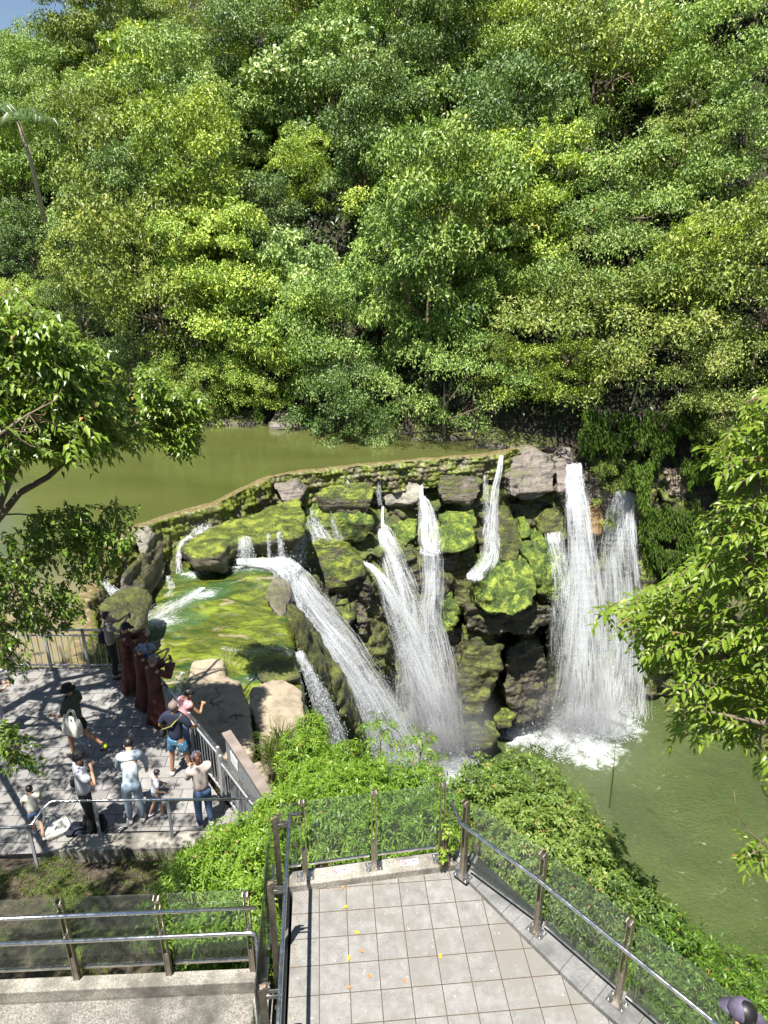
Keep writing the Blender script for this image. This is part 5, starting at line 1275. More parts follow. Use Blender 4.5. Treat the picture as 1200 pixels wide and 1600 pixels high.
def shrub(name, label, blobs, mat, n, k, L, asp, tint0=.5, kind='mid', droop=.35, gz=None, group=None, tuft=.30, cat='shrub', density=1.0, shell=.45):
    """blobs: (x, y, z, rx, ry, rz); foliage tufts in the blobs' outer shells, stems to the ground"""
    root = empty(name, (blobs[0][0], blobs[0][1], (gz if gz is not None else blobs[0][2] - 1.2)))
    W = np.array([b[3] * b[4] for b in blobs]) ; W = W / W.sum(); lv = Leaves(); st = MB()
    for w, (x, y, z, rx, ry, rz) in zip(W, blobs):
        m = int(n * w); d = unit(vr.normal(size=(m, 3))); d[:, 2] = np.abs(d[:, 2]) * 1.0 - .35; d = unit(d)
        lump = 1 + .42 * fbm(d + x, 2.4, 3); gap = fbm(d * 1.7 + y * 3, 2.2, 3) > -.32
        rr_ = (shell + (1.05 - shell) * vr.rand(m) ** .5) * lump
        P = np.array([x, y, z]) + d * rr_[:, None] * np.array([rx, ry, rz])
        P, d = P[gap], d[gap]; m = len(P)
        rosettes(lv, P, unit(d * .8 + np.array([0, 0, .5]) + vr.normal(size=(m, 3)) * tuft), k, L, asp, tint0, kind, .9, droop)
        for j in range(max(5, m // 60)):
            q = Vector(P[vr.randint(m)]) if m else Vector((x, y, z)); b0 = Vector((x + vr.uniform(-.3, .3) * rx, y + vr.uniform(-.3, .3) * ry, (gz if gz is not None else z - 1.2)))
            st.tube([b0, b0.lerp(q, .5) + Vector((0, 0, .12)), q], [.02, .012, .005], 4, cap=False)
    o = link('leaves', lv.mesh('leaves'), mat, root); s = st.build('stems', M_TWIG, root)
    for ch in (o, s): ch.matrix_parent_inverse = Matrix.Translation(-root.location)
    return tag(root, label, cat, group)
def px(u, v, y, rx, ry, rz):
    p = ony(u, v, y); return (p.x, p.y, p.z, rx, ry, rz)
# slender leaved shrubs behind the terrace and beside the plaza
shrub('slender_leaved_shrub', 'bright slender leaved shrub seen through the left glass pane of the terrace', [px(520, 1290, 8.1, .7, .6, .7), px(500, 1255, 8.8, .6, .6, .5), px(560, 1260, 8.5, .6, .6, .55), px(600, 1310, 7.8, .5, .5, .6)], M_LANCE, 1900, 7, .125, .2, .55, gz=-11)
shrub('slender_leaved_shrub', 'light green slender leaved shrub beside the tan boulder', [px(475, 1190, 10.0, .42, .5, .5), px(487, 1145, 10.8, .26, .35, .35), px(462, 1245, 9.3, .42, .5, .5), px(525, 1205, 10.2, .42, .5, .4), px(500, 1225, 9.6, .5, .5, .5)], M_LANCE, 1700, 7, .13, .19, .62, gz=-12)
shrub('slender_leaved_shrub', 'bright shrub overlapping the wooden capped barrier', [px(360, 1325, 8.1, .38, .4, .35), px(405, 1320, 8.0, .45, .45, .45), px(318, 1350, 7.9, .36, .3, .3), px(425, 1275, 8.6, .28, .35, .3)], M_LANCE, 1250, 7, .13, .2, .68, gz=-10)
shrub('slender_leaved_shrub', 'bright shrub on the slope above the ramp fence', [px(360, 1360, 7.5, .6, .5, .5), px(300, 1385, 7.2, .5, .4, .4), px(400, 1370, 7.2, .4, .4, .5), px(395, 1420, 6.7, .45, .35, .45)], M_LANCE, 1250, 7, .12, .2, .62, gz=-9.8)
shrub('slender_leaved_shrub', 'leafy shrub seen through the glass of the ramp fence', [px(370, 1465, 6.2, .5, .35, .4), px(320, 1490, 6.0, .3, .3, .3), px(400, 1480, 6.1, .3, .3, .4), px(255, 1440, 6.4, .35, .3, .25)], M_LANCE, 560, 7, .12, .24, .5, gz=-9.2)
shrub('slender_leaved_shrub', 'tall shrub between the two terrace fences in front of the falls', [px(640, 1250, 8.9, .6, .6, .7), px(590, 1225, 9.4, .5, .5, .45), px(660, 1240, 9.1, .4, .5, .4), px(680, 1290, 8.0, .5, .5, .6), px(545, 1195, 10.2, .35, .4, .35)], M_LANCE, 1500, 7, .125, .2, .5, gz=-11)
def sapling(label, u, v, y, h, n):
    p = ony(u, v, y); root = empty('sapling', (p.x, p.y, p.z - h)); st = MB(); lv = Leaves(); st.tube([(0, 0, -.5), (.03, 0, h * .5), (0, .03, h)], [.012, .009, .004], 5)
    for j in range(n):
        f = .35 + .65 * j / n; a = j * 2.4; d = Vector((math.cos(a), math.sin(a), .25)); L = .42 * (1.15 - f) + .1; b0 = Vector((0, 0, h * f)); tip = b0 + d * L
        st.tube([b0, tip], [.005, .002], 3, cap=False)
        P = np.array([list(b0 + d * L * s) for s in (.45, .75, 1.0)]); rosettes(lv, P, np.tile(np.array([[d.x, d.y, .6]]), (3, 1)), 7, .14, .19, .6, 'mid', .9, .45)
    link('leaves', lv.mesh('leaves'), M_LANCE, root); st.build('stem', M_TWIG, root); tag(root, label, 'sapling')
sapling('slim sapling standing out against the white water, left one', 592, 1120, 10.4, 1.1, 16)
sapling('slim sapling standing out against the white water, right one', 655, 1143, 10.2, 1.0, 16)
sapling('small sapling at the top of the light green shrub', 545, 1165, 10.6, .8, 10)
# the big darker shrubs to the right
shrub('spreading_shrub', 'large spreading shrub with pale glinting leaves right of the terrace corner', [px(765, 1235, 9.4, .5, .6, .45), px(825, 1222, 9.7, .5, .6, .38), px(800, 1275, 8.8, .7, .6, .55), px(868, 1270, 8.9, .5, .5, .42), px(730, 1265, 8.8, .42, .5, .45)], M_SHRUB, 2500, 6, .105, .34, .6, gz=-12.5)
shrub('spreading_shrub', 'yellow green shrub hanging over the pool beside the fence', [px(885, 1315, 8.2, .55, .5, .42), px(930, 1325, 8.1, .36, .4, .34), px(830, 1330, 7.7, .6, .6, .5), px(905, 1375, 7.3, .55, .5, .45)], M_SHRUB, 1900, 6, .10, .34, .72, gz=-12)
shrub('spreading_shrub', 'dark green shrub below the slanting glass fence', [px(970, 1395, 7.3, .4, .4, .36), px(950, 1435, 6.8, .5, .5, .45), px(1025, 1450, 6.6, .36, .4, .34), px(875, 1415, 6.8, .45, .4, .45)], M_SHRUB, 2200, 6, .10, .30, .35, gz=-12)
shrub('spreading_shrub', 'low dark shrub above the pool near the lower right corner', [px(1060, 1500, 6.2, .5, .4, .5), px(1110, 1530, 6.0, .5, .45, .4), px(1020, 1500, 6.2, .45, .4, .5), px(1180, 1560, 5.9, .5, .5, .4), px(1120, 1600, 5.3, .7, .5, .5)], M_LANCE, 1500, 7, .11, .2, .25, gz=-12)
shrub('vine', 'bright leaved vine climbing the corner post of the terrace fence', [px(697, 1300, 6.50, .05, .04, .12), px(700, 1330, 6.48, .06, .04, .10), px(690, 1345, 6.44, .05, .03, .05)], M_LANCE, 46, 4, .055, .6, .85, gz=-7.2, cat='vine')

# the tree on the right, leaves close to the camera
def canopy(name, label, poly, yr, n, mat, trunk, limbs, Ltw, leaf, asp, nleaf, tint=.5, kind='near', droop=.3, dirb=(-1, -.2, -.1), extra=None, thresh=-.25, nscale=.012, sag=.25, lr=.085, more=None):
    us = [p[0] for p in poly]; vs = [p[1] for p in poly]
    u = vr.uniform(min(us), max(us), n * 4); v = vr.uniform(min(vs), max(vs), n * 4); keep = in_poly(u, v, poly)
    cl = fbm(np.stack([u * nscale, v * nscale, u * 0], 1), 1, 3); keep &= cl > thresh; u, v = u[keep][:n], v[keep][:n]
    y = vr.uniform(yr[0], yr[1], len(u)) + .0
    if extra is not None: y = np.where(u > 215, vr.uniform(15.0, 16.6, len(u)), y)
    far_ = u > 215
    P = np.array([list(ony(a, b, c_)) for a, b, c_ in zip(u, v, y)])
    if extra is not None: P = np.concatenate([P, extra])
    if more is not None: P = np.concatenate([P, more])
    if extra is not None:
        LX = P[:, 0] + .17 * (P[:, 2] + 10.3); LY = P[:, 1] + .34 * (P[:, 2] + 10.3)      # keep the sunny boulders out of its shade
        far_ = np.r_[far_, np.zeros(len(extra), bool)]
        P = P[far_ | ((P[:, 1] + .34 * (P[:, 2] + 7.8) > 5.75) & ~((LX > -3.1) & (LY > 11.5)) & ~((LX > -5.4) & (LY > 15.0)) & (LX < -2.3))]
    D = unit(np.array(dirb) + vr.normal(size=P.shape) * .55)
    lv = Leaves(); tw = MB(); sprays(vr, lv, tw, P - D * Ltw * .5, D, nleaf, Ltw * vr.uniform(.7, 1.2, len(P)), leaf, asp, tint, kind, droop, sag)
    root = empty(name, trunk[0]); br = MB()
    br.tube(trunk, [x * lr / .085 for x in (.17, .15, .12, .09)][:len(trunk)], 9); 
    for l in limbs:
        k = len(l); r0 = lr; br.tube(l, [r0 * (1 - .8 * i / (k - 1)) for i in range(k)], 7)
    # small branches from the limbs to the sprays
    LP = np.array([list(Vector(l[i]).lerp(Vector(l[i + 1]), s)) for l in limbs for i in range(len(l) - 1) for s in (0, .33, .66, 1)])
    tk = tw
    for p in P[:: 4]:
        j = np.argmin(np.linalg.norm(LP - p, axis=1)); a = Vector(LP[j]); b = Vector(p)
        if (a - b).length < .8: tk.tube([a, a.lerp(b, .5) + Vector((0, 0, -.05)) + Vector(vr.normal(size=3) * .06), b], [.014, .009, .004], 4, cap=False)
    o = [link('leaves', lv.mesh('leaves'), mat, root), br.build('trunk', M_BARK, root, True), tw.build('twigs', M_TWIG, root)]
    for ch in o: ch.matrix_parent_inverse = Matrix.Translation(-root.location)
    return tag(root, label, 'tree')
MORE = vr.uniform((4.3, 5.2, -5.2), (7.2, 8.2, .6), (620, 3))
RP = [(1230, 590), (1165, 600), (1172, 650), (1130, 690), (1105, 705), (1140, 740), (1120, 790), (1100, 850), (1085, 880), (1035, 905), (1000, 930), (935, 945), (950, 965), (1000, 975), (985, 1000), (1015, 1040), (1060, 1045), (1075, 1085), (1050, 1130), (1095, 1165), (1140, 1140), (1180, 1175), (1200, 1200), (1250, 1200), (1260, 590)]
trunk = [(6.6, 6.0, -9.6), (6.2, 6.1, -7), (5.5, 6.3, -4.5), (5.2, 6.4, -2.4)]
limbs = [[trunk[2], tuple(ony(1190, 1040, 6.4)), tuple(ony(1110, 1020, 6.6)), tuple(ony(1020, 960, 6.7)), tuple(ony(950, 945, 6.8))], [trunk[2], tuple(ony(1200, 900, 6.6)), tuple(ony(1140, 840, 6.8))], [trunk[3], tuple(ony(1200, 760, 6.7)), tuple(ony(1150, 720, 6.8))], [trunk[2], tuple(ony(1190, 1130, 6.0)), tuple(ony(1100, 1110, 6.0))], [trunk[3], (5.0, 6.5, -1.2), tuple(ony(1190, 620, 6.8))]]
canopy('broadleaf_tree', 'large leaved tree reaching in from the right edge in front of the pool', RP, (5.9, 7.6), 820, M_MYRTLE, trunk, limbs, .33, .112, .42, 9, .66, 'near', .28, (-1, -.25, .0), None, -.22, .022, lr=.05, more=MORE)
canopy('broadleaf_tree', 'small leafy bough with bare twigs low on the right edge', [(1205, 1290), (1185, 1310), (1155, 1335), (1175, 1360), (1230, 1370), (1230, 1290)], (6.0, 6.4), 16, M_MYRTLE, [(6.3, 5.7, -9.6), (6.0, 5.8, -8.4), (5.7, 5.9, -7.5)], [[(5.7, 5.9, -7.5), tuple(ony(1205, 1330, 6.2)), tuple(ony(1180, 1330, 6.2))], [(5.7, 5.9, -7.5), tuple(ony(1170, 1300, 6.2)), tuple(ony(1150, 1265, 6.2)), tuple(ony(1147, 1235, 6.2))], [(5.7, 5.9, -7.5), tuple(ony(1195, 1240, 6.2)), tuple(ony(1182, 1208, 6.2))]], .3, .12, .4, 8, .6, lr=.014)

# the big tree on the left over the plaza
LP_ = [(-40, 440), (0, 462), (60, 480), (120, 520), (165, 548), (235, 575), (262, 600), (312, 615), (325, 635), (312, 665), (300, 715), (268, 705), (245, 690), (205, 690), (150, 705), (100, 715), (45, 700), (0, 735), (-60, 760)]
n = 2500
X = vr.uniform(-12.5, -3.3, n); Y = vr.uniform(2.6, 13.2, n); X[:450] = vr.uniform(-9, -2.6, 450); Y[:450] = vr.uniform(2.8, 5.8, 450); Z = vr.uniform(-3.6, -.6, n) 
cl = fbm(np.stack([X, Y, X * 0], 1), .55, 3)
pr = np.array([proj((a, b, c_)) for a, b, c_ in zip(X, Y, Z)])
ok = ((pr[:, 0] < -25) | (in_poly(pr[:, 0], pr[:, 1], LP_))) & (cl > -.30) & ~((pr[:, 0] > -25) & (pr[:, 1] > 735))
EX = np.stack([X, Y, Z], 1)[ok]
tl = [(-9.2, 11.2, -9.8), (-9.0, 11.4, -7.5), (-8.7, 11.8, -5.4), (-8.5, 12, -4.2)]
def Lp(u, v, y): return tuple(ony(u, v, y))
limbs = [[tl[2], Lp(-10, 820, 12.2), Lp(30, 770, 12.4), Lp(75, 745, 12.6), Lp(125, 700, 13.2), Lp(180, 690, 14.2), Lp(230, 650, 15.2), Lp(290, 650, 15.8)], [tl[2], Lp(0, 790, 12), Lp(20, 740, 12.1), Lp(50, 690, 12.2), Lp(100, 660, 12.4)],
         [tl[3], Lp(10, 740, 12.6), Lp(70, 640, 12.8), Lp(140, 600, 13.2), Lp(200, 600, 13.4)], [tl[3], Lp(0, 660, 12.4), Lp(60, 560, 12.8), Lp(110, 540, 13)],
         [tl[3], (-8.5, 10.5, -3.4), (-7.5, 9.4, -2.6), (-6, 9.0, -2.0)], [tl[3], (-9.5, 13, -3), (-10.5, 14, -2)], [tl[2], (-7.5, 11, -4), (-6.3, 10.2, -3.2), (-5.0, 9.8, -2.4)]]
canopy('broadleaf_tree', 'big glossy leaved tree with pale forking limbs reaching over the plaza and pond', LP_, (10.2, 13.9), 3000, M_GLOSSY, tl, limbs, .42, .15, .5, 9, .68, 'mid', .35, (.3, -.2, -.05), EX, -.55, .016, .3)
for lab, poly, yr, n_, lim in [('leafy bough hanging over the pond below the big left tree', [(20, 830), (60, 800), (120, 790), (190, 785), (212, 800), (200, 850), (180, 880), (140, 890), (140, 915), (110, 905), (90, 880), (40, 880), (10, 850)], (10.6, 11.8), 230, [[(-7.6, 10.8, -5.2), Lp(-20, 805, 11), Lp(30, 803, 11), Lp(78, 808, 11.1)], [(-7.6, 10.8, -5.6), Lp(-10, 870, 11), Lp(60, 878, 11.1), Lp(110, 850, 11.2)]]),
                               ('lower leafy bough in front of the pond beside the railing', [(-30, 860), (30, 880), (60, 900), (110, 920), (130, 950), (110, 975), (60, 985), (20, 975), (-30, 990)], (10.2, 11.2), 190, [[(-7.6, 10.6, -6.2), Lp(-20, 930, 10.8), Lp(40, 930, 10.8), Lp(90, 945, 10.9)]]),
                               ('small bough hiding the pink dressed visitor at the left edge', [(-30, 985), (20, 990), (45, 1015), (48, 1040), (20, 1048), (-30, 1040)], (9.6, 10.2), 26, [[(-7.4, 10.0, -6.8), Lp(-20, 1010, 10), Lp(20, 1018, 10)]]),
                               ('small sunlit bough low on the left edge above the paving', [(-30, 1125), (15, 1130), (50, 1140), (65, 1165), (55, 1190), (20, 1200), (-30, 1195)], (7.6, 8.2), 34, [[(-6.2, 7.8, -6.3), Lp(-20, 1160, 7.9), Lp(25, 1165, 7.9)]])]:
    canopy('broadleaf_bough', lab, poly, yr, n_, M_GLOSSY, [(-9.0, 11.3, -7.2), lim[0][0]], lim, .36, .125, .52, 9, .58, 'mid', .35, (.4, -.2, -.1), None, -.6, .02, .3, .03)

# ferny hanging growth on the cliff to the right and along the waterline
def hanging(label, u0, u1, v0, v1, y, n, tint, group='plants hanging on the rock'):
    root = empty('hanging_fern', tuple(ony((u0 + u1) / 2, v0, y))); lv = Leaves(); n = int(n * 2.4); tint -= .1
    u = vr.uniform(u0, u1, n); v = v0 + (v1 - v0) * vr.rand(n) ** .8; edge = (1 - .6 * np.abs((u - (u0 + u1) / 2) / ((u1 - u0) / 2)) ** 2) * (.95 + .8 * fbm(np.stack([u * .05, u * 0 + v0, u * 0], 1), 1, 3)); v = v0 + (v - v0) * np.clip(edge, .2, 1.4) + 14 * fbm(np.stack([u * .06, u * 0, u * 0 + v0], 1), 1, 3); kk = fbm(np.stack([u * .04, v * .03, u * 0], 1), 1, 3) > -.3; u, v = u[kk], v[kk]; n = len(u)
    P = np.array([list(ony(a, b, y - .25 + .5 * vr.rand() - .6 * (b - v0) / max(v1 - v0, 1))) for a, b in zip(u, v)]) - np.array(root.location)
    lv.add(P, vr.normal(size=(n, 3)) * .5 + np.array([0, -.35, -1]), vr.normal(size=(n, 3)) * .4 + np.array([0, -1, .35]), vr.uniform(.14, .34, n), .055, np.clip(tint + vr.normal(size=n) * .15, 0, 1), 'far', .15, .2)
    o = link('fronds', lv.mesh('fronds'), M_FERN, root); o.color = (1, 1, 1, 1); tag(root, label, 'plant')
hanging('wide curtain of dark hanging fern on the cliff right of the falls', 1010, 1100, 790, 915, 34.0, 2600, .35)
hanging('narrow mossy fern clump above the far right fall', 980, 1018, 722, 800, 34.6, 800, .6)
hanging('small leafy clump on the brown cliff at right', 1068, 1105, 715, 760, 35.0, 500, .7)
hanging('dark ivy patch falling beside the right fall', 1000, 1030, 800, 880, 34.4, 700, .5)
hanging('fern patch low on the cliff behind the right tree', 1090, 1180, 850, 960, 33.0, 1500, .4)
hanging('ivy hanging under the forest edge at far right', 1100, 1200, 690, 800, 34.4, 1800, .45)
for i, (u, w, lab) in enumerate([(405, 12, 'pale weeping plant hanging to the far waterline on the left'), (545, 30, 'dark trailing creeper above the far waterline in the centre'), (572, 14, 'pale trailing plant above the far waterline in the centre'), (470, 26, 'creeper curtain above the long brown bank rock'), (352, 20, 'trailing creeper at the left end of the far bank')]):
    hanging(lab, u - w, u + w, 590, 662 + i * 3 % 8, float(shore_y(ony(u, 640, 40).x)) + .3, 700, .45)
hanging('leafy drapery under the forest edge right of the crowning rock', 905, 990, 640, 735, 36.2, 1900, .45)
hanging('leafy drapery on the dark bank above the right fall', 985, 1060, 640, 722, 35.8, 1600, .5)
hanging('leafy drapery at the forest edge far right', 1055, 1200, 630, 715, 35.4, 2600, .5)
def tuft(name, label, base, n, L, mat=M_GRASS, w=.012, tint=.5, spread=.35):
    root = empty(name, base); lv = Leaves(); P = vr.normal(size=(n, 3)) * np.array([.1, .1, 0]); D = vr.normal(size=(n, 3)) * spread + np.array([0, 0, 1])
    lv.add(P, D, vr.normal(size=(n, 3)), L * vr.uniform(.6, 1.1, n), w, np.clip(tint + vr.normal(size=n) * .15, 0, 1), 'near', .1, .35); link('blades', lv.mesh('blades'), mat, root); tag(root, label, 'grass')
p = onz(362, 1057, -11.2); tuft('grass_tuft', 'dry grass tuft between the two big boulders', tuple(p), 26, 1.1, w=.02, tint=.9)
for u, v, lab in ((425, 1190, 'dark grass tuft below the tan boulder'), (440, 1165, 'green grass tuft at the foot of the tan boulder')):
    p = onz(u, v, -10.9); tuft('grass_tuft', lab, tuple(p), 160, 1.0, w=.016, tint=.2, spread=.5)
# short grass on the slope below the plaza
n = 26000; X = vr.uniform(-7.5, -1.6, n); Y = vr.uniform(5.6, 8.9, n); dn = fbm(np.stack([X, Y, X * 0], 1), .9, 4) + .25 * smooth((6.4 - Y) / 1); k = dn > .05; X, Y = X[k], Y[k]; Z = terrain_h(X, Y); n = len(X)
lv = Leaves(); lv.add(np.stack([X, Y, Z], 1), vr.normal(size=(n, 3)) * .6 + np.array([0, 0, .8]), vr.normal(size=(n, 3)), vr.uniform(.04, .11, n), .012, np.clip(.4 + vr.normal(size=n) * .2, 0, 1), 'far', .1, .2)
tag(link('grass', lv.mesh('grass'), M_GRASS), 'patchy short grass on the bare earth slope under the plaza', 'grass', kind='stuff')
# the single dry stalk over the pool and the leafy climber stalk
root = empty('dry_stalk', tuple(ony(950, 1260, 8.6))); mb = MB(); mb.tube([tuple(ony(952, 1262, 8.6) - root.location), tuple(ony(958, 1210, 8.6) - root.location), tuple(ony(962, 1158, 8.6) - root.location)], [.008, .007, .003], 5); mb.build('stalk', M_GRASS, root); tag(root, 'single dry yellow stalk rising against the pool', 'stalk')
# ---------------------------------------------------------------- people
def skin_obj(name, nodes, edges, mat, parent, sub=1, root=0):
    bm = bmesh.new(); ly = bm.verts.layers.skin.new(); vs = []
    for i, (p, r) in enumerate(nodes):
        v = bm.verts.new(p); v[ly].radius = r if isinstance(r, tuple) else (r, r); v[ly].use_root = (i == root); vs.append(v)
    for a, b in edges: bm.edges.new((vs[a], vs[b]))
    me = bpy.data.meshes.new('tmp'); bm.to_mesh(me); bm.free()
    o = bpy.data.objects.new('tmp', me); COL.objects.link(o); o.modifiers.new('s', 'SKIN').use_smooth_shade = True
    sb = o.modifiers.new('u', 'SUBSURF'); sb.levels = sub; sb.render_levels = sub
    dg = bpy.context.evaluated_depsgraph_get(); dg.update(); m2 = bpy.data.meshes.new_from_object(o.evaluated_get(dg)); bpy.data.objects.remove(o)
    m2.materials.clear(); m2.name = name
    return link(name, m2, mat, parent)
def cloth_mat(name, c, var=.25, pat=None):
    t = NT(name); k = t.coord(); n = t.noise(k, 5, 4, .6); w = t.noise(t.mapv(k, (1, 1, .4)), 14, 3, .5)
    col = t.ramp(n, [(.3, tuple(x * (1 - var) for x in c)), (.7, tuple(min(1, x * (1 + var)) for x in c))])
    if pat: col = t.mix(t.step(t.vor(k, pat[1]), .30, .22), col, pat[0])
    return t.done(t.bsdf(col, .85, t.bump(w, .6, .02)))
CM = {k: cloth_mat('cloth_' + k, *v) for k, v in {
    'greybeige': ((.27, .25, .23),), 'black': ((.012, .012, .015),), 'brown': ((.105, .032, .024), .55), 'navy': ((.015, .02, .045),), 'blueshorts': ((.05, .16, .30), .2, ((.45, .6, .7), 24)),
    'beige': ((.52, .44, .40),), 'denim': ((.06, .11, .22),), 'paledenim': ((.28, .36, .44),), 'paleblue': ((.40, .47, .53),), 'white': ((.68, .70, .76), .1), 'darkgreen': ((.05, .065, .05), .3, ((.10, .12, .09), 18)),
    'cream': ((.62, .60, .53), .12), 'neon': ((.45, .75, .02), .1), 'charcoal': ((.05, .055, .07),), 'mauve': ((.50, .42, .62), .2), 'pink': ((.60, .30, .32), .3), 'grey': ((.22, .26, .34), .35, ((.5, .55, .6), 16)),
    'blue': ((.10, .18, .38), .3, ((.35, .42, .55), 18)), 'darknavy': ((.01, .014, .03),), 'lavender': ((.085, .072, .115), .6), 'strap': ((.28, .28, .05),)}.items()}  # lavender is set dark to carry the shade on the corner cap
M_SKIN = simple('skin', (.50, .29, .19), .55, .12, 8); M_SKIN2 = simple('tanned_skin', (.40, .21, .12), .55, .12, 8); M_HAIR = simple('black_hair', (.012, .010, .010), .45, .3, 20); M_STUB = simple('cropped_hair', (.20, .15, .13), .7, .25, 40); M_BHAIR = simple('brown_hair', (.09, .035, .02), .5, .3, 20)
M_PHONE = simple('phone_black', (.02, .02, .025), .25, .1); M_SHOEB = simple('dark_shoe', (.02, .022, .03), .6, .2); M_SHOEW = simple('white_shoe', (.70, .70, .70), .6, .1); M_EYE = simple('eye', (.02, .015, .012), .3, 0)

def person(label, x, y, face, H=1.7, z0=-9.7, lean=0.0, arms=None, legs=None, headturn=0.0, nod=0.0, top=None, bottom=None, shoes=None, hat=None, hair=M_HAIR, skin=M_SKIN, longhair=False,
           robe=None, shirt_len=.0, sleeve=.6, hold=None, cut=None):
    s = H / 1.7; root = empty('person', (x, y, z0), face)   # +y of the figure points along 'face'
    def R(p):       # lean about the pelvis
        v = Vector(p); 
        if v.z > .93: d = v - Vector((0, 0, .93)); c_, s_ = math.cos(lean), math.sin(lean); v = Vector((d.x, d.y * c_ + d.z * s_, .93 + d.z * c_ - d.y * s_))
        return v
    arms = arms or {}; legs = legs or {}
    el = {-1: (-.23, -.03, 1.13), 1: (.23, -.03, 1.13)}; wr = {-1: (-.23, .05, .88), 1: (.23, .05, .88)}
    kn = {-1: (-.10, .03, .50), 1: (.10, .03, .50)}; an = {-1: (-.11, -.02, .085), 1: (.11, -.02, .085)}
    for k, (e, w) in arms.items(): el[k], wr[k] = e, w
    for k, (e, w) in legs.items(): kn[k], an[k] = e, w
    S_ = lambda p: Vector(p) * s
    pel, wst, chs, nck = S_((0, 0, .93)), S_(R((0, 0, 1.08))), S_(R((0, .0, 1.30))), S_(R((0, 0, 1.46)))
    hv = Vector((0, math.sin(lean * .5 + nod), math.cos(lean * .5 + nod))); hb = nck + hv * .07 * s + Vector((0, .02 * s, 0)); ht = hb + hv * .12 * s
    nodes = [(pel, (.135 * s, .10 * s)), (wst, (.11 * s, .08 * s)), (chs, (.122 * s, .078 * s)), (nck, .052 * s), (hb, .072 * s), (ht, (.078 * s, .085 * s))]; edges = [(0, 1), (1, 2), (2, 3), (3, 4), (4, 5)]
    hands = []
    for k in (-1, 1):
        b = len(nodes); sh = S_(R((k * .175, 0, 1.41))); e, w = S_(el[k]), S_(wr[k]); d = (w - e).normalized(); palm = w + d * .055 * s
        nodes += [(sh, .044 * s), (e, .038 * s), (w, .026 * s), (palm, (.036 * s, .017 * s))]; edges += [(2, b), (b, b + 1), (b + 1, b + 2), (b + 2, b + 3)]; hands.append((palm, d, k))
        side = d.cross(Vector((0, 0, 1))); side = side.normalized() if side.length > .1 else Vector((1, 0, 0)); nrm_ = side.cross(d)
        for j, (o_, l_) in enumerate(((-.026, .062), (-.009, .072), (.009, .067), (.026, .052))):
            f0 = palm + side * o_ * s + d * .022 * s; f1 = f0 + (d + nrm_ * -.25) * l_ * .5 * s; f2 = f1 + (d * .7 - nrm_ * .7) * l_ * .5 * s; c_ = len(nodes)
            nodes += [(f0, .009 * s), (f1, .0085 * s), (f2, .007 * s)]; edges += [(b + 3, c_), (c_, c_ + 1), (c_ + 1, c_ + 2)]
        t0 = palm - d * .02 * s + side * (.034 * k) * s; c_ = len(nodes); nodes += [(t0, .011 * s), (t0 + (d * .7 + side * k * .5) * .045 * s, .009 * s)]; edges += [(b + 3, c_), (c_, c_ + 1)]
    for k in (-1, 1):
        b = len(nodes); hp = S_((k * .09, 0, .88)); a = S_(an[k]); kk = S_(kn[k]); fd = Vector((k * .03, .13, -.045)) * s
        if an[k][1] < -.25: fd = Vector((0, .11, -.07)) * s
        nodes += [(hp, .088 * s), (kk, .056 * s), (a, .037 * s), (a + fd, (.034 * s, .022 * s))]; edges += [(0, b), (b, b + 1), (b + 1, b + 2), (b + 2, b + 3)]
    body = skin_obj('body', nodes, edges, skin, root)
    # facial features
    fr_ = Matrix.Rotation(headturn, 3, 'Z') @ Vector((0, 1, 0)); fr_ = (fr_ - hv * fr_.dot(hv)).normalized(); sd = fr_.cross(hv); hc = hb + hv * .05 * s
    mb = MB(); mb.ball(hc + fr_ * .095 * s - hv * .012 * s, (.013 * s, .018 * s, .022 * s), 6); mb.build('nose', skin, root, True)
    for k in (-1, 1):
        mb = MB(); mb.ball(hc + sd * k * .083 * s - hv * .005 * s, (.012 * s, .022 * s, .032 * s), 6); mb.build('ear', skin, root, True)
        mb = MB(); mb.ball(hc + sd * k * .032 * s + fr_ * .078 * s + hv * .02 * s, .0095 * s, 6); mb.build('eye', M_EYE, root, True)
    mb = MB(); mb.box(hc + fr_ * .084 * s - hv * .052 * s, (.042 * s, .006 * s, .008 * s), (sd, fr_, hv)); mb.build('mouth', M_EYE, root, True)
    hcen = hc + hv * .03 * s
    if hair is not None:
        mb = MB(); mb.ball(hcen - fr_ * .014 * s + hv * .018 * s, (.094 * s, .098 * s, .100 * s), 12, ax=(sd, fr_, hv))
        m_ = mb.build('hair', hair, root, True)
        me = m_.data; bm = bmesh.new(); bm.from_mesh(me)      # cut the face opening
        for v in list(bm.verts):
            q = v.co - hcen
            if q.dot(fr_) > .02 * s and q.dot(hv) < .055 * s or q.dot(hv) < -.065 * s: bm.verts.remove(v)
        bm.to_mesh(me); bm.free()
        if longhair:
            mb = MB(); b0 = hcen - fr_ * .075 * s; mb.tube([b0 + hv * .03 * s, b0 - fr_ * .03 * s, b0 - fr_ * .03 * s - Vector((0, 0, .14 * s)), b0 - fr_ * .02 * s - Vector((0, 0, .27 * s))], [(.03 * s, .025 * s), (.05 * s, .035 * s), (.045 * s, .03 * s), .015 * s], 8); mb.build('ponytail', M_BHAIR if longhair == 'brown' else hair, m_, True)
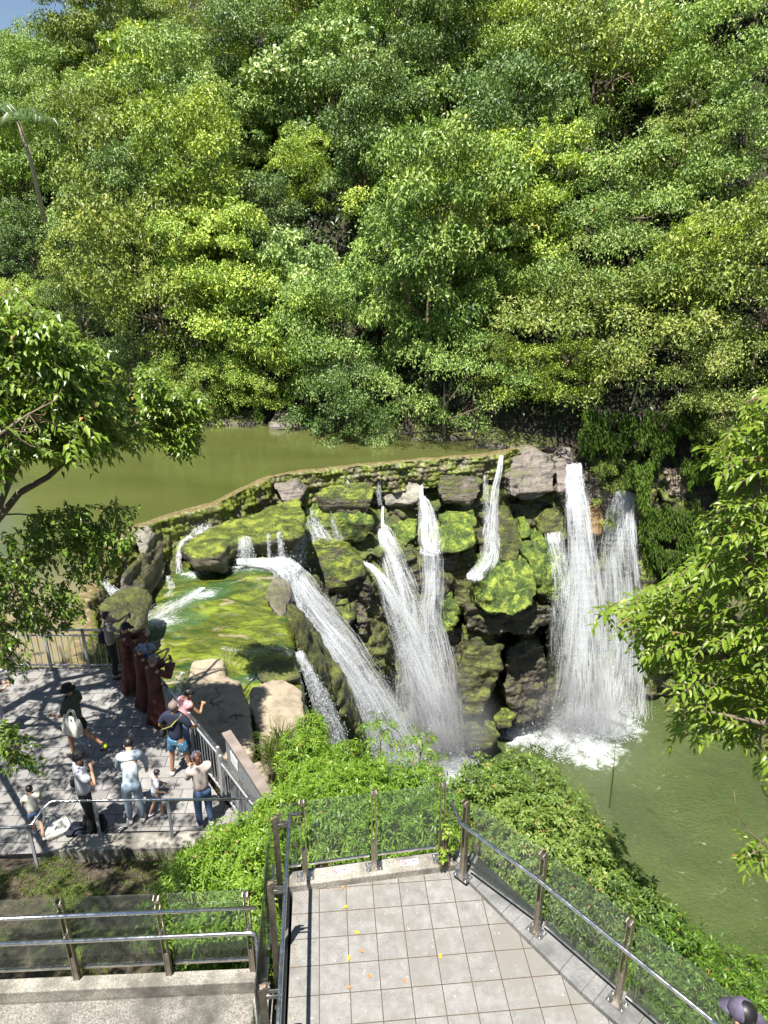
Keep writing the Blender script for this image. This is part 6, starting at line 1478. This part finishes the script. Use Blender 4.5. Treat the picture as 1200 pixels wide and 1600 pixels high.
    if hat:
        kind_, hm = hat; mb = MB()
        if kind_ == 'cap':
            mb.ball(hcen + hv * .03 * s, (.100 * s, .105 * s, .088 * s), 12, ax=(sd, fr_, hv)); g = mb.build('cap', hm, root, True)
            bm = bmesh.new(); bm.from_mesh(g.data)
            for v in list(bm.verts):
                if (v.co - hcen).dot(hv) < -.012 * s: bm.verts.remove(v)
            bm.to_mesh(g.data); bm.free()
            mb = MB(); V = []; n_ = 9
            for i in range(n_):
                a = math.pi * i / (n_ - 1); 
                V += [hcen + sd * math.cos(a) * .088 * s + fr_ * (.055 + .03 * math.sin(a)) * s + hv * .012 * s, hcen + sd * math.cos(a) * .085 * s + fr_ * (.075 + .105 * math.sin(a)) * s + hv * (.0) * s]
            V2 = [v + hv * .008 * s for v in V]; N_ = 2 * n_
            mb.add(V + V2, [(2 * i, 2 * i + 1, 2 * i + 3, 2 * i + 2) for i in range(n_ - 1)] + [(N_ + 2 * i, N_ + 2 * i + 2, N_ + 2 * i + 3, N_ + 2 * i + 1) for i in range(n_ - 1)] + [(2 * i + 1, N_ + 2 * i + 1, N_ + 2 * i + 3, 2 * i + 3) for i in range(n_ - 1)])
            mb.build('visor', hm, g, True)
        else:
            c0 = hcen + hv * .0 * s; br = .155 if kind_ == 'bucket' else .17
            pts = [c0 - hv * .012 * s, c0 + hv * .02 * s, c0 + hv * .05 * s, c0 + hv * .095 * s, c0 + hv * .112 * s]
            mb.tube(pts, [br * s, .112 * s, .103 * s, .092 * s, .05 * s], 18); mb.build('hat', hm, root, True)
    # clothes
    if robe:
        mb = MB(); n_ = 28; V = []; prof = [(.06, .245, .19), (.3, .215, .165), (.6, .185, .145), (.85, .165, .13), (1.0, .155, .125), (1.12, .165, .125), (1.28, .18, .13), (1.38, .165, .115), (1.44, .10, .085), (1.49, .06, .06)]
        for h_, a_, b_ in prof:
            c_ = S_(R((0, 0, h_))) if h_ > .93 else S_((0, 0, h_))
            for i in range(n_):
                th = 2 * math.pi * i / n_; f = 1 + (.15 * math.sin(th * 5 + h_ * 1.5) + .08 * math.sin(th * 9 + 1)) * max(0.12, 1.15 - h_)
                V.append(c_ + Vector((math.cos(th) * a_ * f * (1 + .25 * max(0, .9 - h_)), math.sin(th) * b_ * f * (1 + .25 * max(0, .9 - h_)), 0)) * s)
        F = [(j * n_ + i, j * n_ + (i + 1) % n_, (j + 1) * n_ + (i + 1) % n_, (j + 1) * n_ + i) for j in range(len(prof) - 1) for i in range(n_)]
        mb.add(V, F + [tuple(range(n_))[::-1]])
        rb = mb.build('robe', robe, root, True)
        for k in (-1, 1):
            mb = MB(); sh = S_(R((k * .16, 0, 1.40))); e, w = S_(el[k]), S_(wr[k]); mb.tube([sh, sh.lerp(e, .5), e, e.lerp(w, .55), e.lerp(w, .95)], [.075 * s, .078 * s, (.08 * s, .075 * s), (.10 * s, .08 * s), (.125 * s, .075 * s)], 12); mb.build('sleeve', robe, rb, True)
    if top:
        n_ = [(S_((0, 0, .90 - shirt_len)), (.165 * s, .125 * s)), (wst, (.155 * s, .12 * s)), (chs, (.178 * s, .128 * s)), (S_(R((0, 0, 1.41))), (.12 * s, .09 * s)), (S_(R((0, .005, 1.475))), .068 * s)]; e_ = [(0, 1), (1, 2), (2, 3), (3, 4)]
        for k in (-1, 1):
            b = len(n_); sh = S_(R((k * .18, 0, 1.405))); e, w = S_(el[k]), S_(wr[k])
            n_.append((sh, .082 * s)); e_.append((3, b))
            if sleeve <= 1: n_.append((sh.lerp(e, sleeve), .072 * s)); e_.append((b, b + 1))
            else: n_ += [(e, .058 * s), (e.lerp(w, .85), .045 * s)]; e_ += [(b, b + 1), (b + 1, b + 2)]
        skin_obj('shirt', n_, e_, top, root, 2)
    if bottom:
        kind_, bm_ = bottom
        if kind_ == 'skirt':
            mb = MB(); n_ = 22; V = []; prof = [(1.02, .15, .115), (.9, .18, .14), (.7, .21, .165), (.5, .235, .19)]
            for h_, a_, b_ in prof:
                for i in range(n_): th = 2 * math.pi * i / n_; f = 1 + .08 * math.sin(th * 8) * (1 - h_); V.append(Vector((math.cos(th) * a_ * f, math.sin(th) * b_ * f, h_)) * s)
            mb.add(V, [(j * n_ + i, (j + 1) * n_ + i, (j + 1) * n_ + (i + 1) % n_, j * n_ + (i + 1) % n_) for j in range(3) for i in range(n_)]); mb.build('skirt', bm_, root, True)
        else:
            n_ = [(S_((0, 0, .99)), (.145 * s, .11 * s)), (S_((0, 0, .92)), (.155 * s, .12 * s))]; e_ = [(0, 1)]
            for k in (-1, 1):
                b = len(n_); hp = S_((k * .095, 0, .84)); kk, a = S_(kn[k]), S_(an[k])
                if kind_ == 'shorts': n_ += [(hp, .105 * s), (hp.lerp(kk, .78), .095 * s)]; e_ += [(1, b), (b, b + 1)]
                else: n_ += [(hp, .105 * s), (kk, .078 * s), (a + (kk - a) * .05, .062 * s)]; e_ += [(1, b), (b, b + 1), (b + 1, b + 2)]
            skin_obj('shorts' if kind_ == 'shorts' else 'trousers', n_, e_, bm_, root, 1, 1)
    if shoes:
        for k in (-1, 1):
            a = S_(an[k]); fd = Vector((k * .02, .10, 0)) * s; back = an[k][1] < -.25
            if back: fd = Vector((0, .10, -.06)) * s
            c_ = a + Vector((0, .0, -.035 * s)); mb = MB(); mb.tube([c_ - fd * .55, c_ - fd * .2, c_ + fd * .5, c_ + fd * 1.1, c_ + fd * 1.45], [.028 * s, (.048 * s, .05 * s), (.052 * s, .045 * s), (.05 * s, .032 * s), .018 * s], 10)
            sh_ = mb.build('shoe', shoes[0], root, True)
            if len(shoes) > 1: mb = MB(); mb.tube([a + Vector((0, 0, -.02 * s)), a + Vector((0, 0, .05 * s))], [.05 * s, .045 * s], 10); mb.build('sock', shoes[1], root, True)
    tag(root, label, 'person')
    return dict(root=root, s=s, wr={k: S_(wr[k]) for k in wr}, chest=chs, head=hcen, sh={k: S_(R((k * .18, 0, 1.41))) for k in (-1, 1)}, pel=pel, hands=hands)
def held(name, label, pr, off, size, mat, cat, rot=(0, 0, 0), k=None):
    """an object held in the hand(s): its own thing, placed in the world"""
    c = (pr['hands'][0][0] + pr['hands'][1][0]) / 2 if k is None else pr['hands'][0 if k < 0 else 1][0]
    M = Matrix.Translation(pr['root'].location) @ pr['root'].rotation_euler.to_matrix().to_4x4()
    root = empty(name, M @ (c + Vector(off))); root.rotation_euler = (rot[0], rot[1], rot[2] + pr['root'].rotation_euler.z)
    mb = MB(); mb.box((0, 0, 0), size); mb.build('body', mat, root, bevel=.006)
    mb = MB(); mb.box((0, -size[1] / 2 - .001, 0), (size[0] * .88, .002, size[2] * .9)); mb.build('screen', simple('screen_dark', (.06, .07, .09), .15, .1), root)
    mb = MB(); mb.ball((size[0] * .28, size[1] / 2, size[2] * .36), (.012, .004, .012), 8); mb.build('lens', M_PHONE, root)
    tag(root, label, cat); return root
HOLD = {-1: ((-.24, .20, 1.20), (-.08, .42, 1.34)), 1: ((.24, .20, 1.20), (.08, .42, 1.34))}
HOLDHI = {-1: ((-.25, .22, 1.30), (-.08, .40, 1.50)), 1: ((.25, .22, 1.30), (.08, .40, 1.50))}
def at_px(u, v, z=-9.7): p = onz(u, v, z); return p.x, p.y
def fa(deg): return math.radians(deg)      # 0 = away from the viewer, -90 = to the right
# 1 photographer
x, y = at_px(182, 1058)
p1 = person('man in grey tee shirt and black trousers photographing from the plaza corner', x, y, fa(-70), 1.72, lean=-.03, arms=HOLDHI, top=CM['greybeige'], bottom=('trousers', CM['black']), shoes=(M_SHOEB,), nod=.0, sleeve=.75)
held('camera', 'small black camera held up by the man in the grey tee shirt', p1, (0, .05, .0), (.12, .05, .08), M_PHONE, 'camera')
def sling(name, label, pr, off, size, mat, strapmat, side=1, cat='bag'):
    M = Matrix.Translation(pr['root'].location) @ pr['root'].rotation_euler.to_matrix().to_4x4(); s = pr['s']
    root = empty(name, M @ (pr['pel'] + Vector(off))); root.rotation_euler.z = pr['root'].rotation_euler.z
    mb = MB(); w, d, h = size; mb.tube([(0, 0, -h / 2), (0, 0, -h * .35), (0, 0, h * .2), (0, 0, h / 2)], [(w * .42, d * .4), (w * .55, d * .55), (w * .5, d * .5), (w * .4, d * .2)], 12); b = mb.build('pouch', mat, root, True)
    a = pr['sh'][-side] - (pr['pel'] + Vector(off)); mb = MB()
    for sg in (-1, 1):
        m_ = pr['chest'] - (pr['pel'] + Vector(off)) + Vector((0, sg * .15 * s, -.02)); mb.bar(Vector((0, sg * .03, h * .45)), m_, .035, .006); mb.bar(m_, a + Vector((0, sg * .03, .075)), .035, .006)
    mb.build('strap', strapmat, root); tag(root, label, cat); return root
sling('shoulder_bag', 'black shoulder bag hanging at the hip of the man with the camera', p1, (-.16, -.12, .06), (.28, .16, .26), CM['black'], CM['black'], -1)
# robed visitors
x, y = at_px(207, 1078); a1 = person('person in long brown robe and black cap standing nearest the plaza corner', x, y, fa(-65), 1.72, arms=HOLD, robe=CM['brown'], hat=('cap', CM['black']), shoes=(M_SHOEB,), nod=.25)
held('phone', 'pale phone held by the robed person in the black cap', a1, (0, .04, .03), (.08, .012, .15), M_SHOEW, 'phone', (.3, 0, 0))
x, y = at_px(230, 1105); a2 = person('person in brown robe with a patterned grey bucket hat', x, y, fa(-40), 1.55, arms={-1: ((-.24, .18, 1.15), (-.1, .38, 1.2)), 1: ((.24, .18, 1.15), (.1, .38, 1.2))}, robe=CM['brown'], hat=('bucket', CM['grey']), shoes=(M_SHOEB,), nod=.35)
x, y = at_px(243, 1098); person('person in blue top and grey hat at the rail between two robed visitors', x, y, fa(-50), 1.48, arms=HOLD, top=CM['blue'], bottom=('trousers', CM['charcoal']), hat=('bucket', CM['grey']), shoes=(M_SHOEB,), nod=.3)
x, y = at_px(250, 1130); a3 = person('shaven headed person in long brown robe filming the water', x, y, fa(-30), 1.63, arms=HOLD, robe=CM['brown'], hair=M_STUB, shoes=(M_SHOEB,), nod=.15)
held('phone', 'black phone held up by the shaven headed robed person', a3, (.02, .04, .05), (.08, .012, .16), M_PHONE, 'phone', (.2, 0, 0))
# woman leaning on the rail
x, y = at_px(290, 1183); person('woman in black cap and pink top leaning on the railing', x, y, fa(-45), 1.52, lean=.35, arms={-1: ((-.24, .32, 1.10), (-.04, .50, 1.16)), 1: ((.24, .34, 1.10), (.06, .50, 1.14))}, top=CM['pink'], bottom=('trousers', CM['denim']), hat=('cap', CM['black']), skin=M_SKIN2, shoes=(M_SHOEW,), sleeve=.2, nod=.2)
# man in navy
x, y = at_px(283, 1212); n1 = person('stocky man in navy shirt and blue patterned shorts standing with legs apart', x, y, fa(-12), 1.66, lean=.06, arms={-1: ((-.32, .0, 1.16), (-.2, .12, .98)), 1: ((.32, .06, 1.14), (.26, .26, 1.05))}, legs={-1: ((-.14, .02, .5), (-.17, -.02, .085)), 1: ((.17, .03, .5), (.2, .06, .085))},
          top=CM['navy'], bottom=('shorts', CM['blueshorts']), hair=M_STUB, skin=M_SKIN2, shoes=(M_SHOEW,), shirt_len=.05, sleeve=.85)
sling('sling_bag', 'olive strapped sling bag worn by the man in the navy shirt', n1, (-.24, -.02, .10), (.16, .1, .16), CM['black'], CM['strap'], -1)
# woman with blue cap
x, y = at_px(322, 1291); w1 = person('woman in blue cap and beige top looking down at her phone', x, y, fa(30), 1.52, lean=.08, arms={-1: ((-.22, .16, 1.12), (-.1, .36, 1.22)), 1: ((.22, .16, 1.12), (.05, .36, 1.22))}, top=CM['beige'], bottom=('trousers', CM['denim']), hat=('cap', CM['blue']), hair=M_BHAIR, longhair='brown', shoes=(M_SHOEW,), nod=.4, sleeve=.9)
held('phone', 'phone held by the woman in the blue cap', w1, (0, .04, .03), (.08, .012, .16), M_PHONE, 'phone', (.5, 0, 0))
# couple at the kerb
x, y = at_px(214, 1284); c1 = person('man in pale blue shirt bending toward the small boy', x, y, fa(15), 1.60, lean=.8, arms={-1: ((-.24, .42, 1.0), (-.18, .52, .78)), 1: ((.26, .42, 1.0), (.24, .52, .78))}, top=CM['paleblue'], bottom=('trousers', CM['paledenim']), shoes=(M_SHOEW,), nod=.3, shirt_len=.14, sleeve=1.5)
x, y = at_px(247, 1276); person('small boy in white shirt and blue shorts beside the bending man', x, y, fa(-60), 1.0, lean=.15, top=CM['white'], bottom=('shorts', CM['denim']), shoes=(M_SHOEW,), nod=.3, arms={-1: ((-.24, .1, 1.12), (-.14, .3, 1.05)), 1: ((.24, .05, 1.12), (.18, .22, .98))}, legs={1: ((.11, .12, .5), (.12, .10, .085)), -1: ((-.1, -.02, .5), (-.1, -.22, .11))})
# white tee man
x, y = at_px(144, 1303); wt = person('man in white tee shirt and black cap with hand to his mouth', x, y, fa(-60), 1.74, arms={1: ((.27, .16, 1.15), (.08, .17, 1.40)), -1: ((-.26, -.02, 1.14), (-.24, .12, .93))}, top=CM['white'], bottom=('trousers', CM['black']), hat=('cap', CM['black']), shoes=(M_SHOEB,), shirt_len=.06)
sling('cross_body_bag', 'black cross body bag on the man in the white tee shirt', wt, (-.19, -.05, .10), (.24, .12, .2), CM['black'], CM['black'], -1)
# walker
x, y = at_px(130, 1180); wk = person('person in black bucket hat and dark green shirt striding left across the plaza', x, y, fa(80), 1.66, lean=.05, arms={-1: ((-.26, .10, 1.13), (-.22, .34, 1.10)), 1: ((.27, .04, 1.13), (.24, .26, 1.0))}, legs={-1: ((-.09, .14, .52), (-.08, .14, .085)), 1: ((.10, -.08, .50), (.12, -.46, .19))},
          top=CM['darkgreen'], bottom=('shorts', CM['black']), hat=('bucket', CM['black']), skin=M_SKIN2, shoes=(M_SHOEB, CM['neon']), nod=.1, sleeve=.95, shirt_len=.04)
def tote(name, label, M, w, h, d, mat, hmat, cat='tote bag', lie=0):
    root = empty(name, M.to_translation()); root.rotation_euler = M.to_euler()
    V = []; n_ = 20; mb = MB()
    for hz, f, g in ((0, .80, 1.0), (.08, .95, 1.15), (.35, 1.04, 1.1), (.7, .98, .75), (1, .92, .25)):
        for i in range(n_):
            a = 2 * math.pi * i / n_; cx, cy = math.cos(a), math.sin(a); e = .45
            V.append((math.copysign(abs(cx) ** e, cx) * w / 2 * f * (1 + .03 * math.sin(5 * hz + 3 * a)), math.copysign(abs(cy) ** e, cy) * d / 2 * g * (1 + .12 * math.sin(3 * a + hz * 4)), hz * h))
    mb.add(V, [(j * n_ + i, j * n_ + (i + 1) % n_, (j + 1) * n_ + (i + 1) % n_, (j + 1) * n_ + i) for j in range(4) for i in range(n_)] + [tuple(range(n_))[::-1], tuple(4 * n_ + i for i in range(n_))])
    mb.build('sack', mat, root, True)
    for sg in (-1, 1):
        mb = MB(); mb.tube([(-w * .24, sg * d * .16, h * .72), (-w * .23, sg * d * .14, h * 1.05), (-w * .12, sg * d * .1, h * 1.38), (w * .12, sg * d * .1, h * 1.38), (w * .23, sg * d * .14, h * 1.05), (w * .24, sg * d * .16, h * .72)], .011, 6); mb.build('handle', hmat, root, True)
    return tag(root, label, cat)
M = Matrix.Translation(wk['root'].location) @ wk['root'].rotation_euler.to_matrix().to_4x4()
tote('tote_bag', 'big white tote bag slung from the shoulder of the striding person', M @ Matrix.Translation((-.30, -.10, .78)) @ Matrix.Rotation(math.radians(80), 4, 'Z') @ Matrix.Rotation(-.12, 4, 'Y'), .40, .40, .16, CM['cream'], CM['cream'])
# boy with the printed tee shirt
x, y = at_px(62, 1306); person('small boy in pale tee shirt and denim shorts walking near the steps', x, y, fa(25), 1.05, arms={-1: ((-.25, .08, 1.12), (-.16, .30, 1.08)), 1: ((.25, .10, 1.12), (.1, .30, 1.12))}, legs={-1: ((-.11, .10, .5), (-.12, .14, .085)), 1: ((.11, -.02, .5), (.12, -.26, .12))}, top=CM['cream'], bottom=('shorts', CM['denim']), shoes=(M_SHOEW,), nod=.35, shirt_len=.05)
x, y = at_px(-2, 1150); lw_ = person('woman in dark top and lavender skirt reading her phone at the left edge', x, y, fa(-70), 1.62, arms={-1: ((-.22, .16, 1.15), (-.06, .38, 1.26)), 1: ((.22, .16, 1.15), (.06, .38, 1.24))}, top=CM['charcoal'], bottom=('skirt', CM['mauve']), shoes=(M_SHOEB,), nod=.35)
held('phone', 'black phone held by the woman in the lavender skirt', lw_, (0, .04, .03), (.08, .012, .16), M_PHONE, 'phone', (.5, 0, 0))
x, y = at_px(8, 1050); person('person in pink clothes and white shoes behind the bough at the left edge', x, y, fa(-20), 1.6, top=CM['pink'], bottom=('shorts', CM['pink']), shoes=(M_SHOEW,), sleeve=.7)
# the capped head at the lower right corner, close to the camera
person('person in a shade-dark lavender grey cap at the lower right corner of the terrace', 2.84, 3.68, fa(38), 1.70, z0=-7.3, top=CM['lavender'], bottom=('trousers', CM['charcoal']), hat=('cap', CM['lavender']), hair=M_HAIR, shoes=(M_SHOEB,), nod=.25)
person('dark haired person at the very corner beside the capped person', 3.12, 3.55, fa(20), 1.66, z0=-7.3, top=CM['beige'], bottom=('trousers', CM['charcoal']), hair=M_HAIR, skin=M_SKIN2, shoes=(M_SHOEB,))
# things left by the kerb
def TR(u, v, z, rz=0, rx=0): p = onz(u, v, z); return Matrix.Translation(p) @ Matrix.Rotation(rz, 4, 'Z') @ Matrix.Rotation(rx, 4, 'X')
tote('tote_bag', 'cream tote bag lying flat on the paving near the kerb', TR(92, 1305, -9.64, .6, -1.45), .42, .36, .09, CM['cream'], CM['cream'])
tote('tote_bag', 'black tote bag with white handles standing by the handrail post', TR(150, 1296, -9.68, .1), .38, .32, .16, CM['black'], CM['cream'])
mb = MB(); mb.tube([(-.2, 0, .03), (-.05, .05, .06), (.1, 0, .05), (.22, -.03, .03)], [(.06, .03), (.16, .05), (.15, .05), (.05, .02)], 10); o = mb.build('folded_jacket', CM['darknavy'], smooth=True); o.location = onz(121, 1300, -9.68); o.rotation_euler.z = .4; tag(o, 'dark folded jacket lying between the two tote bags', 'jacket')
for u, lab in ((176, 'black flip flop on the kerb nearest the black tote bag'), (188, 'black flip flop on the kerb farther from the tote bag')):
    mb = MB(); mb.tube([(0, -.12, .01), (0, -.06, .012), (0, .06, .012), (0, .12, .01)], [(.02, .008), (.036, .01), (.045, .01), (.025, .008)], 10); root = empty('flip_flop', onz(u, 1298, -9.465), .8); mb.build('sole', CM['black'], root, True)
    mb = MB(); mb.tube([(-.035, -.03, .012), (-.02, .02, .045), (0, .06, .02), (.02, .02, .045), (.035, -.03, .012)], .007, 6); mb.build('strap', M_SHOEW if u > 180 else CM['black'], root, True); root.rotation_euler.z = -1.1; tag(root, lab, 'sandal')
